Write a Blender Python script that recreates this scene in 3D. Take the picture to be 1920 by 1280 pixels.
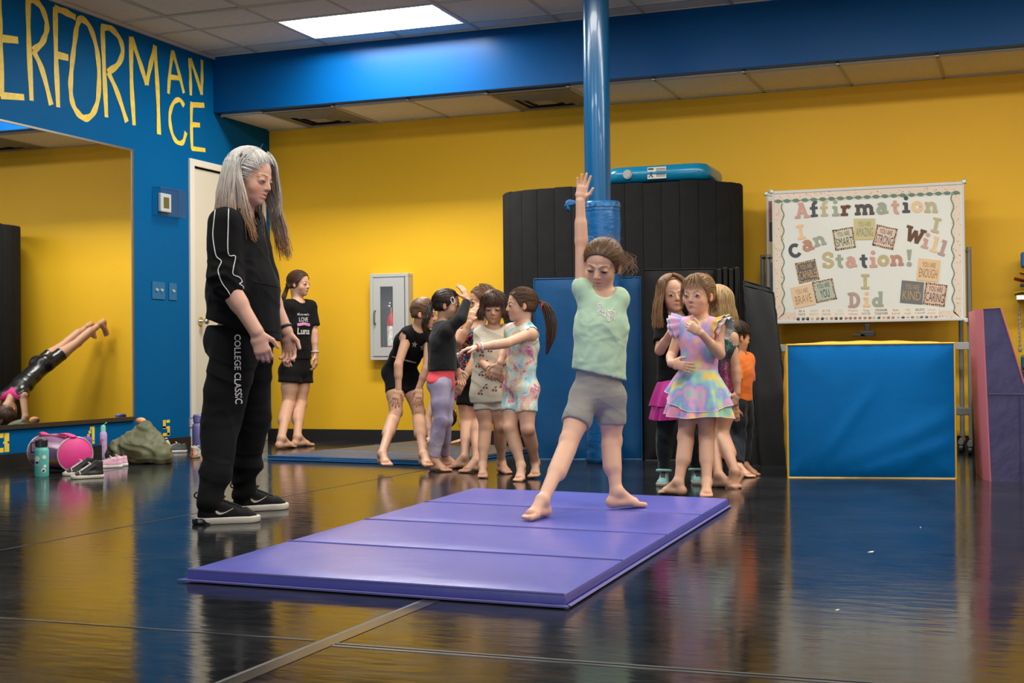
import bpy, bmesh, math, random
import numpy as np
from mathutils import Matrix, Vector
from mathutils.bvhtree import BVHTree

S = bpy.context.scene
for _o in list(bpy.data.objects):
    bpy.data.objects.remove(_o)
COL = S.collection
random.seed(7)

# ------------------------------------------------------------------ camera
FOC, YAW, PITCH, ROLL, CAMH = 2569.73, 0.3624, 0.0136, 0.0094, 0.68
_cy, _sy, _cp, _sp = math.cos(YAW), math.sin(YAW), math.cos(PITCH), math.sin(PITCH)
C_F = np.array([-_sy * _cp, _cy * _cp, _sp])
_R0 = np.array([_cy, _sy, 0.0])
_U0 = np.cross(_R0, C_F)
C_R = _R0 * math.cos(ROLL) - _U0 * math.sin(ROLL)
C_U = _U0 * math.cos(ROLL) + _R0 * math.sin(ROLL)
C_O = np.array([0.0, 0.0, CAMH])
cam_data = bpy.data.cameras.new('camera')
cam_data.sensor_width = 36.0
cam_data.lens = 36.0 * FOC / 1920.0
cam_data.clip_start = 0.05
cam = bpy.data.objects.new('camera', cam_data)
COL.objects.link(cam)
cam.matrix_world = Matrix(((C_R[0], C_U[0], -C_F[0], C_O[0]), (C_R[1], C_U[1], -C_F[1], C_O[1]), (C_R[2], C_U[2], -C_F[2], C_O[2]), (0, 0, 0, 1)))
S.camera = cam

# ------------------------------------------------------------------ world, exposure
world = bpy.data.worlds.new('world')
S.world = world
world.use_nodes = True
world.node_tree.nodes['Background'].inputs[0].default_value = (0.8, 0.85, 0.9, 1)
world.node_tree.nodes['Background'].inputs[1].default_value = 0.15
S.view_settings.view_transform = 'Standard'
S.view_settings.look = 'None'
S.view_settings.gamma = 1.0
S.view_settings.use_curve_mapping = False
S.view_settings.exposure = 0.0
S.cycles.use_denoising = True
S.cycles.max_bounces = 7
S.cycles.diffuse_bounces = 5
S.cycles.glossy_bounces = 4
S.cycles.caustics_reflective = False
S.cycles.caustics_refractive = False
LAMP_W = 84.0          # emission strength of every ceiling troffer diffuser
FILL_W = 3.5           # fill light from unseen windows added behind the viewer

# ------------------------------------------------------------------ space helpers
def ray(px, py):
    return C_F + C_R * ((px - 960) / FOC) + C_U * ((640 - py) / FOC)
def at(px, py, d):
    return C_O + ray(px, py) * d
def on_floor(px, py, z=0.0):
    r = ray(px, py); return C_O + r * ((z - CAMH) / r[2])
def on_x(px, py, x):
    r = ray(px, py); return C_O + r * (x / r[0])
def on_y(px, py, y):
    r = ray(px, py); return C_O + r * (y / r[1])
def depth_of(p):
    return float((np.asarray(p) - C_O) @ C_F)
def cdir(r, u, t):
    """direction from (image right, up, towards the viewer) in level axes"""
    v = r * np.array([_cy, _sy, 0]) + u * np.array([0, 0, 1.0]) + t * np.array([_sy, -_cy, 0])
    return v / np.linalg.norm(v)
def nrm(v):
    v = np.asarray(v, float); return v / (np.linalg.norm(v) + 1e-12)

# ------------------------------------------------------------------ materials
def lin(c):
    """0-255 sRGB triple to linear"""
    out = []
    for x in c[:3]:
        x = x / 255.0
        out.append(x / 12.92 if x <= 0.04045 else ((x + 0.055) / 1.055) ** 2.4)
    return (*out, 1.0)
def mat(name, col, rough=0.5, metal=0.0, spec=0.5, bump=0.0, bscale=60.0, var=0.0, vscale=6.0, coat=0.0, sheen=0.0, emit=None, estr=0.0, alpha=None, trans=0.0, stretch=None, bdist=0.002):
    m = bpy.data.materials.new(name); m.use_nodes = True
    nt = m.node_tree; b = nt.nodes['Principled BSDF']
    c = col if len(col) == 4 else (*col, 1.0)
    b.inputs['Base Color'].default_value = c
    b.inputs['Roughness'].default_value = rough
    b.inputs['Metallic'].default_value = metal
    b.inputs['Specular IOR Level'].default_value = spec
    b.inputs['Coat Weight'].default_value = coat
    b.inputs['Sheen Weight'].default_value = sheen
    b.inputs['Transmission Weight'].default_value = trans
    if emit:
        b.inputs['Emission Color'].default_value = emit
        b.inputs['Emission Strength'].default_value = estr
    tc = None
    if bump or var:
        tc = nt.nodes.new('ShaderNodeTexCoord')
        src = tc.outputs['Object']
        if stretch:
            mp = nt.nodes.new('ShaderNodeMapping'); mp.inputs['Scale'].default_value = stretch
            nt.links.new(src, mp.inputs[0]); src = mp.outputs[0]
    if var:
        n = nt.nodes.new('ShaderNodeTexNoise'); n.inputs['Scale'].default_value = vscale; n.inputs['Detail'].default_value = 5
        nt.links.new(src, n.inputs['Vector'])
        r = nt.nodes.new('ShaderNodeMapRange')
        r.inputs[1].default_value = 0.3; r.inputs[2].default_value = 0.7
        r.inputs[3].default_value = 1 - var; r.inputs[4].default_value = 1 + var
        nt.links.new(n.outputs[0], r.inputs[0])
        mx = nt.nodes.new('ShaderNodeMix'); mx.data_type = 'RGBA'; mx.blend_type = 'MULTIPLY'; mx.inputs[0].default_value = 1
        mx.inputs[6].default_value = c
        nt.links.new(r.outputs[0], mx.inputs[7])
        nt.links.new(mx.outputs[2], b.inputs['Base Color'])
    if bump:
        n2 = nt.nodes.new('ShaderNodeTexNoise'); n2.inputs['Scale'].default_value = bscale; n2.inputs['Detail'].default_value = 4
        nt.links.new(src, n2.inputs['Vector'])
        bp = nt.nodes.new('ShaderNodeBump'); bp.inputs['Strength'].default_value = bump; bp.inputs['Distance'].default_value = bdist
        nt.links.new(n2.outputs[0], bp.inputs['Height'])
        nt.links.new(bp.outputs[0], b.inputs['Normal'])
    return m

# ------------------------------------------------------------------ mesh builder
def world_loc(o):
    v = Vector((0, 0, 0))
    while o is not None:
        v = v + o.location; o = o.parent
    return v
def link(name, me, parent=None):
    o = bpy.data.objects.new(name, me); COL.objects.link(o)
    if parent is not None:
        o.parent = parent
    return o
def tag(o, label=None, cat=None, group=None, kind=None):
    if label: o['label'] = label
    if cat: o['category'] = cat
    if group: o['group'] = group
    if kind: o['kind'] = kind
    return o
def thing(name, label, cat, loc=(0, 0, 0), group=None):
    o = bpy.data.objects.new(name, None); COL.objects.link(o)
    o.empty_display_size = 0.1
    o.location = Vector([float(x) for x in loc])
    return tag(o, label, cat, group)
def frame(origin, xdir, zdir=(0, 0, 1)):
    """4x4 with local x along xdir and local z near zdir"""
    x = nrm(xdir); z = np.asarray(zdir, float); y = nrm(np.cross(z, x)); z = np.cross(x, y)
    M = np.eye(4); M[:3, 0] = x; M[:3, 1] = y; M[:3, 2] = z; M[:3, 3] = origin
    return M
class MB:
    def __init__(self, M=None):
        self.v = []; self.f = []; self.mi = []; self.M = np.eye(4) if M is None else np.asarray(M, float); self.m = 0
    def add(self, vs, fs):
        b = len(self.v)
        vs = np.asarray(vs, float).reshape(-1, 3)
        self.v.extend((vs @ self.M[:3, :3].T + self.M[:3, 3]).tolist())
        self.f.extend([tuple(b + i for i in f) for f in fs]); self.mi.extend([self.m] * len(fs))
        return self
    def box(self, c, s, R=None):
        h = np.asarray(s, float) / 2
        vs = np.array([(x, y, z) for x in (-1, 1) for y in (-1, 1) for z in (-1, 1)], float) * h
        if R is not None: vs = vs @ np.asarray(R).T
        return self.add(vs + np.asarray(c, float), [(0, 1, 3, 2), (4, 6, 7, 5), (0, 4, 5, 1), (2, 3, 7, 6), (0, 2, 6, 4), (1, 5, 7, 3)])
    def span(self, a, b):
        a = np.minimum(a, b).astype(float) if False else np.asarray(a, float); b = np.asarray(b, float)
        return self.box((a + b) / 2, np.abs(b - a))
    def tube(self, pts, r, n=8, closed=False, flat=1.0, caps=True):
        pts = [np.asarray(p, float) for p in pts]; k = len(pts)
        rs = [r] * k if np.isscalar(r) else list(r)
        vs = []; up = None
        for i, p in enumerate(pts):
            if closed: t = nrm(pts[(i + 1) % k] - pts[i - 1])
            else: t = nrm(pts[min(i + 1, k - 1)] - pts[max(i - 1, 0)])
            if up is None:
                up = np.cross(t, (0, 0, 1.0))
                if np.linalg.norm(up) < 1e-3: up = np.cross(t, (0, 1.0, 0))
            up = nrm(up - t * (up @ t)); w = np.cross(t, up)
            for j in range(n):
                a = 2 * math.pi * j / n
                vs.append(p + rs[i] * (math.cos(a) * up + flat * math.sin(a) * w))
        fs = []
        for i in range(k if closed else k - 1):
            for j in range(n):
                a = i * n + j; b2 = i * n + (j + 1) % n; c = ((i + 1) % k) * n + (j + 1) % n; d = ((i + 1) % k) * n + j
                fs.append((a, b2, c, d))
        if not closed and caps:
            fs.append(tuple(range(n - 1, -1, -1))); fs.append(tuple((k - 1) * n + j for j in range(n)))
        return self.add(vs, fs)
    def cyl(self, a, b, r0, r1=None, n=16):
        return self.tube([a, b], [r0, r0 if r1 is None else r1], n)
    def lathe(self, prof, c=(0, 0, 0), n=24, sx=1.0, sy=1.0):
        vs = []; fs = []; k = len(prof)
        for (r, z) in prof:
            for j in range(n):
                a = 2 * math.pi * j / n
                vs.append((c[0] + sx * r * math.cos(a), c[1] + sy * r * math.sin(a), c[2] + z))
        for i in range(k - 1):
            for j in range(n):
                fs.append((i * n + j, i * n + (j + 1) % n, (i + 1) * n + (j + 1) % n, (i + 1) * n + j))
        fs.append(tuple(range(n - 1, -1, -1))); fs.append(tuple((k - 1) * n + j for j in range(n)))
        return self.add(vs, fs)
    def ell(self, c, r, n=14, m=9, R=None):
        vs = []; fs = []
        for i in range(1, m):
            t = math.pi * i / m
            for j in range(n):
                a = 2 * math.pi * j / n
                vs.append((math.sin(t) * math.cos(a), math.sin(t) * math.sin(a), math.cos(t)))
        vs.append((0, 0, 1)); vs.append((0, 0, -1))
        vs = np.array(vs) * np.asarray(r, float)
        if R is not None: vs = vs @ np.asarray(R).T
        vs = vs + np.asarray(c, float)
        for i in range(m - 2):
            for j in range(n):
                fs.append((i * n + j, (i + 1) * n + j, (i + 1) * n + (j + 1) % n, i * n + (j + 1) % n))
        T = n * (m - 1)
        for j in range(n):
            fs.append((T, j, (j + 1) % n)); fs.append((T + 1, (m - 2) * n + (j + 1) % n, (m - 2) * n + j))
        return self.add(vs, fs)
    def prism(self, poly, o, ex, ey, depth):
        """polygon in the (ex, ey) plane at o, pushed along -(ex x ey) by depth"""
        o = np.asarray(o, float); ex = np.asarray(ex, float); ey = np.asarray(ey, float); nz = np.cross(ex, ey)
        k = len(poly)
        vs = [o + p[0] * ex + p[1] * ey for p in poly] + [o + p[0] * ex + p[1] * ey - nz * depth for p in poly]
        fs = [tuple(range(k)), tuple(range(2 * k - 1, k - 1, -1))]
        for i in range(k):
            j = (i + 1) % k
            fs.append((i, k + i, k + j, j))
        return self.add(vs, fs)
    def build(self, name, m, parent=None, smooth=False, bevel=0.0, seg=2, weld=False):
        off = np.array(world_loc(parent)) if parent is not None else np.zeros(3)
        me = bpy.data.meshes.new(name)
        me.from_pydata((np.asarray(self.v) - off).tolist() if self.v else [], [], self.f)
        ms = m if isinstance(m, (list, tuple)) else [m]
        for x in ms: me.materials.append(x)
        if len(ms) > 1: me.polygons.foreach_set('material_index', self.mi)
        bm = bmesh.new(); bm.from_mesh(me)
        if weld: bmesh.ops.remove_doubles(bm, verts=bm.verts, dist=1e-5)
        bmesh.ops.recalc_face_normals(bm, faces=bm.faces)
        if bevel > 0:
            es = [e for e in bm.edges if len(e.link_faces) == 2 and e.calc_face_angle(0) > 0.5]
            bmesh.ops.bevel(bm, geom=es, offset=bevel, segments=seg, affect='EDGES', profile=0.5, clamp_overlap=True)
        bm.to_mesh(me); bm.free()
        if smooth:
            me.polygons.foreach_set('use_smooth', [True] * len(me.polygons))
            if smooth != 'all':
                try: me.set_sharp_from_angle(angle=math.radians(40))
                except Exception: pass
        return link(name, me, parent)
def ribbon(mb, pts, w, n, depth=0.0015, closed=False, caps=True):
    """flat brush stroke of width w along pts lying on a plane with normal n (raised by depth)"""
    pts = [np.asarray(p, float) for p in pts]; n = nrm(n); k = len(pts); ws = [w] * k if np.isscalar(w) else w
    L = []; R = []
    for i in range(k):
        if closed: t = nrm(nrm(pts[(i + 1) % k] - pts[i]) + nrm(pts[i] - pts[i - 1]))
        else:
            t = np.zeros(3)
            if i < k - 1: t = t + nrm(pts[i + 1] - pts[i])
            if i > 0: t = t + nrm(pts[i] - pts[i - 1])
            t = nrm(t)
        sd = np.cross(n, t)
        L.append(pts[i] + sd * ws[i] / 2 + n * depth); R.append(pts[i] - sd * ws[i] / 2 + n * depth)
    m = k if closed else k - 1
    fs = [(i, k + i, k + (i + 1) % k, (i + 1) % k) for i in range(m)]
    mb.add(L + R, fs)
def smooth_path(pts, per=6, closed=False):
    P = [np.asarray(p, float) for p in pts]; k = len(P); out = []
    for i in range(k if closed else k - 1):
        p0 = P[i - 1] if (closed or i > 0) else 2 * P[0] - P[1]
        p1 = P[i]; p2 = P[(i + 1) % k]
        p3 = P[(i + 2) % k] if (closed or i + 2 < k) else 2 * P[k - 1] - P[k - 2]
        for j in range(per):
            t = j / per
            out.append(0.5 * ((2 * p1) + (-p0 + p2) * t + (2 * p0 - 5 * p1 + 4 * p2 - p3) * t * t + (-p0 + 3 * p1 - 3 * p2 + p3) * t ** 3))
    if not closed: out.append(P[-1])
    return out
_txt_cache = {}
def text_mesh(s, bold=0.0):
    """verts (x, y) and faces of a flat text of height about 0.7, centred, from the built-in font"""
    key = (s, bold)
    if key not in _txt_cache:
        cu = bpy.data.curves.new('t', 'FONT'); cu.body = s; cu.align_x = 'CENTER'; cu.align_y = 'CENTER'; cu.offset = bold; cu.resolution_u = 3
        o = bpy.data.objects.new('t', cu); COL.objects.link(o)
        dg = bpy.context.evaluated_depsgraph_get()
        me = bpy.data.meshes.new_from_object(o.evaluated_get(dg))
        v = np.array([x.co[:2] for x in me.vertices]); f = [tuple(p.vertices) for p in me.polygons]
        bpy.data.objects.remove(o); bpy.data.curves.remove(cu); bpy.data.meshes.remove(me)
        v = v - (v.min(0) + v.max(0)) / 2; _txt_cache[key] = (v, f, v.max(0) - v.min(0))
    return _txt_cache[key]
def put_text(mb, s, c, ex, ey, w, h, bold=0.0, ang=0.0, lift=0.0):
    v, f, sz = text_mesh(s, bold)
    ex = nrm(ex); ey = nrm(ey); n = np.cross(ex, ey)
    a = v[:, 0] * (w / sz[0]); b = v[:, 1] * (h / sz[1])
    ca, sa = math.cos(ang), math.sin(ang)
    a, b = a * ca - b * sa, a * sa + b * ca
    mb.add(np.asarray(c) + a[:, None] * ex + b[:, None] * ey + n * lift, f)

# ------------------------------------------------------------------ the room
XL, XR, YB, YF = -6.3055, 4.6, 10.6, -5.0
ZC, ZS, YBEAM = 3.214, 2.735, 9.712
BASE = 0.0946
def wall_paint(name, c, rough=0.42, var=0.03, spec=0.25):
    return mat(name, c, rough, bump=0.12, bscale=220, var=var, vscale=1.3, bdist=0.001, spec=spec)
M_BLUE = wall_paint('blue_wall_paint', (0.0005, 0.092, 0.26), 0.5, spec=0.05)
M_YEL = wall_paint('yellow_wall_paint', (0.83, 0.48, 0.022), 0.5)
M_TILE = mat('ceiling_tile_mineral', (0.8, 0.77, 0.7), 0.9, bump=0.5, bscale=160, var=0.04, vscale=30)
M_GRID = mat('ceiling_grid_metal', (0.5, 0.49, 0.46), 0.6)
M_BLACKBASE = mat('black_vinyl_base', (0.012, 0.012, 0.012), 0.45, bump=0.1)
M_WHITE_PAINT = mat('door_paint', (0.62, 0.58, 0.48), 0.45, bump=0.05)
M_TRIM = mat('trim_paint', (0.68, 0.65, 0.57), 0.4)

def floor_material():
    m = bpy.data.materials.new('dance_floor_vinyl'); m.use_nodes = True
    nt = m.node_tree; b = nt.nodes['Principled BSDF']
    g = nt.nodes.new('ShaderNodeNewGeometry')
    def noise(scale, detail, stretch=None):
        n = nt.nodes.new('ShaderNodeTexNoise'); n.inputs['Scale'].default_value = scale; n.inputs['Detail'].default_value = detail
        if stretch:
            mp = nt.nodes.new('ShaderNodeMapping'); mp.inputs['Scale'].default_value = stretch
            nt.links.new(g.outputs['Position'], mp.inputs[0]); nt.links.new(mp.outputs[0], n.inputs['Vector'])
        else: nt.links.new(g.outputs['Position'], n.inputs['Vector'])
        return n
    n1 = noise(2.2, 8); n2 = noise(9, 6, (1.0, 2.2, 1)); n3 = noise(60, 3)
    add = nt.nodes.new('ShaderNodeMix'); add.data_type = 'FLOAT'; add.inputs[0].default_value = 0.45
    nt.links.new(n1.outputs[0], add.inputs[2]); nt.links.new(n2.outputs[0], add.inputs[3])
    cr = nt.nodes.new('ShaderNodeValToRGB')
    cr.color_ramp.elements[0].position = 0.33; cr.color_ramp.elements[0].color = (0.008, 0.0092, 0.0105, 1)
    cr.color_ramp.elements[1].position = 0.7; cr.color_ramp.elements[1].color = (0.026, 0.029, 0.032, 1)
    nt.links.new(add.outputs[0], cr.inputs[0]); nt.links.new(cr.outputs[0], b.inputs['Base Color'])
    rr = nt.nodes.new('ShaderNodeMapRange'); rr.inputs[1].default_value = 0.3; rr.inputs[2].default_value = 0.7; rr.inputs[3].default_value = 0.07; rr.inputs[4].default_value = 0.17
    nt.links.new(add.outputs[0], rr.inputs[0]); nt.links.new(rr.outputs[0], b.inputs['Roughness'])
    nb = noise(7, 3, (1.0, 3.0, 1)); bp = nt.nodes.new('ShaderNodeBump'); bp.inputs['Strength'].default_value = 0.10; bp.inputs['Distance'].default_value = 0.01
    nt.links.new(nb.outputs[0], bp.inputs['Height']); nt.links.new(bp.outputs[0], b.inputs['Normal'])
    b.inputs['Specular IOR Level'].default_value = 0.22
    return m
M_FLOOR = floor_material()
fl = MB(); fl.box(((XL + XR) / 2, (YB + YF) / 2, -0.05), (XR - XL + 0.4, YB - YF + 0.4, 0.1))
floor = tag(fl.build('floor', M_FLOOR), 'dark glossy vinyl dance floor with taped seams', kind='structure')
M_SEAM = mat('dark_seam', (0.008, 0.008, 0.008), 0.5)
M_TAPE = mat('worn_floor_tape', (0.035, 0.028, 0.018), 0.2, var=0.5, vscale=14)
M_TAPE_W = mat('pale_scuffed_tape', (0.10, 0.105, 0.11), 0.2, var=0.7, vscale=5)
for x in (-5.5, -3.55, 0.35, 2.3):
    s = MB(); s.box((x, 3, 0.0004), (0.008, 15, 0.0008)); s.build('floor_seam', M_SEAM, floor)
s = MB(); s.box((-1.6, 2.4, 0.0006), (0.045, 7.4, 0.0012)); s.build('seam_tape', M_TAPE, floor)
s = MB(); s.box((-1.628, 2.4, 0.0005), (0.012, 7.4, 0.001)); s.build('floor_seam', M_SEAM, floor)
s = MB(); s.box((-0.75, 2.925, 0.0006), (1.66, 0.014, 0.0012)); s.build('seam_tape', M_TAPE_W, floor)
s = MB(); s.box((-0.75, 2.95, 0.0005), (1.66, 0.012, 0.001)); s.build('floor_seam', M_SEAM, floor)
s = MB(); s.box((-3.4, 2.965, 0.0006), (3.5, 0.009, 0.0012)); s.build('seam_tape', M_TAPE_W, floor)

# left wall with a door opening
DY0, DY1, DZ = 9.40, 10.46, 2.27
w = MB()
w.span((XL - 0.15, YF - 0.1, 0), (XL, DY0, ZC + 0.2)); w.span((XL - 0.15, DY1, 0), (XL, YB + 0.15, ZC + 0.2)); w.span((XL - 0.15, DY0, DZ), (XL, DY1, ZC + 0.2))
wall_left = tag(w.build('wall_left', M_BLUE), 'blue painted wall with hand-painted yellow lettering', kind='structure')
w = MB(); w.span((XL - 0.15, YB, 0), (XR + 0.15, YB + 0.15, ZC + 0.2))
wall_back = tag(w.build('wall_back', M_YEL), 'bright yellow back wall', kind='structure')
w = MB(); w.span((XR, YF - 0.1, 0), (XR + 0.15, YB + 0.15, ZC + 0.2))
tag(w.build('wall_right', M_YEL), 'yellow side wall', kind='structure')
w = MB(); wx = [XL - 0.15, -5.6, -2.5, -2.3, 0.8, 1.0, 4.1, XR + 0.15]
w.span((wx[0], YF - 0.15, 0), (wx[7], YF, 0.4)); w.span((wx[0], YF - 0.15, 2.6), (wx[7], YF, ZC + 0.2))
for i in (0, 2, 4, 6): w.span((wx[i], YF - 0.15, 0.4), (wx[i + 1], YF, 2.6))
tag(w.build('wall_front', wall_paint('grey_wall_paint', (0.5, 0.48, 0.44), 0.6)), 'pale front wall behind the viewer', kind='structure')
M_FILL = mat('added_fill_pane', (0.5, 0.52, 0.55), 0.3, emit=(0.96, 0.985, 1.0, 1), estr=FILL_W)  # glowing panes of the added windows, ambient fill from the front
M_WFR = mat('window_frame_aluminium', (0.3, 0.3, 0.3), 0.4, metal=0.6)
for i in (1, 3, 5):
    q = MB(); q.span((wx[i], YF - 0.09, 0.4), (wx[i] + 0.06, YF - 0.03, 2.6)); q.span((wx[i + 1] - 0.06, YF - 0.09, 0.4), (wx[i + 1], YF - 0.03, 2.6)); q.span((wx[i], YF - 0.09, 0.4), (wx[i + 1], YF - 0.03, 0.46)); q.span((wx[i], YF - 0.09, 2.54), (wx[i + 1], YF - 0.03, 2.6))
    wn = tag(q.build('window_%d' % ((i + 1) // 2), M_WFR), 'unseen window added behind the viewer for fill light', kind='structure')
    q = MB(); q.add([(wx[i] + 0.05, YF - 0.06, 0.45), (wx[i + 1] - 0.05, YF - 0.06, 0.45), (wx[i + 1] - 0.05, YF - 0.06, 2.55), (wx[i] + 0.05, YF - 0.06, 2.55)], [(0, 3, 2, 1)]); q.build('pane', M_FILL, wn)
b = MB(); b.span((XL, YF, 0), (XL + 0.012, DY0 - 0.06, BASE)); b.span((XL, DY1 + 0.05, 0), (XL + 0.012, YB, BASE))
tag(b.build('baseboard_left', M_BLACKBASE), kind='structure')
b = MB(); b.span((XL, YB - 0.012, 0), (XR, YB, BASE))
tag(b.build('baseboard_back', M_BLACKBASE), kind='structure')

# door in the left wall
d1 = MB(); d1.span((XL - 0.06, DY0 + 0.01, 0.01), (XL - 0.015, DY1 - 0.01, DZ - 0.01))
door = tag(d1.build('door_1', M_WHITE_PAINT, bevel=0.003), 'cream painted door in the blue wall', kind='structure')
t = MB()
t.span((XL - 0.1, DY0 - 0.055, 0), (XL + 0.018, DY0 + 0.01, DZ + 0.055)); t.span((XL - 0.1, DY1 - 0.01, 0), (XL + 0.018, DY1 + 0.05, DZ + 0.055)); t.span((XL - 0.1, DY0 + 0.01, DZ), (XL + 0.018, DY1 - 0.01, DZ + 0.055))
t.build('door_frame', M_TRIM, door, bevel=0.004)
def clear_plastic(name='clear_plastic', g=0.07):
    m = bpy.data.materials.new(name); m.use_nodes = True; nt = m.node_tree; nt.nodes.remove(nt.nodes['Principled BSDF'])
    tr = nt.nodes.new('ShaderNodeBsdfTransparent'); tr.inputs[0].default_value = (0.93, 0.95, 0.97, 1)
    gl = nt.nodes.new('ShaderNodeBsdfGlossy'); gl.inputs['Roughness'].default_value = 0.08
    mx = nt.nodes.new('ShaderNodeMixShader'); mx.inputs[0].default_value = g
    nt.links.new(tr.outputs[0], mx.inputs[1]); nt.links.new(gl.outputs[0], mx.inputs[2])
    nt.links.new(mx.outputs[0], nt.nodes['Material Output'].inputs[0]); return m
M_CLEAR = clear_plastic()
M_CLEAR2 = clear_plastic('cabinet_glass', 0.025)
M_STEEL = mat('brushed_steel', (0.62, 0.6, 0.56), 0.25, metal=1.0)
k = MB(); kc = np.array([XL - 0.015, 9.52, 1.02])
k.cyl(kc, kc + (0.012, 0, 0), 0.034, n=20); k.cyl(kc + (0.012, 0, 0), kc + (0.045, 0, 0), 0.011); k.ell(kc + (0.062, 0, 0), (0.022, 0.029, 0.029))
k.build('door_knob', M_STEEL, door, smooth=True)

# ceiling of the main room: slab, grid and single tiles where they are seen
c = MB(); c.span((XL - 0.15, YF - 0.15, ZC + 0.1), (XR + 0.15, YBEAM + 0.05, ZC + 0.25))
ceiling = tag(c.build('ceiling', M_TILE), 'suspended ceiling of pale mineral tiles', kind='structure')
TX = 0.6535
LX0, LX1, LY0, LY1 = -5.235, -3.928, 8.87, 9.48
xs = [LX0 + i * TX for i in range(-2, 15)]
ys = [YBEAM, 9.48, 8.87, 8.45] + [8.45 - 1.24 * i for i in range(1, 5)]

LAMPS = [(-4.58, 9.175), (-4.2, 7.4), (-2.75, 7.4), (-1.3, 7.4), (0.15, 7.4), (1.6, 7.4), (3.05, 7.4), (-4.2, 4.4), (-1.9, 4.4), (0.4, 4.4), (2.7, 4.4)]
g = MB()
for x in xs:
    if x > XR: continue
    yy = [3.0] + sorted(v for a, b2 in LAMPS[:1] if abs(x - a) < 0.3 for v in (b2 - 0.3, b2 + 0.3) if b2 > 3.3) + [YBEAM]
    for i in range(0, len(yy), 2): g.span((x - 0.012, yy[i], ZC - 0.004), (x + 0.012, yy[i + 1], ZC + 0.004))
for y in ys:
    if y > 3.2: g.span((XL, y - 0.012, ZC - 0.0045), (XR, y + 0.012, ZC + 0.0035))
g.span((XL, YF, ZC - 0.025), (XL + 0.02, YBEAM, ZC))
g.build('grid', M_GRID, ceiling)
def covered(x, y):
    return any(abs(x - a) < 0.66 and abs(y - b2) < 0.31 for a, b2 in LAMPS[:1])
rnd = random.Random(3)
tiles = [XL] + [x for x in xs if x > XL + 0.1] + [XR]
for i in range(len(tiles) - 1):
    for j in range(len(ys) - 1):
        x0, x1, y1, y0 = tiles[i], tiles[i + 1], ys[j], ys[j + 1]
        if y0 < 3.4: continue
        if covered((x0 + x1) / 2, (y0 + y1) / 2): continue
        q = MB(); dz = rnd.uniform(-0.002, 0.003)
        q.span((x0 + 0.009, y0 + 0.009, ZC + 0.003 + dz), (x1 - 0.009, y1 - 0.009, ZC + 0.018 + dz))
        q.build('ceiling_tile', M_TILE, ceiling)

# blue bulkhead beam and lower ceiling behind it
bm_ = MB(); bm_.span((XL, YBEAM, ZS + 0.012), (XR, YBEAM + 0.1, ZC + 0.03))
M_BEAM = wall_paint('blue_beam_paint', (0.0004, 0.065, 0.225), 0.33, spec=0.12)
beam = tag(bm_.build('trim_1', M_BEAM, bevel=0.004), 'long blue bulkhead beam across the room', kind='structure')
c = MB(); c.span((XL, YBEAM + 0.1, ZS + 0.03), (XR, YB, ZS + 0.2))
soffit = tag(c.build('ceiling_soffit', M_TILE), 'lower strip of tiled ceiling along the yellow wall', kind='structure')
g = MB()
sx = [-5.9 + 0.665 * i for i in range(16)]
for x in sx: g.span((x - 0.011, YBEAM + 0.06, ZS - 0.004), (x + 0.011, YB, ZS + 0.004))
g.span((XL, YB - 0.03, ZS - 0.004), (XR, YB, ZS + 0.003)); g.span((XL, YBEAM + 0.1, ZS - 0.004), (XR, YBEAM + 0.125, ZS + 0.003))
g.build('grid', M_GRID, soffit)
M_VENT = mat('grey_vent_metal', (0.2, 0.2, 0.19), 0.6)
sx2 = [XL] + sx
for i in range(len(sx2) - 1):
    x0, x1 = sx2[i], sx2[i + 1]
    if i in (1, 4): continue
    q = MB(); dz = rnd.uniform(-0.004, 0.003)
    q.span((x0 + 0.008, YBEAM + 0.1, ZS + 0.004 + dz), (x1 - 0.008, YB - 0.01, ZS + 0.02 + dz)); q.build('ceiling_tile', M_TILE, soffit)
for i, lab in ((1, 'grey square air diffuser in the corner of the soffit'), (4, 'grey square air diffuser beside the blue pole')):
    x0, x1 = sx2[i], sx2[i + 1]; cx = (x0 + x1) / 2; cyv = (YBEAM + 0.1 + YB) / 2
    th = thing('air_diffuser', lab, 'vent', (cx, cyv, ZS), 'soffit air diffusers')
    q = MB(); q.span((x0 + 0.012, YBEAM + 0.11, ZS - 0.004), (x1 - 0.012, YB - 0.035, ZS + 0.012)); q.build('plate', M_VENT, th)
    for s_ in (0.24, 0.18, 0.12):
        q = MB()
        for a in range(4):
            ca, sa = math.cos(a * math.pi / 2), math.sin(a * math.pi / 2)
            R = np.array([[ca, -sa, 0], [sa, ca, 0], [0, 0, 1]])
            q.add(np.array([(-s_, -s_, -0.004), (s_, -s_, -0.004), (s_ - 0.045, -s_ + 0.045, -0.022), (-s_ + 0.045, -s_ + 0.045, -0.022)]) @ R.T + (cx, cyv, ZS), [(0, 1, 2, 3)])
        q.build('louvre', M_VENT, th)
    q = MB(); q.box((cx, cyv, ZS - 0.02), (0.15, 0.15, 0.008)); q.build('centre_plate', mat('vent_centre', (0.3, 0.29, 0.27), 0.6), th)

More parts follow.
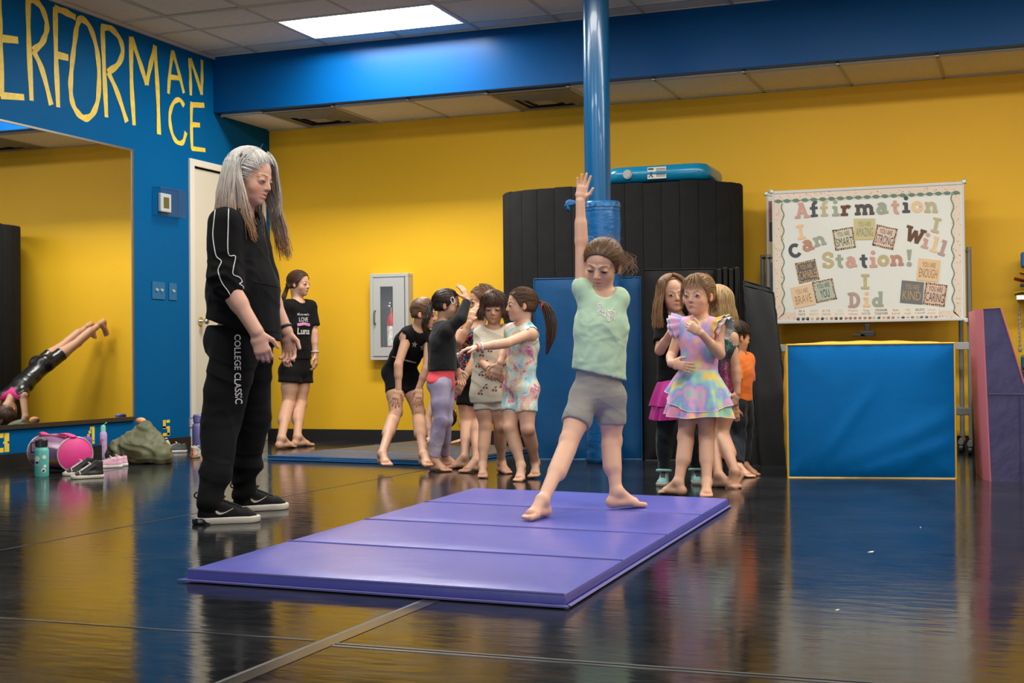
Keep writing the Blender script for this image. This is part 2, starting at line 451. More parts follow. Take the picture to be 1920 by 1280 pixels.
# ceiling troffers (the room's own lights)
M_DIFF = mat('lit_diffuser', (0.9, 0.92, 0.95), 0.5, emit=(1.0, 0.965, 0.9, 1), estr=LAMP_W)
M_DIFF2 = mat('lit_wide_diffuser', (0.9, 0.92, 0.95), 0.5, emit=(1.0, 0.965, 0.9, 1), estr=LAMP_W * 0.24)   # wider diffuser, dimmer zone
M_LAMPBODY = mat('troffer_white_enamel', (0.75, 0.78, 0.82), 0.35)
def troffer(x, y, label, flush=False):
    dp, dy = 0.075, 0.135
    th = thing('ceiling_light', label, 'light', (x, y, ZC), 'recessed ceiling lights')
    hx, hy = 0.645, 0.3
    if flush:      # surface mounted flat panel
        f = MB(); f.span((x - hx, y - hy, ZC - 0.04), (x + hx, y + hy, ZC - 0.005)); f.build('housing', M_LAMPBODY, th, bevel=0.004)
        f = MB(); f.add([(x - hx + 0.02, y - hy + 0.02, ZC - 0.042), (x + hx - 0.02, y - hy + 0.02, ZC - 0.042), (x + hx - 0.02, y + hy - 0.02, ZC - 0.042), (x - hx + 0.02, y + hy - 0.02, ZC - 0.042)], [(0, 3, 2, 1)]); f.build('diffuser', M_DIFF2, th)
        return
    f = MB()
    for a, b2 in (((x - hx, y - hy, ZC - 0.006), (x + hx, y - hy + 0.02, ZC + 0.006)), ((x - hx, y + hy - 0.02, ZC - 0.006), (x + hx, y + hy, ZC + 0.006)), ((x - hx, y - hy + 0.02, ZC - 0.006), (x - hx + 0.02, y + hy - 0.02, ZC + 0.006)), ((x + hx - 0.02, y - hy + 0.02, ZC - 0.006), (x + hx, y + hy - 0.02, ZC + 0.006))):
        f.span(a, b2)
    f.build('frame', M_LAMPBODY, th, bevel=0.002)
    f = MB()   # sloping side reflectors
    for s_ in (-1, 1):
        f.add([(x - hx + 0.02, y + s_ * (hy - 0.02), ZC), (x + hx - 0.02, y + s_ * (hy - 0.02), ZC), (x + hx - 0.05, y + s_ * dy, ZC + dp), (x - hx + 0.05, y + s_ * dy, ZC + dp)], [(0, 1, 2, 3)])
        f.add([(x + s_ * (hx - 0.02), y - hy + 0.02, ZC), (x + s_ * (hx - 0.02), y + hy - 0.02, ZC), (x + s_ * (hx - 0.05), y + dy, ZC + dp), (x + s_ * (hx - 0.05), y - dy, ZC + dp)], [(0, 1, 2, 3)])
    f.build('reflector', M_LAMPBODY, th)
    f = MB(); f.add([(x - hx + 0.05, y - dy, ZC + dp - 0.001), (x + hx - 0.05, y - dy, ZC + dp - 0.001), (x + hx - 0.05, y + dy, ZC + dp - 0.001), (x - hx + 0.05, y + dy, ZC + dp - 0.001)], [(0, 3, 2, 1)])
    f.build('diffuser', M_DIFF, th)
for i, (x, y) in enumerate(LAMPS):
    troffer(x, y, ('glowing rectangular ceiling light beside the blue beam', 'flat ceiling light in the row before the beam, nearest the mirror wall', 'flat ceiling light in the row before the beam, left of the pole', 'flat ceiling light in the row before the beam, right of the pole', 'flat ceiling light in the row before the beam, above the purple wedge', 'flat ceiling light in the row before the beam, second from the right wall', 'flat ceiling light in the row before the beam, nearest the right wall', 'flat ceiling light in the nearer row, above the woman', 'flat ceiling light above the violet mat', 'flat ceiling light in the nearer row, right of the violet mat', 'flat ceiling light in the nearer row, nearest the right wall')[i], i > 0)
# ------------------------------------------------------------------ implicit surfaces (smooth unions of limbs, cloth and hair)
class Cone:
    """round cone from a to b; optional flattening along one side direction"""
    def __init__(s, a, b, ra, rb, side=None, fa=1.0, fb=None, k=0.012):
        s.a = np.asarray(a, float); s.b = np.asarray(b, float); s.ra = ra; s.rb = rb; s.k = k
        s.fa = fa; s.fb = fa if fb is None else fb
        ax = s.b - s.a; L = np.linalg.norm(ax); s.L = max(L, 1e-6); s.t = ax / s.L
        if side is None: s.side = None
        else:
            sd = np.asarray(side, float); sd = sd - s.t * (sd @ s.t); s.side = nrm(sd); s.up = np.cross(s.t, s.side)
    def bounds(s, g):
        r = max(s.ra * max(1, s.fa), s.rb * max(1, s.fb)) + g
        return np.minimum(s.a, s.b) - r, np.maximum(s.a, s.b) + r
    def d(s, X, Y, Z, g):
        x, y, z = X - s.a[0], Y - s.a[1], Z - s.a[2]
        h = x * s.t[0] + y * s.t[1] + z * s.t[2]
        q = np.clip(h / s.L, 0, 1)
        r = s.ra + (s.rb - s.ra) * q + g
        if s.side is None:
            e = q * s.L
            return np.sqrt((x - e * s.t[0]) ** 2 + (y - e * s.t[1]) ** 2 + (z - e * s.t[2]) ** 2) - r
        u = x * s.side[0] + y * s.side[1] + z * s.side[2]
        v = x * s.up[0] + y * s.up[1] + z * s.up[2]
        e = h - q * s.L
        f = s.fa + (s.fb - s.fa) * q
        r2 = (s.ra * s.fa + (s.rb * s.fb - s.ra * s.fa) * q) + g     # half size across 'up'
        m = np.minimum(r, r2)
        w = np.sqrt((u / r) ** 2 + (v / r2) ** 2 + (e / m) ** 2)
        return (w - 1) * m
class Ell:
    def __init__(s, c, r, R=None, k=0.012):
        s.c = np.asarray(c, float); s.r = np.asarray(r, float); s.R = np.eye(3) if R is None else np.asarray(R, float); s.k = k   # R columns = axes
    def bounds(s, g):
        e = np.sqrt(((s.R * (s.r + g)) ** 2).sum(1)); return s.c - e, s.c + e
    def d(s, X, Y, Z, g):
        x, y, z = X - s.c[0], Y - s.c[1], Z - s.c[2]; r = s.r + g
        a = (x * s.R[0, 0] + y * s.R[1, 0] + z * s.R[2, 0]) / r[0]
        b = (x * s.R[0, 1] + y * s.R[1, 1] + z * s.R[2, 1]) / r[1]
        c = (x * s.R[0, 2] + y * s.R[1, 2] + z * s.R[2, 2]) / r[2]
        k0 = np.sqrt(a * a + b * b + c * c); k1 = np.sqrt((a / r[0]) ** 2 + (b / r[1]) ** 2 + (c / r[2]) ** 2) + 1e-9
        return k0 * (k0 - 1) / k1
class Field:
    def __init__(s, lo, hi, h):
        s.h = h; s.lo = np.asarray(lo, float); n = np.ceil((np.asarray(hi) - s.lo) / h).astype(int) + 1
        s.ax = [(s.lo[i] + h * np.arange(n[i])).astype(np.float32) for i in range(3)]
        s.v = np.full(n, 0.2, np.float32)
    def _sl(s, lo, hi):
        out = []
        for i in range(3):
            a = int(max(0, math.floor((lo[i] - s.lo[i]) / s.h))); b = int(min(len(s.ax[i]), math.ceil((hi[i] - s.lo[i]) / s.h) + 1))
            if b - a < 1: return None
            out.append(slice(a, b))
        return tuple(out)
    def xyz(s, sl):
        return s.ax[0][sl[0]][:, None, None], s.ax[1][sl[1]][None, :, None], s.ax[2][sl[2]][None, None, :]
    def add(s, p, g=0.0, k=None, cuts=()):
        k = max(p.k if k is None else k, 1e-4)
        m = k + 2.5 * s.h
        lo, hi = p.bounds(g); sl = s._sl(lo - m, hi + m)
        if sl is None: return
        X, Y, Z = s.xyz(sl)
        d = p.d(X, Y, Z, g)
        for (c, n) in cuts:
            d = np.maximum(d, (X - c[0]) * n[0] + (Y - c[1]) * n[1] + (Z - c[2]) * n[2])
        a = s.v[sl]
        h = np.clip(0.5 + 0.5 * (a - d) / k, 0, 1)
        s.v[sl] = a + (d - a) * h - k * h * (1 - h)
    def sub(s, p, g=0.0, k=0.004):
        lo, hi = p.bounds(g); sl = s._sl(lo - k - 2 * s.h, hi + k + 2 * s.h)
        if sl is None: return
        X, Y, Z = s.xyz(sl)
        d = -p.d(X, Y, Z, g); a = s.v[sl]
        h = np.clip(0.5 - 0.5 * (a - d) / k, 0, 1)
        s.v[sl] = a + (d - a) * h + k * h * (1 - h)
    def cut(s, c, n):
        """keep only the half space (p - c).n < 0"""
        X, Y, Z = s.xyz((slice(None),) * 3)
        s.v = np.maximum(s.v, (X - c[0]) * n[0] + (Y - c[1]) * n[1] + (Z - c[2]) * n[2])
    def mesh(s):
        v = s.v; v[0] = v[-1] = 0.1; v[:, 0] = v[:, -1] = 0.1; v[:, :, 0] = v[:, :, -1] = 0.1
        I = (v < 0)
        cnt = np.zeros(tuple(n - 1 for n in v.shape), np.int8)
        for a in (0, 1):
            for b in (0, 1):
                for c in (0, 1):
                    cnt += I[a:v.shape[0] - 1 + a, b:v.shape[1] - 1 + b, c:v.shape[2] - 1 + c]
        act = (cnt > 0) & (cnt < 8)
        ix = np.argwhere(act)
        if len(ix) == 0: return np.zeros((0, 3)), np.zeros((0, 4), int)
        idm = np.full(cnt.shape, -1, np.int32); idm[act] = np.arange(len(ix))
        acc = np.zeros((len(ix), 3)); w = np.zeros(len(ix))
        for ax in range(3):
            o1, o2 = [i for i in range(3) if i != ax]
            for p in (0, 1):
                for q in (0, 1):
                    c0 = np.zeros(3, int); c0[o1] = p; c0[o2] = q; c1 = c0.copy(); c1[ax] = 1
                    a = v[tuple((ix + c0).T)]; b = v[tuple((ix + c1).T)]
                    hit = (a < 0) != (b < 0)
                    t = np.where(hit, a / np.where(hit, a - b, 1), 0)
                    pos = np.zeros((len(ix), 3)); pos += c0; pos[:, ax] += t
                    acc += pos * hit[:, None]; w += hit
        P = s.lo + s.h * (ix + acc / w[:, None])
        F = []
        for ax in range(3):
            o1, o2 = [(1, 2), (2, 0), (0, 1)][ax]
            A = [slice(None)] * 3; B = [slice(None)] * 3; A[ax] = slice(0, -1); B[ax] = slice(1, None)
            dif = I[tuple(A)] != I[tuple(B)]
            e = np.argwhere(dif)
            e = e[(e[:, o1] > 0) & (e[:, o2] > 0) & (e[:, o1] < v.shape[o1] - 1) & (e[:, o2] < v.shape[o2] - 1)]
            u1 = np.zeros(3, int); u1[o1] = 1; u2 = np.zeros(3, int); u2[o2] = 1
            q = np.stack([idm[tuple((e - u1 - u2).T)], idm[tuple((e - u2).T)], idm[tuple(e.T)], idm[tuple((e - u1).T)]], 1)
            flip = ~I[tuple(e.T)]
            q[flip] = q[flip][:, ::-1]
            F.append(q)
        F = np.concatenate(F)
        return P, F[(F >= 0).all(1)]
def fast_mesh(name, V, F, m, parent=None, color=None, smooth=True):
    off = np.array(world_loc(parent)) if parent is not None else np.zeros(3)
    me = bpy.data.meshes.new(name)
    V = np.asarray(V, float) - off; F = np.asarray(F, np.int32); n = F.shape[1]
    me.vertices.add(len(V)); me.vertices.foreach_set('co', V.astype(np.float32).ravel())
    me.loops.add(F.size); me.loops.foreach_set('vertex_index', F.ravel())
    me.polygons.add(len(F)); me.polygons.foreach_set('loop_start', np.arange(0, F.size, n, dtype=np.int32))
    me.polygons.foreach_set('loop_total', np.full(len(F), n, np.int32))
    me.update(calc_edges=True)
    me.polygons.foreach_set('use_smooth', np.full(len(F), bool(smooth)))
    if color is not None:
        ca = me.color_attributes.new('tint', 'FLOAT_COLOR', 'POINT')
        c4 = np.ones((len(V), 4), np.float32); c4[:, :3] = color
        ca.data.foreach_set('color', c4.ravel())
    for x in (m if isinstance(m, (list, tuple)) else [m]): me.materials.append(x)
    me.validate()
    return link(name, me, parent)
def vnormals(V, F):
    n = np.cross(V[F[:, 2]] - V[F[:, 0]], V[F[:, 3]] - V[F[:, 1]])
    N = np.zeros_like(V)
    for i in range(4):
        for a in range(3): N[:, a] += np.bincount(F[:, i], n[:, a], len(V))
    return N / (np.linalg.norm(N, axis=1)[:, None] + 1e-12)
def wrinkle(V, F, amp, freq, direction=(0, 0, 1), seed=0, mask=None, warp=0.35):
    """fold relief: warped waves travelling along a direction, pushed along the normals"""
    rg = np.random.RandomState(seed); d = nrm(direction)
    a = rg.randn(6, 3); a /= np.linalg.norm(a, axis=1)[:, None]
    w = np.zeros(len(V))
    for i in range(3): w += np.sin(V @ a[i] * freq * 0.45 + rg.rand() * 6) * (0.6 ** i)
    s = np.sin(V @ d * freq + w * warp * 6 + rg.rand() * 6) + 0.6 * np.sin(V @ a[3] * freq * 0.8 + w * 2 + rg.rand() * 6) + 0.4 * np.sin(V @ a[4] * freq * 1.7 + w * 3)
    s = 0.55 * s + 0.9 * (1 - 1.6 * np.abs(np.sin(V @ d * freq * 0.5 + w * warp * 4 + 1.0)) ** 0.6)
    if mask is not None: s = s * mask
    return V + vnormals(V, F) * (amp * s)[:, None]
def implicit(prims, h, g=0.0, cuts=(), k=None, pad=0.02, subs=()):
    lo = np.min([p.bounds(g)[0] for p in prims], 0) - pad; hi = np.max([p.bounds(g)[1] for p in prims], 0) + pad
    f = Field(lo, hi, h)
    for p in prims: f.add(p, g, k)
    for (c, n) in cuts: f.cut(c, n)
    for p, kk in subs: f.sub(p, 0, kk)
    return f.mesh()
# ------------------------------------------------------------------ lettering painted on the blue wall
M_YPAINT = mat('yellow_brush_paint', (0.82, 0.58, 0.06), 0.5, var=0.12, vscale=25)
def wl(cx, cy):   # tracing of the painted letters, placed on the wall plane
    return on_x(cx * 0.32806, cy * 0.32806, XL + 0.0005)
LET = {
 'E': [[(-8, -120), (-4, 60), (2, 250), (10, 552)], [(-5, -110), (85, -95)], [(-2, 218), (103, 230)], [(2, 545), (137, 556)]],
 'R': [[(160, -12), (163, 200), (180, 575)], [(158, -2), (200, 5), (240, 50), (266, 130), (262, 190), (235, 250), (188, 290)], [(190, 288), (240, 400), (292, 600)]],
 'F': [[(315, 42), (320, 330), (332, 613)], [(312, 48), (365, 65), (432, 100)], [(328, 314), (390, 330)]],
 'O': [[(462, 108), (510, 150), (548, 260), (565, 400), (560, 560), (532, 645), (490, 676), (448, 650), (415, 590), (403, 500), (410, 380), (425, 250), (440, 150)]],
 'R2': [[(585, 152), (595, 400), (608, 670)], [(578, 156), (635, 165), (685, 225), (700, 300), (672, 370), (615, 412)], [(618, 412), (670, 530), (724, 697)]],
 'M': [[(748, 210), (752, 480), (766, 716)], [(750, 214), (800, 360), (838, 484)], [(836, 482), (860, 370), (886, 262)], [(884, 260), (900, 520), (908, 768)]],
 'A': [[(986, 290), (970, 420), (962, 535)], [(986, 290), (1020, 410), (1050, 532)], [(974, 440), (1026, 447)]],
 'N': [[(1083, 332), (1088, 440), (1090, 545)], [(1086, 335), (1120, 430), (1152, 540)], [(1153, 342), (1154, 440), (1151, 540)]],
 'C': [[(1052, 605), (1025, 570), (990, 590), (970, 660), (980, 750), (1008, 808), (1044, 813), (1063, 755)]],
 'E2': [[(1095, 582), (1093, 700), (1097, 852)], [(1088, 598), (1167, 602)], [(1094, 712), (1142, 715)], [(1094, 848), (1173, 858)]],
}
for nm, strokes in LET.items():
    mb = MB()
    for i, s_ in enumerate(strokes):
        cl = nm == 'O'
        P = smooth_path([wl(*p) for p in s_], 8, cl) if len(s_) > 2 else [wl(*s_[0]), 0.5 * (wl(*s_[0]) + wl(*s_[1])), wl(*s_[1])]
        wd = 0.05 if nm in ('E', 'R', 'F', 'O', 'R2', 'M') else 0.04
        rr_ = random.Random(len(nm) * 7 + i)
        ribbon(mb, P, [wd * (0.95 + 0.12 * math.sin(j * 0.7 + i)) for j in range(len(P))], (1, 0, 0), 0.001 + 0.0003 * i, closed=cl)
    mb.build('painted_letter', M_YPAINT, wall_left)
def stencil(y0, z0, w, h, bars):
    mb = MB()
    for (a, b2, c, d) in bars: mb.span((XL + 0.0002, y0 + a * w, z0 + b2 * h), (XL + 0.0018, y0 + c * w, z0 + d * h))
    mb.build('painted_number', M_YPAINT, wall_left)
stencil(7.175, 0.108, 0.1, 0.125, [(0.05, .76, .42, 1), (.5, .56, .95, 1), (.38, .44, .8, .56), (.5, 0, .95, .44), (.05, 0, .42, .24)])
stencil(8.065, 0.108, 0.1, 0.125, [(.55, 0, .85, .16), (.55, .2, .85, 1), (.02, .2, .5, .36), (.02, .4, .3, .58), (.18, .6, .46, .78), (.34, .8, .5, 1)])
stencil(8.975, 0.115, 0.1, 0.125, [(.05, .5, .4, 1), (.5, .82, .95, 1), (.05, .46, .42, .62), (.5, .44, .95, .6), (.6, .05, .95, .44), (.05, 0, .5, .2), (.55, 0, .9, .2)])

# ------------------------------------------------------------------ mirror
MY0, MY1, MZ0, MZ1 = 4.9, 8.585, 0.285, 2.275
th = thing('wall_mirror', 'large frameless wall mirror on the blue wall', 'mirror', (XL, 7.0, MZ0))
q = MB(); q.span((XL + 0.002, MY0, MZ0), (XL + 0.012, MY1, MZ1)); q.build('mirror_glass', mat('mirror_silver', (0.86, 0.87, 0.86), 0.015, metal=1.0), th)
M_CHROME = mat('chrome', (0.3, 0.27, 0.22), 0.4, metal=1.0)
q = MB(); q.span((XL, MY1, MZ0 - 0.02), (XL + 0.018, MY1 + 0.018, MZ1 + 0.015)); q.build('edge_trim', M_CHROME, th)
q = MB(); q.span((XL, MY0, MZ1), (XL + 0.018, MY1, MZ1 + 0.014)); q.build('edge_trim', M_CHROME, th)
q = MB(); q.span((XL, MY0, MZ0 - 0.03), (XL + 0.02, MY1 + 0.018, MZ0)); q.build('bottom_channel', mat('dark_bronze_channel', (0.12, 0.1, 0.08), 0.3, metal=0.8), th)

# ------------------------------------------------------------------ thermostat and switches
th = thing('thermostat', 'white thermostat inside a clear plastic guard', 'thermostat', (XL, 9.05, 1.92))
q = MB(); q.span((XL, 8.93, 1.855), (XL + 0.03, 9.07, 2.0)); q.build('case', mat('white_plastic', (0.75, 0.74, 0.7), 0.4), th, bevel=0.008)
q = MB(); q.span((XL + 0.029, 8.965, 1.885), (XL + 0.032, 9.035, 1.97)); q.build('screen', mat('lcd_screen', (0.17, 0.14, 0.045), 0.3), th)
q = MB()
for a, b2 in (((XL + 0.075, 8.86, 1.82), (XL + 0.079, 9.2, 2.04)), ((XL, 8.86, 1.82), (XL + 0.075, 8.864, 2.04)), ((XL, 9.196, 1.82), (XL + 0.075, 9.2, 2.04)), ((XL, 8.864, 2.036), (XL + 0.075, 9.196, 2.04)), ((XL, 8.864, 1.82), (XL + 0.075, 9.196, 1.824))): q.span(a, b2)
q.build('guard', M_CLEAR, th)
M_BPLATE = mat('blue_painted_plate', (0.004, 0.12, 0.28), 0.35)
M_TOG = mat('ivory_toggle', (0.75, 0.7, 0.6), 0.35)
for y0, y1, lab, tg in ((8.845, 9.01, 'blue painted double light switch plate below the thermostat', (8.895, 8.96)), (9.065, 9.165, 'blue painted single light switch plate next to the door frame', (9.115,))):
    th = thing('light_switch', lab, 'switch', (XL, (y0 + y1) / 2, 1.17))
    q = MB(); q.span((XL, y0, 1.175), (XL + 0.008, y1, 1.31)); q.build('plate', M_BPLATE, th, bevel=0.003)
    for yy in tg:
        q = MB(); q.box((XL + 0.014, yy, 1.247), (0.022, 0.012, 0.016), np.array(Matrix.Rotation(0.5, 3, 'Y'))); q.build('toggle', M_TOG, th, bevel=0.002)

# ------------------------------------------------------------------ fire extinguisher cabinet on the yellow wall
M_CAB = mat('grey_enamel', (0.5, 0.51, 0.5), 0.4)
cx0, cx1, cz0, cz1, cyf = -5.275, -4.915, 0.69, 1.425, YB - 0.1
th = thing('extinguisher_cabinet', 'grey metal fire extinguisher cabinet with a narrow window on the yellow wall', 'cabinet', ((cx0 + cx1) / 2, YB, cz0))
q = MB()
wz0, wz1, wx0, wx1 = cz0 + 0.11, cz1 - 0.11, cx0 + 0.1, cx1 - 0.14
for a, b2 in (((cx0, cyf, cz0), (cx1, YB, cz0 + 0.03)), ((cx0, cyf, cz1 - 0.03), (cx1, YB, cz1)), ((cx0, cyf, cz0 + 0.03), (cx0 + 0.03, YB, cz1 - 0.03)), ((cx1 - 0.03, cyf, cz0 + 0.03), (cx1, YB, cz1 - 0.03)), ((cx0 + 0.03, YB - 0.012, cz0 + 0.03), (cx1 - 0.03, YB - 0.002, cz1 - 0.03))): q.span(a, b2)
q.build('cabinet_body', M_CAB, th, bevel=0.004)
q = MB(); q.span((cx0 + 0.032, YB - 0.022, cz0 + 0.032), (cx1 - 0.032, YB - 0.013, cz1 - 0.032)); q.build('cabinet_shade_plate', mat('interior_shade', (0.05, 0.05, 0.05), 0.7), th)  # dark plate added over the grey back so the interior reads as shaded
dr = MB(); a0, a1, e0, e1 = cx0 + 0.035, cx1 - 0.035, cz0 + 0.035, cz1 - 0.035
for a, b2 in (((a0, cyf - 0.006, e0), (wx0, cyf + 0.01, e1)), ((wx1, cyf - 0.006, e0), (a1, cyf + 0.01, e1)), ((wx0, cyf - 0.006, e0), (wx1, cyf + 0.01, wz0)), ((wx0, cyf - 0.006, wz1), (wx1, cyf + 0.01, e1))): dr.span(a, b2)
cd = dr.build('cabinet_door', M_CAB, th)
q = MB(); q.span((wx0, cyf + 0.0, wz0), (wx1, cyf + 0.003, wz1)); q.build('pane', M_CLEAR2, cd)
q = MB(); q.tube(smooth_path([(a0 + 0.02, cyf - 0.006, 1.0), (a0 + 0.02, cyf - 0.03, 1.01), (a0 + 0.02, cyf - 0.03, 1.1), (a0 + 0.02, cyf - 0.006, 1.11)], 5), 0.006); q.build('handle', mat('dark_handle', (0.1, 0.1, 0.1), 0.4), cd, smooth=True)
ex = thing('fire_extinguisher', 'red fire extinguisher inside the grey wall cabinet', 'extinguisher', ((wx0 + wx1) / 2 + 0.02, YB - 0.055, cz0 + 0.03))
M_RED = mat('extinguisher_red', (0.55, 0.012, 0.012), 0.25, coat=0.5)
exx, exy, exz = (wx0 + wx1) / 2 + 0.025, YB - 0.062, cz0 + 0.03
q = MB(); q.lathe([(0.036, 0), (0.038, 0.01), (0.038, 0.3), (0.03, 0.34), (0.014, 0.365), (0.012, 0.385)], (exx, exy, exz)); q.build('cylinder', M_RED, ex, smooth=True)
q = MB(); q.lathe([(0.0385, 0.0), (0.0385, 0.17)], (exx, exy, exz + 0.09)); q.build('label_band', mat('extinguisher_label', (0.7, 0.66, 0.62), 0.4, var=0.4, vscale=40), ex, smooth=True)
q = MB(); q.cyl((exx, exy, exz + 0.38), (exx, exy, exz + 0.42), 0.012); q.box((exx, exy - 0.01, exz + 0.43), (0.02, 0.06, 0.012)); q.box((exx + 0.005, exy - 0.01, exz + 0.455), (0.014, 0.06, 0.01)); q.build('valve', M_STEEL, ex)
q = MB(); q.tube(smooth_path([(exx - 0.01, exy - 0.01, exz + 0.4), (exx - 0.05, exy - 0.01, exz + 0.41), (exx - 0.075, exy - 0.01, exz + 0.33), (exx - 0.07, exy - 0.01, exz + 0.05)], 6), 0.008); q.build('hose', mat('black_rubber', (0.02, 0.02, 0.02), 0.5), ex, smooth=True)

# ------------------------------------------------------------------ blue pole with padding
M_POLE = mat('blue_gloss_paint', (0.003, 0.075, 0.19), 0.22, bump=0.25, bscale=22, coat=0.3, stretch=(1, 1, 0.25))
PC = on_floor(1133, 868); PR = 0.087
pc = at(1126, 868, 9.0); PX, PY = pc[0], pc[1]
th = thing('support_pole', 'blue painted steel support pole rising to the ceiling', 'pole', (PX, PY, 0))
q = MB(); q.lathe([(PR, 0.0), (PR, ZC)], (PX, PY, 0), 32); q.build('post', M_POLE, th, smooth=True)
M_VINYL_B = mat('blue_vinyl_pad', (0.003, 0.085, 0.25), 0.3, bump=0.6, bscale=7, var=0.1, stretch=(1, 1, 2.0), bdist=0.02)
px_, py_ = at(1134, 868, 9.0)[:2]
prof = [(0.118, 0.0), (0.122, 0.03)] + [(0.121 + 0.002 * math.sin(z * 17) + 0.0015 * math.sin(z * 41), z) for z in np.arange(0.06, 1.69, 0.04)] + [(0.119, 1.70), (0.112, 1.715), (0.09, 1.716)]
q = MB(); q.lathe(prof, (px_, py_, 0), 40)
V = np.array(q.v); A = np.arctan2(V[:, 1] - py_, V[:, 0] - px_)
low = np.clip((0.55 - V[:, 2]) / 0.4, 0, 1)
rad = 1 + low * 0.05 * np.sin(V[:, 2] * 70 + 3 * np.sin(A * 2)) * np.sin(A * 3 + V[:, 2] * 9)
V[:, 0] = px_ + (V[:, 0] - px_) * rad; V[:, 1] = py_ + (V[:, 1] - py_) * rad; q.v = V.tolist()
pad = q.build('pole_padding', M_VINYL_B, th, smooth='all')
q = MB()
for z, tw in ((1.69, 0.03), (1.655, 0.004), (1.60, 0.004)):
    q.lathe([(0.1235, z - tw / 2), (0.1235, z + tw / 2)], (px_, py_, 0), 40)
q.build('tape_band', mat('worn_clear_tape', (0.03, 0.12, 0.28), 0.2, var=0.6, vscale=40), pad, smooth=True)
q = MB(); c0 = at(1074, 381, 8.92)
for i in range(7):
    a = i * 0.9; q.tube(smooth_path([c0 + (0.02, 0, 0), c0 + cdir(-1, 0.3 * math.sin(a), 0.3) * 0.03 + np.array((0, 0, 0.01 * math.cos(a))), c0 + cdir(-0.6, -0.8 + 0.5 * math.sin(a * 2), 0.2 * math.cos(a)) * 0.06], 4), [0.012, 0.016, 0.014, 0.013, 0.012, 0.011, 0.01, 0.009, 0.006], 6)
q.build('tape_knot', M_VINYL_B, pad, smooth='all')

# ------------------------------------------------------------------ big grey-black carpet foam roll standing against the wall
RX0, RX1, RYc, RZ = -3.86, -1.99, 10.08, 1.965
M_FOAM = mat('charcoal_carpet_foam', (0.011, 0.011, 0.0115), 0.9, spec=0.15, bump=0.3, bscale=300, var=0.12, vscale=12)
rr = 0.40
th = thing('carpet_foam_roll', 'tall charcoal flexi-roll mat standing on end against the yellow wall', 'mat', ((RX0 + RX1) / 2, RYc, 0))
def stadium(s):
    """point on the stadium outline at arc length s"""
    L = RX1 - RX0 - 2 * rr; per = 2 * L + 2 * math.pi * rr; s = s % per
    if s < L: return np.array([RX0 + rr + s, RYc - rr]), np.array([0, -1.0])
    s -= L
    if s < math.pi * rr: a = -math.pi / 2 + s / rr; return np.array([RX1 - rr + rr * math.cos(a), RYc + rr * math.sin(a)]), np.array([math.cos(a), math.sin(a)])
    s -= math.pi * rr
    if s < L: return np.array([RX1 - rr - s, RYc + rr]), np.array([0, 1.0])
    s -= L; a = math.pi / 2 + s / rr
    return np.array([RX0 + rr + rr * math.cos(a), RYc + rr * math.sin(a)]), np.array([math.cos(a), math.sin(a)])
per = 2 * (RX1 - RX0 - 2 * rr) + 2 * math.pi * rr; ns = 34
for i in range(ns):
    s0 = per * i / ns + 0.0015; s1 = per * (i + 1) / ns - 0.0015; vs = []; m_ = 6
    zt = RZ + 0.004 * math.sin(i * 1.7)
    for j in range(m_ + 1):
        p, n_ = stadium(s0 + (s1 - s0) * j / m_)
        e = 0.0035 if j in (0, m_) else 0.0
        for zz, off in ((0.0, e), (zt - 0.01, e), (zt, e + 0.008), (zt, 0.05), (0.0, 0.05)): vs.append((*(p - n_ * off), zz))
    fs = [(j * 5 + a, (j + 1) * 5 + a, (j + 1) * 5 + (a + 1) % 5, j * 5 + (a + 1) % 5) for j in range(m_) for a in range(5)]
    fs += [(4, 3, 2, 1, 0), tuple(m_ * 5 + a for a in range(5))]
    q = MB(); q.add(vs, fs); q.build('foam_strip', M_FOAM, th, smooth=True)
q = MB(); pts = [stadium(per * i / 60)[0] * 1.0 - stadium(per * i / 60)[1] * 0.045 for i in range(60)]
q.prism([(p[0], p[1]) for p in pts], (0, 0, RZ - 0.03), (1, 0, 0), (0, 1, 0), RZ - 0.04); q.build('rolled_core', M_FOAM, th)

# inflatable track lying on the roll
M_TEAL = mat('teal_inflatable_vinyl', (0.003, 0.19, 0.36), 0.25, bump=0.15, bscale=20, coat=0.2)
ax0, ax1 = -2.95, -2.165; az = RZ + 0.072
th = thing('inflatable_track', 'teal inflatable air track lying on top of the charcoal roll', 'air track', ((ax0 + ax1) / 2, 9.9, RZ))
q = MB(); prof = []
for i in range(25):
    a = math.pi * i / 24 - math.pi / 2
    prof.append((0.07 * math.sin(a), 0.064 * math.cos(a)))
outl = []
yc0, yc1, er = 9.72, 10.3, 0.12
out_pts = []
for (cx_, cy_, a0_) in ((ax1 - er, yc0 + er, -90), (ax1 - er, yc1 - er, 0), (ax0 + er, yc1 - er, 90), (ax0 + er, yc0 + er, 180)):
    for i in range(7):
        a = math.radians(a0_ + 15 * i); out_pts.append((cx_ + er * math.cos(a), cy_ + er * math.sin(a), math.cos(a), math.sin(a)))
vs = []; fs = []; kk = len(out_pts); mm = 9
for (x, y, nx, ny) in out_pts:
    for j in range(mm):
        a = -math.pi / 2 + math.pi * j / (mm - 1)
        vs.append((x + nx * (0.055 * math.cos(a) - 0.05), y + ny * (0.055 * math.cos(a) - 0.05), az + 0.062 * math.sin(a)))
for i in range(kk):
    for j in range(mm - 1): fs.append((i * mm + j, ((i + 1) % kk) * mm + j, ((i + 1) % kk) * mm + j + 1, i * mm + j + 1))
fs.append(tuple(i * mm for i in range(kk))[::-1]); fs.append(tuple(i * mm + mm - 1 for i in range(kk)))
q.add(vs, fs); trk = q.build('track_body', M_TEAL, th, smooth='all')
vc = on_y(1177, 340, yc0 - 0.004); vc[2] = az
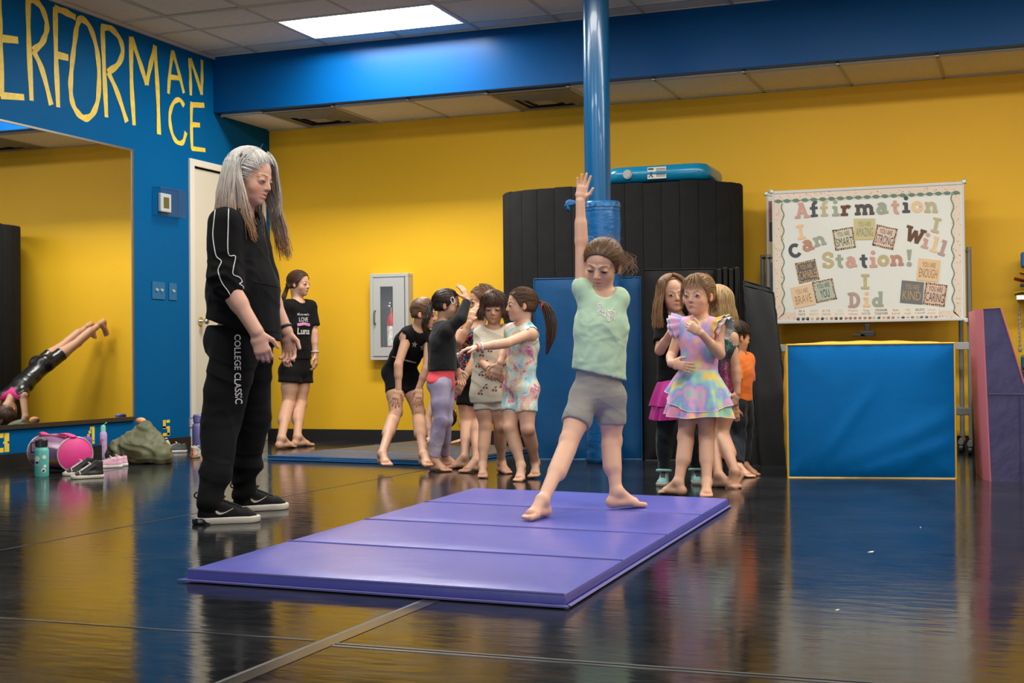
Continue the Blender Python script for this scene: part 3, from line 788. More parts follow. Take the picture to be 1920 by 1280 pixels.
q = MB(); q.cyl(vc, vc - (0, 0.008, 0), 0.034, n=24); q.cyl(vc - (0, 0.008, 0), vc - (0, 0.014, 0), 0.024, n=20); q.build('valve', mat('grey_valve', (0.35, 0.36, 0.36), 0.3), th, smooth=True)
lc = on_y(1232, 340, yc0 + 0.003); lc[2] = az
q = MB(); q.box(lc, (0.14, 0.012, 0.085)); lb = q.build('warning_label', mat('label_paper', (0.6, 0.57, 0.5), 0.5), th)
q = MB()
for i in range(6): q.box(lc + (0.03, -0.007, 0.03 - i * 0.011), (0.07, 0.001, 0.004))
q.box(lc + (-0.045, -0.007, 0.03), (0.04, 0.001, 0.012)); q.tube([lc + (-0.06, -0.0075, -0.03), lc + (-0.045, -0.0075, -0.01), lc + (-0.03, -0.0075, -0.03)], 0.004, 5); q.ell(lc + (-0.042, -0.0075, 0.004), (0.007, 0.002, 0.007)); q.build('label_print', mat('black_print', (0.02, 0.02, 0.02), 0.5), lb)

# ------------------------------------------------------------------ leaning blue and black mats around the pole
def slab(name, label, M, corner_bl, corner_br, h, thick, lean=0.0, cat='mat', group=None, wr=0.004, seed=0, seams=()):
    """vinyl covered foam slab: bottom edge from bl to br (front face), height h, leaning back by 'lean' metres"""
    bl = np.asarray(corner_bl, float); br = np.asarray(corner_br, float); ex = nrm(br - bl); W = np.linalg.norm(br - bl)
    bk = np.cross((0, 0, 1.0), ex); up = nrm(np.array((0, 0, 1.0)) * math.sqrt(max(h * h - lean * lean, 1e-6)) + bk * lean); n = np.cross(ex, up)  # n points to the front
    th = thing(name, label, cat, (bl + br) / 2, group)
    rg = random.Random(seed)
    nx_, nz_ = 24, 30; vs = []; fs = []
    def P(i, j):
        u = i / nx_; v = j / nz_; edge = min(u, 1 - u) * W; edgev = min(v, 1 - v) * h
        e = min(edge, edgev); puff = 0.016 * (1 - math.exp(-e / 0.08))
        wv = wr * math.sin(u * 9 * W + 5 * v + seed) * math.sin(v * 7 * h + 3 * u + seed * 2) + wr * 0.6 * math.sin(23 * u * W + 11 * v * h + seed) * math.exp(-edgev / 0.12)
        return bl + ex * W * u + up * h * v + n * (puff + wv * (1 - math.exp(-e / 0.03)))
    for j in range(nz_ + 1):
        for i in range(nx_ + 1): vs.append(P(i, j))
    B = len(vs)
    for j in range(nz_ + 1):
        for i in range(nx_ + 1):
            p = bl + ex * W * i / nx_ + up * h * j / nz_; vs.append(p - n * thick)
    w_ = nx_ + 1
    for j in range(nz_):
        for i in range(nx_):
            a = j * w_ + i; fs.append((a, a + 1, a + w_ + 1, a + w_)); fs.append((B + a, B + a + w_, B + a + w_ + 1, B + a + 1))
    for i in range(nx_):
        fs.append((i, B + i, B + i + 1, i + 1)); a = nz_ * w_ + i; fs.append((a, a + 1, B + a + 1, B + a))
    for j in range(nz_):
        a = j * w_; fs.append((a, a + w_, B + a + w_, B + a)); a = j * w_ + nx_; fs.append((a, B + a, B + a + w_, a + w_))
    q = MB(); q.add(vs, fs); o = q.build('cover', M, th, smooth=True)
    q = MB(); e2 = 0.005
    for a, b2 in ((bl, br), (br, br + up * h), (br + up * h, bl + up * h), (bl + up * h, bl)): q.tube([a + n * 0.002, b2 + n * 0.002], e2, 6)
    q.build('piping', M, th, smooth=True)
    for s_ in seams:
        q = MB(); a = bl + ex * W * s_; q.tube([a + n * 0.018, a + up * h + n * 0.018], 0.004, 6); q.build('seam', M, th, smooth=True)
    return th
M_BMAT = mat('dark_blue_vinyl', (0.002, 0.075, 0.22), 0.36, spec=0.3, bump=0.35, bscale=5, var=0.08, bdist=0.02)
M_KMAT = mat('black_vinyl', (0.0045, 0.0045, 0.0048), 0.45, spec=0.22, bump=0.25, bscale=5, bdist=0.02)
g0 = at(1003, 866, 9.35); g1 = at(1160, 868, 9.25); g2 = at(1203, 866, 9.25)
def fl(p): p = np.array(p); p[2] = 0.0; return p
slab('landing_mat', 'dark blue vinyl landing mat standing on edge behind the pole', M_BMAT, fl(at(1003, 870, 9.4)), fl(at(1204, 870, 9.3)), 1.24, 0.12, 0.06, seed=2, seams=(0.82,), wr=0.006)
fm = slab('folding_mat', 'black vinyl folded mat standing upright behind the girls, panel edges showing', M_KMAT, fl(at(1210, 872, 9.2)), fl(at(1345, 872, 9.15)), 1.28, 0.07, 0.03, group='black folded mats', seed=5)
for i in range(4):      # the folded panels seen edge-on
    a = fl(at(1349 + i * 11, 872, 9.05)); ed = nrm(np.array((_cy, _sy, 0))); bk_ = np.cross((0, 0, 1.0), ed); h_ = 1.275 + 0.01 * (i % 2)
    q = MB(); q.add([a + ed * x + bk_ * (y + 0.02 * z / h_) + np.array((0, 0, z)) for x in (0.002, 0.034) for y in (0, 0.5) for z in (0, h_)], [(0, 1, 3, 2), (4, 6, 7, 5), (0, 4, 5, 1), (2, 3, 7, 6), (0, 2, 6, 4), (1, 5, 7, 3)])
    q.build('folded_panel', M_KMAT, fm, bevel=0.008)
def leaning(name, label, pts_front, depth_dir, thick, M, group, seed):
    q = MB(); P = [np.asarray(p, float) for p in pts_front]; th = thing(name, label, 'mat', (P[0] + P[1]) / 2, group)
    n = np.asarray(depth_dir, float)
    k_ = 10; vs = []; fs = []
    for lay in (0, 1):
        for j in range(k_ + 1):
            for i in range(k_ + 1):
                u, v = i / k_, j / k_
                p = (P[0] * (1 - u) + P[1] * u) * (1 - v) + (P[3] * (1 - u) + P[2] * u) * v
                e = min(u, 1 - u, v, 1 - v)
                bulge = 0.012 * (1 - math.exp(-e * 12)) + 0.003 * math.sin(9 * u + 14 * v + seed)
                vs.append(p - n * (bulge if lay == 0 else -thick))
    w_ = k_ + 1; B = w_ * w_
    for j in range(k_):
        for i in range(k_):
            a = j * w_ + i; fs.append((a, a + 1, a + w_ + 1, a + w_)); fs.append((B + a, B + a + w_, B + a + w_ + 1, B + a + 1))
    for i in range(k_):
        fs.append((i, B + i, B + i + 1, i + 1)); a = k_ * w_ + i; fs.append((a, a + 1, B + a + 1, B + a))
        a = i * w_; fs.append((a, a + w_, B + a + w_, B + a)); a = i * w_ + k_; fs.append((a, B + a, B + a + w_, a + w_))
    q.add(vs, fs); q.build('cover', M, th, smooth=True)
    q = MB()
    for a, b2 in ((P[0], P[3]), (P[3], P[2]), (P[2], P[1])):
        q.tube([a * (1 - t) + b2 * t + n * (thick * 0.0) + np.array((0, 0, 0.0)) + 0.003 * math.sin(t * 60) * nrm(P[1] - P[0]) for t in np.linspace(0, 1, 24)], 0.006, 6)
    q.build('piping', M, th, smooth=True)
    return th
dd_ = np.array((-_sy, _cy, 0.0))
for i, (xb0, xt0, xb1, xt1, yt0, yt1, dp) in enumerate([(1408, 1394, 1482, 1444, 526, 540, 8.75), (1428, 1394, 1490, 1450, 534, 548, 8.6)]):
    b0 = on_floor(xb0, 885, 0.0); b0 = fl(at(xb0, 880, dp)); b1 = fl(at(xb1, 885, dp - 0.05)); t1 = at(xt1, yt1, dp + 0.25); t0 = at(xt0, yt0, dp + 0.3)
    leaning('folding_mat', ('black vinyl mat leaning beside the whiteboard stand, rear one', 'black vinyl mat leaning beside the whiteboard stand, front one')[i], [b0, b1, t1, t0], dd_, 0.05, M_KMAT, 'black folded mats', i)

# ------------------------------------------------------------------ blue foam block with yellow sides
M_BBLK = mat('bright_blue_vinyl', (0.0006, 0.135, 0.42), 0.42, spec=0.1, bump=0.25, bscale=4, var=0.06, vscale=2.5, bdist=0.02)
M_YBLK = mat('yellow_vinyl', (0.72, 0.42, 0.03), 0.4, bump=0.2, bscale=6)
bl = fl(on_floor(1478, 895)); br = fl(on_floor(1793, 897)); exb = nrm(br - bl); Wb = np.linalg.norm(br - bl); bk = np.cross((0, 0, 1.0), exb); Hb = 0.752; Db = 0.42
th = thing('foam_block', 'large blue vinyl foam block with yellow sides in front of the whiteboard', 'foam block', (bl + br) / 2)
q = MB(); vs = []; fs = []; n1, n2 = 40, 32
for j in range(n2 + 1):
    for i in range(n1 + 1):
        u, v = i / n1, j / n2; e = min(u * Wb, (1 - u) * Wb, v * Hb, (1 - v) * Hb)
        pf = 0.022 * (1 - math.exp(-e / 0.09))
        X, Zz = u * Wb, v * Hb
        fold = 0.0
        for (x0, z0, ang, wd, amp, ln) in ((0.62, 0.1, 0.38, 0.045, 0.010, 0.42), (0.58, 0.2, 0.42, 0.06, 0.006, 0.4), (0.33, 0.3, 0.95, 0.03, 0.006, 0.25), (0.8, 0.3, 0.5, 0.05, 0.004, 0.2), (0.6, 0.035, 0.5, 0.02, 0.006, 0.1)):
            ca, sa = math.cos(ang), math.sin(ang); a = (X - x0) * ca + (Zz - z0) * sa; b2 = -(X - x0) * sa + (Zz - z0) * ca
            fold += amp * math.exp(-(b2 / wd) ** 2) * math.exp(-(a / ln) ** 4)
        gath = 0.0035 * math.sin(X * 75 + 4 * math.sin(X * 9)) * math.exp(-(Hb - Zz) / 0.06) + 0.003 * math.sin(X * 60 + 20 * Zz) * math.exp(-Zz / 0.05)
        vs.append(bl + exb * X + np.array((0, 0, Zz)) - bk * (pf + (fold + gath) * (1 - math.exp(-e / 0.02))))
w_ = n1 + 1
for j in range(n2):
    for i in range(n1): a = j * w_ + i; fs.append((a, a + 1, a + w_ + 1, a + w_))
q.add(vs, fs); q.build('front_panel', M_BBLK, th, smooth='all')
q = MB(); q.add([bl + bk * Db, br + bk * Db, br + bk * Db + (0, 0, Hb), bl + bk * Db + (0, 0, Hb)], [(0, 3, 2, 1)]); q.build('back_panel', M_BBLK, th)
for nm, a, b2, out in (('side_panel', bl, bl + (0, 0, Hb), -exb), ('side_panel', br, br + (0, 0, Hb), exb), ('side_panel', bl + (0, 0, Hb), br + (0, 0, Hb), np.array((0, 0, 1.0))), ('side_panel', bl, br, np.array((0, 0, -1.0)))):
    q = MB(); vs = []; fs = []
    for j in range(9):
        for i in range(25):
            u, v = i / 24, j / 8; pf = 0.022 * (1 - math.exp(-min(u, 1 - u) * 6)) * math.sin(math.pi * v) ** 0.6 if out[2] > -0.5 else 0
            vs.append(a * (1 - u) + b2 * u + bk * Db * v + out * (pf + (0.002 if out[2] > -.5 else -0.0) * math.sin(u * 30)))
    for j in range(8):
        for i in range(24): c_ = j * 25 + i; fs.append((c_, c_ + 1, c_ + 26, c_ + 25))
    q.add(vs, fs); q.build(nm, M_YBLK, th, smooth='all')
q = MB()
for a, b2 in ((bl, br), (br, br + (0, 0, Hb)), (br + (0, 0, Hb), bl + (0, 0, Hb)), (bl + (0, 0, Hb), bl)): q.tube([a, b2], 0.006, 6)
q.build('piping', M_YBLK, th, smooth=True)

# ------------------------------------------------------------------ purple and pink wedge at the right edge
M_PUR = mat('dark_purple_vinyl', (0.045, 0.04, 0.13), 0.35, bump=0.35, bscale=6, var=0.08, bdist=0.02)
M_PNK = mat('pink_vinyl', (0.5, 0.15, 0.2), 0.4, bump=0.2, bscale=8)
wb = fl(on_floor(1857, 902)); wd_ = depth_of(wb); ex = np.array((0.985, 0.17, 0)); bkw = np.cross((0, 0, 1.0), ex)
def wpt(px, py): # point of the wedge front plane
    r = ray(px, py); t_ = ((wb - C_O) @ bkw) / (r @ bkw); return C_O + r * t_
tl = wpt(1842, 579); tr = wpt(1876, 577); sl = (wpt(1920, 718) - tr); sl = sl / -sl[2]
zr = 0.33; rr_p = tr + sl * (tr[2] - zr); rbot = rr_p.copy(); rbot[2] = 0.0
F4 = [wb, rbot, rr_p, tr, tl]; Dw = 0.55
th = thing('incline_wedge', 'folded dark purple incline wedge with pink sides at the right edge', 'wedge mat', (wb + rbot) / 2)
out_l = -nrm(ex)
q = MB(); q.add(F4, [(0, 1, 2, 3, 4)]); q.build('front_panel', M_PUR, th)
q = MB(); q.add([p + bkw * Dw for p in F4], [(4, 3, 2, 1, 0)]); q.build('back_panel', M_PUR, th)
lb = wb + bkw * Dw; lt = tl + bkw * Dw
def curved(a, b2, c_, d_, out, amp, m_, nm):
    q = MB(); vs = []; fs = []
    for j in range(7):
        for i in range(19):
            u, v = i / 18, j / 6
            p = (a * (1 - v) + b2 * v) * (1 - u) + (d_ * (1 - v) + c_ * v) * u
            vs.append(p + out * amp * math.sin(math.pi * u) ** 0.7 * math.sin(math.pi * v) ** 0.7)
    for j in range(6):
        for i in range(18): k0 = j * 19 + i; fs.append((k0, k0 + 1, k0 + 20, k0 + 19))
    q.add(vs, fs); q.build(nm, m_, th, smooth='all')
# the left side bulges out towards the viewer
curved(wb + out_l * 0.02 + bkw * 0.12, lb + out_l * 0.0, lt, tl + out_l * 0.022 + bkw * 0.12, out_l, 0.012, M_PNK, 'side_panel')
curved(wb, wb + out_l * 0.02 + bkw * 0.12, tl + out_l * 0.022 + bkw * 0.12, tl, out_l, 0.004, M_PNK, 'side_panel')
curved(rr_p, rr_p + bkw * Dw, tr + bkw * Dw, tr, np.array((0.9, 0, 0.45)), 0.01, M_PNK, 'side_panel')
curved(rbot, rbot + bkw * Dw, rr_p + bkw * Dw, rr_p, np.array((1.0, 0, 0)), 0.01, M_PNK, 'side_panel')
curved(tl, tl + bkw * Dw, tr + bkw * Dw, tr, np.array((0, 0, 1.0)), 0.006, M_PUR, 'top_panel')
q = MB(); sm = wpt(1852, 739); e1 = wpt(1912, 739); q.tube([sm - bkw * 0.002, e1 - bkw * 0.002, e1 + (e1 - sm) * 1.5 - bkw * 0.002], 0.003, 6); q.tube([e1 - bkw * 0.002, fl(wpt(1914, 905)) - bkw * 0.002], 0.003, 6); q.build('seam', M_PUR, th, smooth=True)
q = MB(); q.tube([wb, tl, tr, rr_p, rbot], 0.005, 6); q.build('piping', M_PNK, th, smooth=True)

# dark block and rack at the right edge
q = MB(); a = fl(at(1825, 860, 9.2)); q.box((a[0] + 0.15, a[1] + 0.05, 0.31), (0.3, 0.3, 0.62)); tag(q.build('foam_column', M_KMAT, bevel=0.03), 'black foam column standing behind the purple wedge', 'mat')
hz = on_y(1912, 560, YB - 0.15)
th = thing('wall_hook_rack', 'metal wall rack holding hung straps at the right edge', 'rack', (hz[0], YB, hz[2]))
q = MB(); q.span((hz[0] - 0.02, YB - 0.28, hz[2] - 0.01), (hz[0] + 0.6, YB, hz[2] + 0.02)); q.build('shelf_bar', M_STEEL, th)
for i, (c_, dz, nm) in enumerate((((0.55, 0.35, 0.02), 0.015, 'yellow'), ((0.004, 0.1, 0.3), 0.065, 'blue'), ((0.25, 0.01, 0.02), 0.115, 'dark red'), ((0.6, 0.4, 0.02), 0.165, 'bright yellow'), ((0.003, 0.1, 0.33), 0.21, 'deep blue'))):
    q = MB(); zz = hz[2] + 0.02 + dz; hh = 0.1 if i == 4 else 0.022
    P = [np.array((hz[0] - 0.035 + 0.04 * (i % 2) + t * 0.55, YB - 0.15 - 0.02 * (i % 2), zz + 0.012 * math.sin(t * 16 + i))) for t in np.linspace(0, 1, 12)]
    q.tube(P, 0.05, 8, flat=0.25 if i < 4 else 0.9) if i < 4 else q.box((hz[0] + 0.3, YB - 0.15, zz + 0.045), (0.58, 0.14, 0.11))
    tag(q.build('strap_bundle' if i < 4 else 'storage_tub', mat('strap_' + nm.replace(' ', '_'), c_, 0.45), smooth=(i < 4), bevel=0.0 if i < 4 else 0.015), ('folded %s strap on the wall rack at the right edge' % nm) if i < 4 else 'deep blue tub on top of the wall rack straps', 'strap' if i < 4 else 'tub')
r0 = on_y(1911, 575, YB - 0.12); r1 = on_y(1913, 655, YB - 0.12)
q = MB(); q.tube([r0 * (1 - t) + r1 * t + np.array((0.004 * math.sin(t * 60), 0.004 * math.cos(t * 60), 0)) for t in np.linspace(0, 1, 40)], 0.007, 6); q.ell(r1, (0.014, 0.014, 0.02))
tag(q.build('jump_rope', mat('braided_rope', (0.35, 0.33, 0.3), 0.7, var=0.5, vscale=70), smooth='all'), 'knotted grey rope hanging from the wall rack', 'rope')
t0 = on_y(1917, 668, YB - 0.25)
q = MB(); q.box((t0[0] + 0.2, YB - 0.25, t0[2] - 0.04), (0.42, 0.3, 0.1)); tag(q.build('storage_bin', mat('teal_plastic', (0.004, 0.08, 0.1), 0.4), bevel=0.015), 'dark teal bin behind the purple wedge', 'bin')
q = MB(); q.box((t0[0] + 0.2, YB - 0.25, (t0[2] - 0.09) / 2), (0.46, 0.34, t0[2] - 0.095)); tag(q.build('low_cabinet', mat('dark_cabinet', (0.02, 0.02, 0.022), 0.5), bevel=0.01), 'dark low cabinet under the teal bin', 'cabinet')
# ------------------------------------------------------------------ two rolling whiteboards, the front one decorated
M_ALU = mat('satin_aluminium', (0.5, 0.5, 0.48), 0.35, metal=0.7)
M_FRAME = mat('white_board_frame', (0.62, 0.62, 0.6), 0.4)
M_GPOST = mat('grey_powder_coat', (0.17, 0.175, 0.165), 0.45)
def dotted(name, base, dots, scale, thr=0.16):
    m = bpy.data.materials.new(name); m.use_nodes = True; nt = m.node_tree; b = nt.nodes['Principled BSDF']; b.inputs['Roughness'].default_value = 0.6
    tc = nt.nodes.new('ShaderNodeTexCoord'); vo = nt.nodes.new('ShaderNodeTexVoronoi'); vo.inputs['Scale'].default_value = scale
    nt.links.new(tc.outputs['Object'], vo.inputs['Vector'])
    lt = nt.nodes.new('ShaderNodeMath'); lt.operation = 'LESS_THAN'; lt.inputs[1].default_value = thr; nt.links.new(vo.outputs['Distance'], lt.inputs[0])
    cr = nt.nodes.new('ShaderNodeValToRGB'); cr.color_ramp.interpolation = 'CONSTANT'
    while len(cr.color_ramp.elements) < len(dots): cr.color_ramp.elements.new(0.5)
    for i, c_ in enumerate(dots): cr.color_ramp.elements[i].position = i / len(dots); cr.color_ramp.elements[i].color = lin(c_)
    sp = nt.nodes.new('ShaderNodeSeparateColor'); nt.links.new(vo.outputs['Color'], sp.inputs[0]); nt.links.new(sp.outputs[0], cr.inputs[0])
    mx = nt.nodes.new('ShaderNodeMix'); mx.data_type = 'RGBA'; mx.inputs[6].default_value = base; nt.links.new(lt.outputs[0], mx.inputs[0]); nt.links.new(cr.outputs[0], mx.inputs[7]); nt.links.new(mx.outputs[2], b.inputs['Base Color'])
    return m
def stand(label, bx0, bx1, bz0, bz1, y, px0, px1, ztop, rail=True):
    th = thing('rolling_whiteboard', label, 'whiteboard', ((bx0 + bx1) / 2, y, 0))
    for x in (px0, px1):
        q = MB(); q.cyl((x, y + 0.03, 0.1), (x, y + 0.03, ztop), 0.017, n=14); q.build('post', M_GPOST, th, smooth=True)
        q = MB(); q.tube([(x, y - 0.22, 0.075), (x, y + 0.12, 0.075)], 0.02, 8); ft = q.build('foot', M_GPOST, th, smooth=True)
        for yy in (y - 0.2, y + 0.1):
            q = MB(); q.cyl((x - 0.012, yy, 0.03), (x + 0.012, yy, 0.03), 0.03, n=16); q.cyl((x, yy, 0.03), (x, yy, 0.08), 0.01); q.build('caster', mat('caster_black', (0.02, 0.02, 0.02), 0.4), ft, smooth=True)
    q = MB(); q.box(((px0 + px1) / 2, y + 0.03, 0.75), (px1 - px0, 0.03, 0.055)); q.build('cross_rail', mat('grey_rail', (0.33, 0.335, 0.32), 0.45), th, bevel=0.006)
    q = MB(); q.box(((px0 + px1) / 2, y + 0.03, 0.29), (px1 - px0, 0.03, 0.055)); q.build('cross_rail', M_GPOST, th, bevel=0.006)
    q = MB(); fw = 0.022
    q.span((bx0, y - 0.015, bz0), (bx1, y + 0.012, bz0 + fw)); q.span((bx0, y - 0.015, bz1 - fw), (bx1, y + 0.012, bz1)); q.span((bx0, y - 0.015, bz0 + fw), (bx0 + fw * 0.7, y + 0.012, bz1 - fw)); q.span((bx1 - fw * 0.7, y - 0.015, bz0 + fw), (bx1, y + 0.012, bz1 - fw))
    q.build('frame', M_FRAME, th, bevel=0.004)
    for cxx, czz in ((bx0, bz0), (bx1, bz0), (bx0, bz1), (bx1, bz1)):
        q = MB(); q.box((cxx, y - 0.002, czz), (0.032, 0.032, 0.032)); q.build('corner_cap', M_ALU, th, bevel=0.006)
    q = MB(); q.span((bx0 + 0.01, y - 0.008, bz0 + 0.01), (bx1 - 0.01, y + 0.008, bz1 - 0.01)); pn = q.build('board_panel', mat('board_white', (0.74, 0.75, 0.69), 0.45), th)
    for x in (px0, px1):
        q = MB(); q.cyl((x, y + 0.02, (bz0 + bz1) / 2), ((bx0 if x < bx0 + 0.5 else bx1), y, (bz0 + bz1) / 2), 0.008); q.build('pivot', M_STEEL, th)
    return th, pn
BYF = 10.12
sc_ = BYF / 10.15
bx0, bx1, bz0, bz1 = -1.775, -0.428, 0.928, 1.905
th2, pn2 = stand('plain whiteboard on a rolling stand hidden behind the affirmation board', -1.86, -0.5, 0.95, 1.92, 10.36, -1.9, -0.475, 1.46)
for i, c_ in enumerate(((150, 95, 85), (70, 50, 45), (205, 175, 125), (130, 110, 115), (100, 130, 115))):
    z1 = 1.86 - i * 0.155; q = MB(); q.span((-1.84, 10.345, z1 - 0.15), (-1.7, 10.351, z1)); q.build('paper_strip', mat('board_paper', lin(c_), 0.7), pn2)
thb, pan = stand('whiteboard on a rolling stand covered in Affirmation Station letters and cards', bx0, bx1, bz0, bz1, BYF, -1.815, -0.405, 1.445)
q = MB(); mx_ = (bx0 + bx1) / 2
q.box((mx_, BYF, 0.845), (0.10, 0.05, 0.035)); q.box((mx_, BYF, 0.885), (0.035, 0.035, 0.06)); q.box((mx_ - 0.06, BYF - 0.01, 0.835), (0.09, 0.03, 0.02)); q.build('latch', mat('latch_black', (0.02, 0.02, 0.02), 0.35), thb, bevel=0.003)
BN = np.array((0, -1.0, 0)); EXB = np.array((1.0, 0, 0)); EZB = np.array((0, 0, 1.0))
YS = BYF - 0.009
def bp(cx, cy, lift=0.0):
    p = on_y(1420 + cx * 0.26566, 320 + cy * 0.26566, YS); p[1] = YS - lift; return p
BU = np.linalg.norm(bp(1460, 600) - bp(120, 600)) / 1340.0      # metres per tracing unit
def poly_on_board(mb, pts, lift):
    P = [bp(x, y, lift) for x, y in pts]; mb.add(P, [tuple(range(len(P)))[::-1]])
M_DOT = dotted('dotted_border_paper', lin((226, 208, 190)), [(60, 50, 45), (180, 120, 90), (120, 100, 90), (225, 175, 120)], 62, 0.2)
M_GREEN = mat('sage_green_paper', lin((95, 130, 112)), 0.6)
q = MB(); poly_on_board(q, [(120, 160), (1435, 90), (1435, 165), (120, 232)], 0.0006); q.build('border_strip', M_DOT, pan)
q = MB(); poly_on_board(q, [(118, 232), (182, 229), (190, 1010), (127, 1062)], 0.0006); q.build('border_strip', M_DOT, pan)
q = MB(); poly_on_board(q, [(1368, 165), (1435, 163), (1442, 1045), (1385, 1000)], 0.0006); q.build('border_strip', M_DOT, pan)
q = MB(); poly_on_board(q, [(127, 1062), (190, 1000), (1385, 985), (1442, 1045)], 0.0006); q.build('border_strip', M_DOT, pan)
def wavy(x0, y0, x1, y1, n_, amp):
    P = []
    for t in np.linspace(0, 1, n_ * 12):
        nx_, ny_ = -(y1 - y0), (x1 - x0); L = math.hypot(nx_, ny_); s_ = amp * math.sin(t * n_ * 2 * math.pi)
        P.append(bp(x0 + (x1 - x0) * t + nx_ / L * s_, y0 + (y1 - y0) * t + ny_ / L * s_, 0.001))
    q = MB(); ribbon(q, P, 8 * BU, BN, 0.0004); q.build('wavy_ribbon', M_GREEN, pan)
wavy(178, 230, 184, 1005, 7, 9); wavy(1376, 165, 1384, 990, 7, 9)
q = MB(); ribbon(q, [bp(125, 217, 0.001), bp(1425, 155, 0.001)], 5 * BU, BN, 0.0003); q.build('wavy_ribbon', M_GREEN, pan)
for i in range(21):
    cx_ = 147 + i * 62.8; cy_ = 216 - i * 3.05; q = MB()
    poly_on_board(q, [(cx_ - 31, cy_), (cx_ - 14, cy_ - 11), (cx_, cy_ - 14), (cx_ + 14, cy_ - 11), (cx_ + 31, cy_), (cx_ + 14, cy_ + 11), (cx_, cy_ + 14), (cx_ - 14, cy_ + 11)], 0.0016)
    q.build('scallop', M_GREEN, pan)
# slab-serif paper letters from strokes; y runs 0..1 (baseline to cap height)
def arc(cx, cy, rx, ry, a0, a1, n_=12):
    return [(cx + rx * math.cos(math.radians(a0 + (a1 - a0) * i / n_)), cy + ry * math.sin(math.radians(a0 + (a1 - a0) * i / n_))) for i in range(n_ + 1)]
h_ = 0.09
SLAB = {
 'A': (0.95, [[(.2, .05), (.47, .95)], [(.47, .95), (.75, .05)], [(.27, .33), (.68, .33)], [(0, h_), (.36, h_)], [(.58, h_), (.95, h_)], [(.25, .91), (.55, .91)]]),
 'f': (0.6, [[(.25, 0), (.25, .7)] + arc(.42, .72, .17, .2, 180, 60, 6), [(.02, .58), (.52, .58)], [(.03, h_), (.5, h_)]]),
 'i': (0.48, [[(.24, 0), (.24, .62)], [(0, h_), (.48, h_)], [(.04, .57), (.26, .57)], 'dot']),
 'r': (0.66, [[(.22, 0), (.22, .62)], [(0, h_), (.46, h_)], [(.02, .57), (.26, .57)], arc(.44, .38, .2, .2, 170, 40, 6)]),
 'm': (1.2, [[(.2, 0), (.2, .62)], [(.02, .57), (.2, .57)], arc(.4, .36, .2, .2, 180, 0, 8) + [(.6, 0)], arc(.8, .36, .2, .2, 180, 0, 8) + [(1.0, 0)], [(0, h_), (.36, h_)], [(.46, h_), (.76, h_)], [(.88, h_), (1.18, h_)]]),
 'a': (0.72, [arc(.3, .22, .19, .16, 0, 360, 16), [(.52, .06), (.52, .4)] + arc(.32, .42, .2, .17, 0, 150, 8), [(.46, h_), (.72, h_)]]),
 't': (0.58, [[(.26, .86), (.26, .24)] + arc(.4, .22, .14, .14, 180, 300, 6), [(.02, .58), (.52, .58)]]),
 'o': (0.7, [arc(.35, .32, .24, .24, 0, 360, 20)]),
 'n': (0.82, [[(.2, 0), (.2, .62)], [(.02, .57), (.2, .57)], arc(.41, .34, .21, .22, 180, 0, 8) + [(.62, 0)], [(0, h_), (.38, h_)], [(.48, h_), (.8, h_)]]),
 'S': (0.78, [arc(.38, .72, .25, .2, 20, 230, 10) + arc(.38, .28, .27, .2, 60, -160, 10), [(.62, .92), (.62, .66)], [(.13, .34), (.13, .06)]]),
 'C': (0.8, [arc(.42, .42, .3, .34, 40, 320, 18)]),
 'W': (1.3, [[(.2, .95), (.42, .04)], [(.42, .04), (.65, .8)], [(.65, .8), (.88, .04)], [(.88, .04), (1.1, .95)], [(0, .91), (.4, .91)], [(.9, .91), (1.3, .91)]]),
 'l': (0.46, [[(.23, 0), (.23, 1.0)], [(0, h_), (.46, h_)], [(.03, .92), (.25, .92)]]),
 'I': (0.55, [[(.27, 0), (.27, 1)], [(0, h_), (.54, h_)], [(0, .91), (.54, .91)]]),
 'D': (0.85, [[(.22, 0), (.22, 1)], [(0, h_), (.3, h_)], [(0, .91), (.3, .91)], [(.22, .91)] + arc(.34, .5, .34, .41, 90, -90, 12) + [(.22, .09)]]),
 'd': (0.78, [arc(.32, .3, .21, .22, 0, 360, 16), [(.56, 0), (.56, 1)], [(.4, .92), (.56, .92)], [(.56, h_), (.76, h_)]]),
 '!': (0.4, [[(.2, .36), (.2, 1.0)], 'dot0']),
}
PAL = dict(p=(204, 158, 144), k=(72, 76, 82), y=(188, 178, 142), g=(158, 166, 146), b=(104, 66, 46), d=(84, 74, 76), o=(232, 196, 152), c=(190, 176, 130), r=(186, 138, 118), m=(180, 152, 144), t=(196, 184, 150))
MPAL = {k_: mat('letter_paper_' + k_, lin(v), 0.65, var=0.05, vscale=30) for k_, v in PAL.items()}
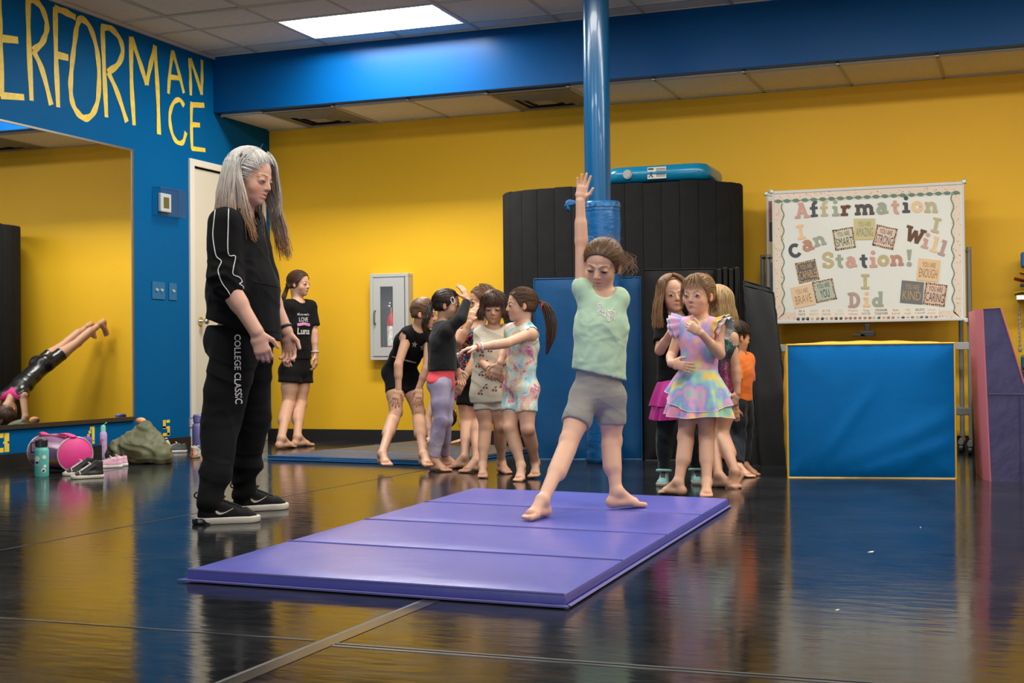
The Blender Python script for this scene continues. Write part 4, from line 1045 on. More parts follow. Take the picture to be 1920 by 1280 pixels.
def slab_letter(ch, cx, cy, h, ang, colr, sw=0.2):
    """cx, cy = tracing centre of the letter box, h = cap height in tracing units, ang = degrees counter-clockwise"""
    wd, st = SLAB[ch]; ca, sa = math.cos(math.radians(ang)), math.sin(math.radians(ang)); q = MB()
    def tp(p):
        x, y = (p[0] - wd / 2) * h, (p[1] - 0.5) * h
        return bp(cx + x * ca - y * sa, cy - (x * sa + y * ca), 0.002)
    for i, s_ in enumerate(st):
        if s_ == 'dot': q.add([tp((.24 + .14 * math.cos(a), .9 + .13 * math.sin(a))) for a in np.linspace(0, 6.28, 14, endpoint=False)], [tuple(range(14))])
        elif s_ == 'dot0': q.add([tp((.2 + .16 * math.cos(a), .13 + .15 * math.sin(a))) for a in np.linspace(0, 6.28, 14, endpoint=False)], [tuple(range(14))])
        else:
            bar = len(s_) == 2 and abs(s_[0][1] - s_[1][1]) < 1e-6
            P = [tp(p) for p in s_]
            if len(P) == 2: P = [P[0], (P[0] + P[1]) / 2, P[1]]
            wds = (sw * 0.85 if bar else sw * 1.12) * h * BU
            if ch == '!': wds = [0.14 * h * BU, 0.22 * h * BU, 0.3 * h * BU]
            ribbon(q, P, wds, BN, 0.0003 * i)
    q.build('paper_letter', MPAL[colr], pan)
for ch, x, y, h, ang, c_ in [('A', 315, 280, 112, 4, 'p'), ('f', 402, 272, 110, 5, 'k'), ('f', 474, 268, 110, 4, 'y'), ('i', 552, 265, 112, 3, 'g'), ('r', 624, 262, 115, 2, 'b'), ('m', 757, 254, 118, 2, 'd'), ('a', 880, 245, 118, 3, 'g'), ('t', 975, 250, 112, 2, 'p'), ('i', 1050, 240, 116, 1, 'k'), ('o', 1128, 232, 120, 0, 'o'), ('n', 1228, 238, 118, 0, 'y'),
        ('I', 308, 432, 105, 10, 'o'), ('C', 262, 555, 115, 18, 'k'), ('a', 352, 508, 115, 14, 'r'), ('n', 435, 478, 108, 16, 'g'), ('I', 1262, 385, 108, -12, 'y'), ('W', 1112, 455, 112, -17, 'b'), ('i', 1192, 495, 110, -16, 'p'), ('l', 1255, 520, 112, -17, 'o'), ('l', 1312, 545, 112, -18, 'm'),
        ('S', 500, 630, 112, 4, 'c'), ('t', 582, 630, 108, 2, 'g'), ('a', 662, 625, 112, 3, 'p'), ('t', 752, 630, 108, 2, 'k'), ('i', 818, 625, 118, 2, 'p'), ('o', 890, 612, 120, 0, 'c'), ('n', 985, 612, 120, 2, 'r'), ('!', 1072, 615, 118, 0, 'g'),
        ('I', 762, 782, 108, 0, 'c'), ('D', 686, 912, 108, 2, 'm'), ('i', 772, 908, 108, 0, 'o'), ('d', 852, 905, 108, -2, 'g')]:
    slab_letter(ch, x, y, h, ang, c_)
M_INK = mat('ink_dark', lin((58, 48, 44)), 0.6)
def card(word, cx, cy, hs, ang, base, ink, spots):
    th_m = mat('card_paper', lin(base), 0.6); ca, sa = math.cos(math.radians(ang)), math.sin(math.radians(ang))
    def cpt(x, y, l): return bp(cx + x * ca - y * sa, cy - (x * sa + y * ca), l)
    q = MB(); q.add([cpt(-hs, -hs, .0025), cpt(hs, -hs, .0025), cpt(hs, hs, .0025), cpt(-hs, hs, .0025)], [(0, 1, 2, 3)])
    cardo = q.build('affirmation_card', th_m, pan)
    exx_ = nrm(cpt(1, 0, 0) - cpt(0, 0, 0)); ezz = nrm(cpt(0, 1, 0) - cpt(0, 0, 0))
    if spots:
        q = MB(); rg = random.Random(int(cx))
        q.add([cpt(-hs, -hs, .0028), cpt(hs, -hs, .0028), cpt(hs, -hs + 13, .0028), cpt(-hs, -hs + 13, .0028), cpt(-hs, hs - 13, .0028), cpt(hs, hs - 13, .0028), cpt(hs, hs, .0028), cpt(-hs, hs, .0028), cpt(-hs + 13, -hs + 13, .0028), cpt(-hs + 13, hs - 13, .0028), cpt(hs - 13, -hs + 13, .0028), cpt(hs - 13, hs - 13, .0028), cpt(-hs, -hs + 13, .0028), cpt(-hs, hs - 13, .0028), cpt(hs, -hs + 13, .0028), cpt(hs, hs - 13, .0028)], [(0, 1, 2, 3), (4, 5, 6, 7), (12, 8, 9, 13), (10, 14, 15, 11)])
        q.build('card_border', mat('card_border_tan', lin((205, 172, 140)), 0.6), pan)
        q = MB()
        for s_ in range(4):
            for i in range(11):
                t = -hs + 6 + i * (2 * hs - 12) / 10 + rg.uniform(-2, 2); o_ = hs - 7 + rg.uniform(-3, 3); a_, b_ = rg.uniform(2.5, 5), rg.uniform(3, 6)
                x, y = ((t, o_), (t, -o_), (o_, t), (-o_, t))[s_]
                q.add([cpt(x - a_, y - b_, .0031), cpt(x + a_, y - b_, .0031), cpt(x + a_, y + b_, .0031), cpt(x - a_, y + b_, .0031)], [(0, 1, 2, 3)])
        q.build('border_spots', M_INK, pan)
    q = MB(); put_text(q, 'YOU ARE', cpt(0, hs * 0.48, .0033), exx_, ezz, hs * 1.2 * BU, hs * 0.46 * BU, 0.0); put_text(q, word, cpt(0, -hs * 0.28, .0033), exx_, ezz, hs * (1.6 if len(word) > 3 else 0.85) * BU, hs * 0.82 * BU, 0.0)
    q.build('card_lettering', mat('card_ink', lin(ink), 0.6), pan)
for a in [('SMART', 612, 480, 74, 9, (206, 206, 182), (96, 66, 44), 1), ('AMAZING', 757, 412, 75, 1, (200, 190, 140), (138, 140, 112), 0), ('STRONG', 901, 468, 76, -13, (222, 196, 178), (62, 58, 60), 1), ('CAPABLE', 352, 710, 74, 12, (96, 94, 92), (212, 170, 110), 1), ('YOU', 473, 845, 75, 12, (176, 186, 168), (46, 42, 40), 1), ('BRAVE', 322, 885, 76, 12, (226, 196, 160), (168, 130, 88), 0), ('ENOUGH', 1208, 702, 78, -6, (228, 194, 150), (150, 116, 84), 0), ('KIND', 1092, 858, 79, -5, (112, 112, 112), (190, 156, 104), 0), ('CARING', 1255, 873, 78, -8, (222, 186, 164), (62, 66, 74), 1)]:
    card(*a)
q = MB(); poly_on_board(q, [(270, 975), (1280, 962), (1280, 1040), (280, 1060)], 0.0022); stp = q.build('phrase_strip', mat('strip_paper', lin((232, 226, 212)), 0.6), pan)
for x, l1, l2, c_, w_ in [(315, 'BE A', 'NICE', (60, 55, 50), 48), (400, 'DREAM', 'BIG', (190, 180, 160), 62), (487, 'BE THE', 'CHANGE', (178, 120, 96), 62), (580, 'YOU', 'BELONG', (196, 192, 180), 66), (676, 'Positive', 'vibes', (196, 140, 112), 70), (768, 'You', 'MATTER', (110, 90, 82), 62), (875, 'STRONGER', 'TOGETHER', (44, 44, 46), 94), (978, 'be', 'kind', (176, 120, 100), 52), (1062, 'YOU', 'rock', (170, 150, 90), 46), (1148, 'BELIEVE', 'in yourself', (86, 80, 78), 68), (1230, 'Love one', 'another', (206, 160, 150), 58)]:
    q = MB(); y0 = 1000 - (x - 300) * 0.012
    put_text(q, l1, bp(x, y0 - 10, .0026), EXB, EZB, w_ * BU * (0.9 if len(l1) > 3 else 0.7), 17 * BU, 0.01 if l1 == 'STRONGER' else 0.0); put_text(q, l2, bp(x, y0 + 14, .0026), EXB, EZB, w_ * BU, 17 * BU, 0.01 if l1 == 'STRONGER' else 0.0)
    q.build('phrase', mat('phrase_ink', lin(c_), 0.6), pan)
HC = [(52, 44, 42), (205, 160, 128), (150, 110, 84), (70, 74, 84), (196, 178, 160), (110, 130, 128), (176, 120, 92)]
HM = [mat('paper_hand', lin(c_), 0.6) for c_ in HC]
rg = random.Random(4)
for i in range(30):
    x = 290 + i * 33.5; y = 1052 - (x - 290) * 0.012; a0 = rg.uniform(-25, 25); q = MB()
    def hp(r, a): return bp(x + r * math.sin(math.radians(a0 + a)), y - r * math.cos(math.radians(a0 + a)), 0.0027 + 0.0002 * (i % 3))
    outl = [hp(14, 180), hp(11, 230), hp(9, 270)]
    for fa in (-62, -26, -6, 14, 36): outl += [hp(10, fa - 9), hp(20 if fa > -50 else 17, fa - 4), hp(20 if fa > -50 else 17, fa + 4)]
    outl += [hp(9, 90), hp(11, 130)]
    q.add(outl, [tuple(range(len(outl)))]); q.build('paper_hand', HM[rg.randrange(7)], pan)

# ------------------------------------------------------------------ floor mats
def panel_mat(name, label, A, B, C_, D_, n_, thick, M, msteps, edge_mat, rs, stitch):
    """folding mat: corners A (front left) B (front right) C_ (back right) D_ (back left), n_ panels from front to back"""
    A, B, C_, D_ = [fl(p) for p in (A, B, C_, D_)]; th = thing(name, label, 'mat', (A + B + C_ + D_) / 4)
    for i in range(n_):
        t0, t1 = i / n_, (i + 1) / n_; gap = 0.003
        a, b2 = A + (D_ - A) * t0, B + (C_ - B) * t0; d_, c_ = A + (D_ - A) * t1, B + (C_ - B) * t1
        vs = []; fs = []; nu, nv = 28, 12
        W_ = np.linalg.norm(b2 - a); Ld = np.linalg.norm(d_ - a)
        for j in range(nv + 1):
            for k_ in range(nu + 1):
                u, v = k_ / nu, j / nv; p = (a * (1 - u) + b2 * u) * (1 - v) + (d_ * (1 - u) + c_ * u) * v
                e = min(u * W_, (1 - u) * W_, v * Ld, (1 - v) * Ld)
                z = thick * (0.80 + 0.2 * (1 - math.exp(-e / 0.03))) + 0.0022 * math.sin(7 * u + 5 * v + i * 2) * math.sin(5 * v + 3 * u + i) * (1 - math.exp(-e / 0.05))
                vs.append((p[0], p[1], z))
        w_ = nu + 1
        for j in range(nv):
            for k_ in range(nu): q0 = j * w_ + k_; fs.append((q0, q0 + 1, q0 + w_ + 1, q0 + w_))
        ring = [k_ for k_ in range(nu)] + [j * w_ + nu for j in range(nv)] + [nv * w_ + k_ for k_ in range(nu, 0, -1)] + [j * w_ for j in range(nv, 0, -1)]
        nb = len(vs); cen = np.mean(np.array(vs), 0)
        for m_ in (1, 2):
            for r_ in ring:
                p = np.array(vs[r_]); dd2 = p - cen; dd2[2] = 0
                vs.append((p[0] + nrm(dd2)[0] * (0.006 if m_ == 1 else 0.0), p[1] + nrm(dd2)[1] * (0.006 if m_ == 1 else 0.0), thick * 0.45 if m_ == 1 else 0.003))
        R_ = len(ring)
        for r_ in range(R_):
            s2 = (r_ + 1) % R_
            fs.append((ring[r_], nb + r_, nb + s2, ring[s2])); fs.append((nb + r_, nb + R_ + r_, nb + R_ + s2, nb + s2))
        fs.append(tuple(nb + R_ + r_ for r_ in range(R_)))
        q = MB(); q.add(vs, fs); q.build('mat_panel', M if not isinstance(M, list) else M[i % len(M)], th, smooth=True)
        q = MB(); q.tube([a + (0, 0, thick * .84), b2 + (0, 0, thick * .84)], 0.004, 6); q.build('stitched_edge', edge_mat, th, smooth=True)
        q = MB(); out = nrm(B - A); q.tube([b2 + out * 0.012 + (0, 0, .006), c_ + out * 0.012 + (0, 0, .006)], 0.007, 6, flat=0.6); q.build('velcro_flap', edge_mat, th, smooth=True)
    q = MB(); fr = nrm(A - D_); lf = nrm(B - A)
    q.add([A - lf * 0.03 + fr * 0.02 + (0, 0, .004), B + lf * 0.02 + fr * 0.02 + (0, 0, .004), B + lf * 0.02 + fr * 0.02 + (0, 0, .009), A - lf * 0.03 + fr * 0.02 + (0, 0, .009), A - lf * 0.0 + (0, 0, .004), B + (0, 0, .004), B + (0, 0, .011), A + (0, 0, .011)], [(0, 1, 2, 3), (4, 7, 6, 5), (3, 2, 6, 7), (0, 4, 5, 1), (0, 3, 7, 4), (1, 5, 6, 2)])
    q.build('velcro_flap', edge_mat, th)
    return th
M_PMAT = mat('violet_vinyl', (0.115, 0.12, 0.50), 0.3, bump=0.35, bscale=5, var=0.06, vscale=3, bdist=0.012)
M_PEDGE = mat('violet_stitching', (0.16, 0.15, 0.45), 0.4)
panel_mat('folding_mat', 'violet folding gymnastics mat lying in the middle of the floor', on_floor(353, 1090), on_floor(1058, 1140), on_floor(1364, 950), on_floor(888, 928, 0.0), 4, 0.045, M_PMAT, None, M_PEDGE, 0, 1)
M_B1 = mat('blue_mat_vinyl', (0.02, 0.07, 0.16), 0.35, bump=0.2, bscale=6); M_B2 = mat('grey_mat_vinyl', (0.06, 0.065, 0.075), 0.4, bump=0.2, bscale=6)
M_BEDGE = mat('blue_mat_edge', (0.006, 0.13, 0.36), 0.35)
mA = fl(on_floor(503, 862)); mB = mA + np.array((1.39, -.2, 0)); mC = np.array((-3.46, 9.55, 0)); mD = np.array((-4.72, 10.3, 0))
panel_mat('folding_mat', 'thin blue and grey folding mat on the floor by the yellow wall', mA, mB, mC, mD, 3, 0.035, [M_B1, M_B2, M_B2], None, M_BEDGE, 0, 1)
# ------------------------------------------------------------------ people: builder
def attr_mat(name, rough=0.5, spec=0.35, sheen=0.0, bump=0.0, bscale=400, sss=0.0, bdist=0.001):
    m = bpy.data.materials.new(name); m.use_nodes = True; nt = m.node_tree; b = nt.nodes['Principled BSDF']
    a = nt.nodes.new('ShaderNodeAttribute'); a.attribute_name = 'tint'; nt.links.new(a.outputs['Color'], b.inputs['Base Color'])
    b.inputs['Roughness'].default_value = rough; b.inputs['Specular IOR Level'].default_value = spec; b.inputs['Sheen Weight'].default_value = sheen
    if sss: b.inputs['Subsurface Weight'].default_value = sss; b.inputs['Subsurface Radius'].default_value = (0.012, 0.004, 0.002); b.inputs['Subsurface Scale'].default_value = 0.5
    if bump:
        tc = nt.nodes.new('ShaderNodeTexCoord'); n = nt.nodes.new('ShaderNodeTexNoise'); n.inputs['Scale'].default_value = bscale; nt.links.new(tc.outputs['Object'], n.inputs['Vector'])
        bp_ = nt.nodes.new('ShaderNodeBump'); bp_.inputs['Strength'].default_value = bump; bp_.inputs['Distance'].default_value = bdist; nt.links.new(n.outputs[0], bp_.inputs['Height']); nt.links.new(bp_.outputs[0], b.inputs['Normal'])
    return m
M_SKIN = attr_mat('skin', 0.48, 0.35, bump=0.1, bscale=250)
M_HAIR = attr_mat('hair_strands', 0.42, 0.4)
M_SCLERA = mat('eye_white', (0.46, 0.42, 0.40), 0.25)
def cloth(name, c, rough=0.85, sheen=0.15, bump=0.25, bscale=350, var=0.05, vscale=20, spec=0.2):
    return mat(name, c, rough, spec=spec, bump=bump, bscale=bscale, var=var, vscale=vscale, sheen=sheen, bdist=0.001)
def lock_mesh(locks, n=3):
    V = []; F = []; C = []; base = 0
    for lk_ in locks:
        pts, r0, r1, c0, c1 = lk_[:5]; pw = lk_[5] if len(lk_) > 5 else 2.2
        P = np.asarray(pts); k = len(P); T = np.gradient(P, axis=0); T /= np.linalg.norm(T, axis=1)[:, None] + 1e-9
        ref = np.array((0.3, 0.5, 0.81)); A = np.cross(T, ref); A /= np.linalg.norm(A, axis=1)[:, None] + 1e-9; B = np.cross(T, A)
        t = np.linspace(0, 1, k); r = (r0 + (r1 - r0) * t) * np.minimum(1, 0.35 + 6 * t)
        for j in range(n):
            a = 2 * math.pi * j / n
            V.append(P + r[:, None] * (math.cos(a) * A + math.sin(a) * B))
        tc = (t ** pw)[:, None]; C.append(np.tile(np.asarray(c0)[None] * (1 - tc) + np.asarray(c1)[None] * tc, (n, 1)))
        i = np.arange(k - 1)
        for j in range(n):
            a = base + j * k + i; b = base + ((j + 1) % n) * k + i
            F.append(np.stack([a, b, b + 1, a + 1], 1))
        base += n * k
    return np.concatenate(V), np.concatenate(F), np.concatenate(C)
def cr(pts, n):
    """Catmull-Rom through pts, n samples (vectorised)"""
    P = np.asarray(pts, float); k = len(P); Q = np.vstack([2 * P[0] - P[1], P, 2 * P[-1] - P[-2]])
    u = np.linspace(0, k - 1 - 1e-6, n); i = u.astype(int); t = (u - i)[:, None]
    p0, p1, p2, p3 = Q[i], Q[i + 1], Q[i + 2], Q[i + 3]
    return 0.5 * (2 * p1 + (p2 - p0) * t + (2 * p0 - 5 * p1 + 4 * p2 - p3) * t * t + (-p0 + 3 * p1 - 3 * p2 + p3) * t ** 3)
class Person:
    def __init__(s, label, J, d0, H, skin, build=1.0, group=None, foot_z=0.0, adult=False):
        s.H = H; s.J = {}; s.d0 = d0; s.adult = adult; s.b = build
        for k, v in J.items():
            if isinstance(v, np.ndarray): s.J[k] = v
            elif k in ('aa', 'ab') and len(v) == 2: s.J[k] = on_floor(v[0], v[1], foot_z + 0.055 * H)
            else: s.J[k] = at(v[0], v[1], d0 + (v[2] if len(v) > 2 else 0))
        s.skin = np.array(lin(skin)[:3]); s.spots = []; s.fz = foot_z
        an = [s.J[k] for k in ('aa', 'ab') if k in s.J]
        base = np.mean(an, 0); base[2] = foot_z
        s.root = thing('person', label, 'person', base, group)
        s.P = {}; s.fine = []      # fine = boxes rendered at higher resolution
        s.seed = int(abs(J['pel'][0])) if not isinstance(J['pel'], np.ndarray) else 5
    def pt(s, px, py, dd=0.0): return at(px, py, s.d0 + dd)
    def torso(s, fwd):
        J, H, b = s.J, s.H, s.b; ss = nrm(J['sb'] - J['sa']); hs = nrm(J['hb'] - J['ha'])
        s.fwd = nrm(np.asarray(fwd, float)); ms = nrm(ss + hs)
        pel, neck = J['pel'], J['neck']; chest = J.get('chest', pel * 0.36 + neck * 0.64); waist = J.get('waist', pel * 0.66 + neck * 0.34)
        s.chest, s.waist = chest, waist
        up = nrm(neck - pel)
        s.side, s.up = ms, up
        w = (lambda x: x * H * b)
        T = [Cone(pel - up * w(.012), waist, w(.086), w(.074), hs, .72, .76, k=w(.02)), Cone(waist, chest, w(.074), w(.086), ms, .76, .72, k=w(.02)), Cone(chest, chest * .45 + neck * .55, w(.086), w(.074), ss, .70, .62, k=w(.025)),
             Cone(chest * .3 + neck * .7, neck - up * w(.012), w(.06), w(.036), ss, .62, .9, k=w(.02))]
        for sh in ('sa', 'sb'):
            inner = neck * 0.75 + J[sh] * 0.25 - up * w(.012)
            T.append(Cone(inner, J[sh], w(.032), w(.031), k=w(.02)))
            T.append(Cone(chest * .5 + neck * .5 + (J[sh] - neck) * .35, J[sh] - up * w(.01), w(.045), w(.03), k=w(.025)))
        for h in ('ha', 'hb'):
            T.append(Ell(J[h] * .8 + pel * .2 - s.fwd * w(.022), np.array((w(.054),) * 3), k=w(.02)))
        s.P['torso'] = T
    def arm(s, q, k=1.0):
        J, H, b = s.J, s.H, s.b * k; sh, el, wr = J['s' + q], J['e' + q], J['w' + q]; w = lambda x: x * H * b
        s.P['uarm' + q] = [Cone(sh, el, w(.0285), w(.0225), k=w(.012))]
        s.P['farm' + q] = [Cone(el, wr, w(.0225), w(.0165), k=w(.008)), Cone(el * .9 + wr * .1, el * .55 + wr * .45, w(.021), w(.021), k=w(.012))]
    def leg(s, q, k=1.0, calf=1.0):
        J, H, b = s.J, s.H, s.b * k; hp, kn, an = J['h' + q], J['k' + q], J['a' + q]; w = lambda x: x * H * b
        tf = s.toe.get(q, s.fwd) if hasattr(s, 'toe') else s.fwd
        ax = nrm(an - kn); fw = nrm(tf - ax * (tf @ ax))
        s.P['thigh' + q] = [Cone(hp, hp * .5 + kn * .5, w(.053), w(.046), k=w(.015)), Cone(hp * .5 + kn * .5, kn, w(.046), w(.034), k=w(.015))]
        s.P['shin' + q] = [Cone(kn, an, w(.032), w(.0215), k=w(.012)), Cone(kn * .88 + an * .12 - fw * w(.008), kn * .5 + an * .5 - fw * w(.01), w(.03 * calf), w(.031 * calf), k=w(.02)), Ell(kn + fw * w(.012), (w(.026),) * 3, k=w(.016))]
    def foot(s, q, toe, z=None, flat=True, tip=None, k=1.0):
        """toe = direction or pixel pair of the toe tip"""
        J, H = s.J, s.H; an = J['a' + q]; L = 0.148 * H * k
        if isinstance(toe, tuple): t = on_floor(toe[0], toe[1], s.fz + 0.01) - an
        else: t = np.asarray(toe, float)
        if flat: t = np.array((t[0], t[1], 0.0))
        t = nrm(t)
        if not hasattr(s, 'toe'): s.toe = {}
        s.toe[q] = nrm(np.array((t[0], t[1], 0.0)))
        up = np.array((0, 0, 1.0)); up = nrm(up - t * (up @ t)); sd = np.cross(t, up)
        other = J['ab' if q == 'a' else 'aa']; inn = sd if (other - an) @ sd > 0 else -sd
        zb = s.fz if flat else None
        ha = an[2] - s.fz if flat else 0.055 * H
        heel = an - t * L * .13 - up * (ha - L * .135); ball = an + t * L * .46 - up * (ha - L * .11)
        s.P['foot' + q] = [Cone(an, heel + t * L * .05, L * .145, L * .135, k=L * .06), Cone(heel, ball, L * .13, L * .17, sd, 1.0, .55, k=L * .06), Cone(an + t * L * .06, ball - t * L * .02 + up * L * .02, L * .15, L * .11, sd, .95, .75, k=L * .1)]
        tt = t if tip is None else nrm(np.asarray(tip))
        for i, (off, ln, r) in enumerate(((.115, .23, .062), (.035, .235, .045), (-.035, .215, .042), (-.1, .18, .04), (-.155, .14, .04))):
            a = ball + inn * L * off - up * L * .03; s.P['foot' + q].append(Cone(a - tt * L * .02, a + tt * L * ln - np.array((0, 0, 1.0)) * L * (.03), L * r * 1.15, L * r, k=L * (.03 if i == 0 else .012)))
        R_ = s.P['foot' + q][1:]; s.fine.append((np.min([p.bounds(0)[0] for p in R_], 0) - .004, np.max([p.bounds(0)[1] for p in R_], 0) + .004))
        s.spots.append((ball + tt * L * .2, L * .22, np.array((1.06, .82, .76)), .5)); s.spots.append((heel, L * .16, np.array((1.05, .86, .8)), .5))
    def hand(s, q, dirv, palm, thumb, curl=(18, 22, 18), spread=4, k=1.0, L=None, fcurl=None):
        J, H = s.J, s.H; wr = J['w' + q]; L = (0.105 * H * k) if L is None else L
        d = nrm(dirv); n = np.asarray(palm, float); n = nrm(n - d * (n @ d)); th = np.asarray(thumb, float); th = nrm(th - d * (th @ d) - n * (th @ n))
        kn = wr + d * L * .50
        R = [Cone(wr - d * L * .04, wr + d * L * .22, L * .145, L * .19, th, .68, .6, k=L * .05), Cone(wr + d * L * .2, kn, L * .2, L * .205, th, .55, .44, k=L * .05)]
        for i, (o, ln, r) in enumerate(((.155, .45, .059), (.052, .5, .061), (-.05, .46, .058), (-.145, .37, .052))):
            a = kn + th * L * o - d * L * (.0, -.02, .0, .04)[i]; ang = 0.0; fd = nrm(d + th * math.tan(math.radians(spread * (1.5 - i) * 1.0)))
            cs = fcurl[i] if fcurl else curl
            for j, part in enumerate((.46, .3, .24)):
                ang += math.radians(cs[j]); dv_ = fd * math.cos(ang) + n * math.sin(ang); e = a + dv_ * ln * L * part
                R.append(Cone(a, e, L * r * (1 - .09 * j), L * r * (1 - .09 * (j + 1)), k=L * (.03 if j == 0 else .014))); a = e
            s.spots.append((a, L * .1, np.array((1.06, .84, .78)), .5))
        a = wr + d * L * .14 + th * L * .13; t1 = nrm(d * .62 + th * .68 + n * .25); e = a + t1 * L * .26; t2 = nrm(d * .85 + th * .3 + n * .3); e2 = e + t2 * L * .22
        R += [Cone(a, e, L * .085, L * .063, k=L * .05), Cone(e, e2, L * .06, L * .048, k=L * .014)]
        s.P['hand' + q] = R
        s.fine.append((np.min([p.bounds(0)[0] for p in R], 0) - .004, np.max([p.bounds(0)[1] for p in R], 0) + .004))
    def head(s, c, fwd, up=(0, 0, 1), hH=0.2, lips=(.97, .66, .63), gaze=None, mouth_open=0.0):
        s.hH = hH; f = nrm(fwd); u = np.asarray(up, float); u = nrm(u - f * (u @ f)); x = np.cross(f, u); s.hc = np.asarray(c, float); s.hf, s.hu, s.hx = f, u, x
        R = np.stack([x, f, u], 1); h = s.hl; E = lambda x_, y_, z_, a, b2, c_, k=.05: Ell(h(x_, y_, z_), np.array((a, b2, c_)) * hH, R, k * hH)
        aw = .93 if s.adult else 1.0
        s.cr_c, s.cr_r = np.array((0, -.05, .12)), np.array((.365 * aw, .435, .375))
        Hd = [E(*s.cr_c, *s.cr_r), E(0, .10, -.14, .285 * aw, .30, .34, .08), E(0, .15, -.33, .195, .2, .16, .08), E(0, .275, -.425, .085, .08, .07, .07)]
        for g in (-1, 1):
            Hd += [E(g * .155, .215, -.17, .108, .1, .115, .08), Cone(h(g * .06, .365, .055), h(g * .2, .305, .045), .034 * hH, .028 * hH, k=.05 * hH), E(g * .145, .318, -.035, .08, .08, .07, .02), E(g * .365 * aw, -.03, -.07, .028, .062, .098, .03), E(g * .355 * aw, .0, -.13, .03, .04, .06, .03)]
        Hd += [Cone(h(0, .365, .02), h(0, .435, -.155), .028 * hH, .044 * hH, k=.05 * hH), E(.038, .395, -.172, .032, .035, .026, .03), E(-.038, .395, -.172, .032, .035, .026, .03)]
        mo = mouth_open * .03
        Hd += [Cone(h(-.115, .335, -.279 + mo * .3), h(0, .386, -.277 + mo), .009 * hH, .02 * hH, k=.025 * hH), Cone(h(.115, .335, -.279 + mo * .3), h(0, .386, -.277 + mo), .009 * hH, .02 * hH, k=.025 * hH), Cone(h(-.075, .348, -.306 - mo), h(.075, .348, -.306 - mo), .022 * hH, .022 * hH, k=.03 * hH), Cone(h(-.025, .37, -.316 - mo), h(.025, .37, -.316 - mo), .021 * hH, .021 * hH, k=.02 * hH)]
        s.P['head'] = Hd
        nk = s.J['neck']; w = s.H * s.b
        s.P['neck'] = [Cone(nk - s.up * .01 if hasattr(s, 'up') else nk, h(0, -.1, -.25), w * .0335, w * .033, k=w * .02), Cone(h(0, -.1, -.25), h(0, .0, -.3), w * .032, w * .03, k=w * .02)]
        s.hsub = [(E(g * .145, .452, -.035, .085, .05, .045), .05 * hH) for g in (-1, 1)] + [(E(g * .405 * aw, .012, -.06, .022, .035, .06), .01 * hH) for g in (-1, 1)]
        if mouth_open: s.hsub.append((E(0, .42, -.293, .05, .05, .018 * mouth_open), .01 * hH))
        lipc = np.array(lips)
        s.espots = [(h(0, .40, -.276), np.array((.12, .12, .019)) * hH, lipc, .6), (h(0, .39, -.313), np.array((.1, .12, .022)) * hH, lipc, .6), (h(0, .40, -.295), np.array((.07, .12, .0065)) * hH, np.array((.5, .36, .36)), .6), (h(-.09, .37, -.29), np.array((.05, .12, .006)) * hH, np.array((.55, .4, .4)), .6), (h(.09, .37, -.29), np.array((.05, .12, .006)) * hH, np.array((.55, .4, .4)), .6)]
        for g in (-1, 1):
            s.espots += [(h(g * .18, .28, -.2), np.array((.13, .13, .11)) * hH, np.array((1.05, .84, .8)), 1.0), (h(g * .145, .37, -.03), np.array((.11, .1, .06)) * hH, np.array((.93, .84, .82)), .8), (h(g * .37, -.03, -.08), np.array((.07, .09, .13)) * hH, np.array((1.06, .8, .76)), .6), (h(g * .042, .43, -.195), np.array((.02, .04, .012)) * hH, np.array((.5, .35, .33)), .5)]
        s.espots += [(h(0, .45, -.15), np.array((.07, .07, .06)) * hH, np.array((1.05, .83, .79)), .8)]
        s.R = R
        r = hH * .62; s.headbox = (s.hc - r, s.hc + r)
    def hl(s, x, y, z): return s.hc + s.hH * (x * s.hx + y * s.hf + z * s.hu)
    # ---- skin surface
    def field(s, lo, hi, h, keys):
        f = Field(lo, hi, h)
        order = ['torso', 'thigha', 'thighb', 'shina', 'shinb', 'foota', 'footb', 'uarma', 'uarmb', 'farma', 'farmb', 'handa', 'handb', 'neck', 'head']
        for key in order:
            if key in keys and key in s.P:
                for p in s.P[key]: f.add(p)
        if 'head' in keys:
            for p, k in getattr(s, 'hsub', []): f.sub(p, 0, k)
        return f
    def body(s, h=0.007, hf=0.0037, skip=()):
        keys = [k for k in s.P if k not in skip]
        allp = [p for k in keys for p in s.P[k]]
        lo = np.min([p.bounds(0)[0] for p in allp], 0) - .015; hi = np.max([p.bounds(0)[1] for p in allp], 0) + .015
        V, F = s.field(lo, hi, h, keys).mesh()
        boxes = [b for b in ([s.headbox] if hasattr(s, 'headbox') else []) + s.fine]
        Vs, Fs = [], []
        cen = V[F].mean(1); keep = np.ones(len(F), bool)
        for (a, b) in boxes: keep &= ~((cen > a + h) & (cen < b - h)).all(1)
        Vs.append(V); Fs.append(F[keep]); n = len(V)
        for (a, b) in boxes:
            v, f = s.field(a - hf * 2, b + hf * 2, hf, keys).mesh()
            if len(v) == 0: continue
            c = v[f].mean(1); k = ((c > a) & (c < b)).all(1)
            Vs.append(v); Fs.append(f[k] + n); n += len(v)
        V = np.concatenate(Vs); F = np.concatenate(Fs)
        used = np.zeros(len(V), bool); used[F.ravel()] = True; mp = np.cumsum(used) - 1; V = V[used]; F = mp[F]
        C = np.tile(s.skin, (len(V), 1))
        for (c, r, m, so) in s.spots:
            w = np.clip(1.2 - np.linalg.norm(V - c, axis=1) / r, 0, 1)[:, None] * so; C = C * (1 - w + w * m)
        for (c, r, m, so) in getattr(s, 'espots', []):
            loc = (V - c) @ s.R / r; d = np.linalg.norm(loc, axis=1); w = np.clip((1.15 - d) / max(so, .05), 0, 1)[:, None]; C = C * (1 - w + w * m)
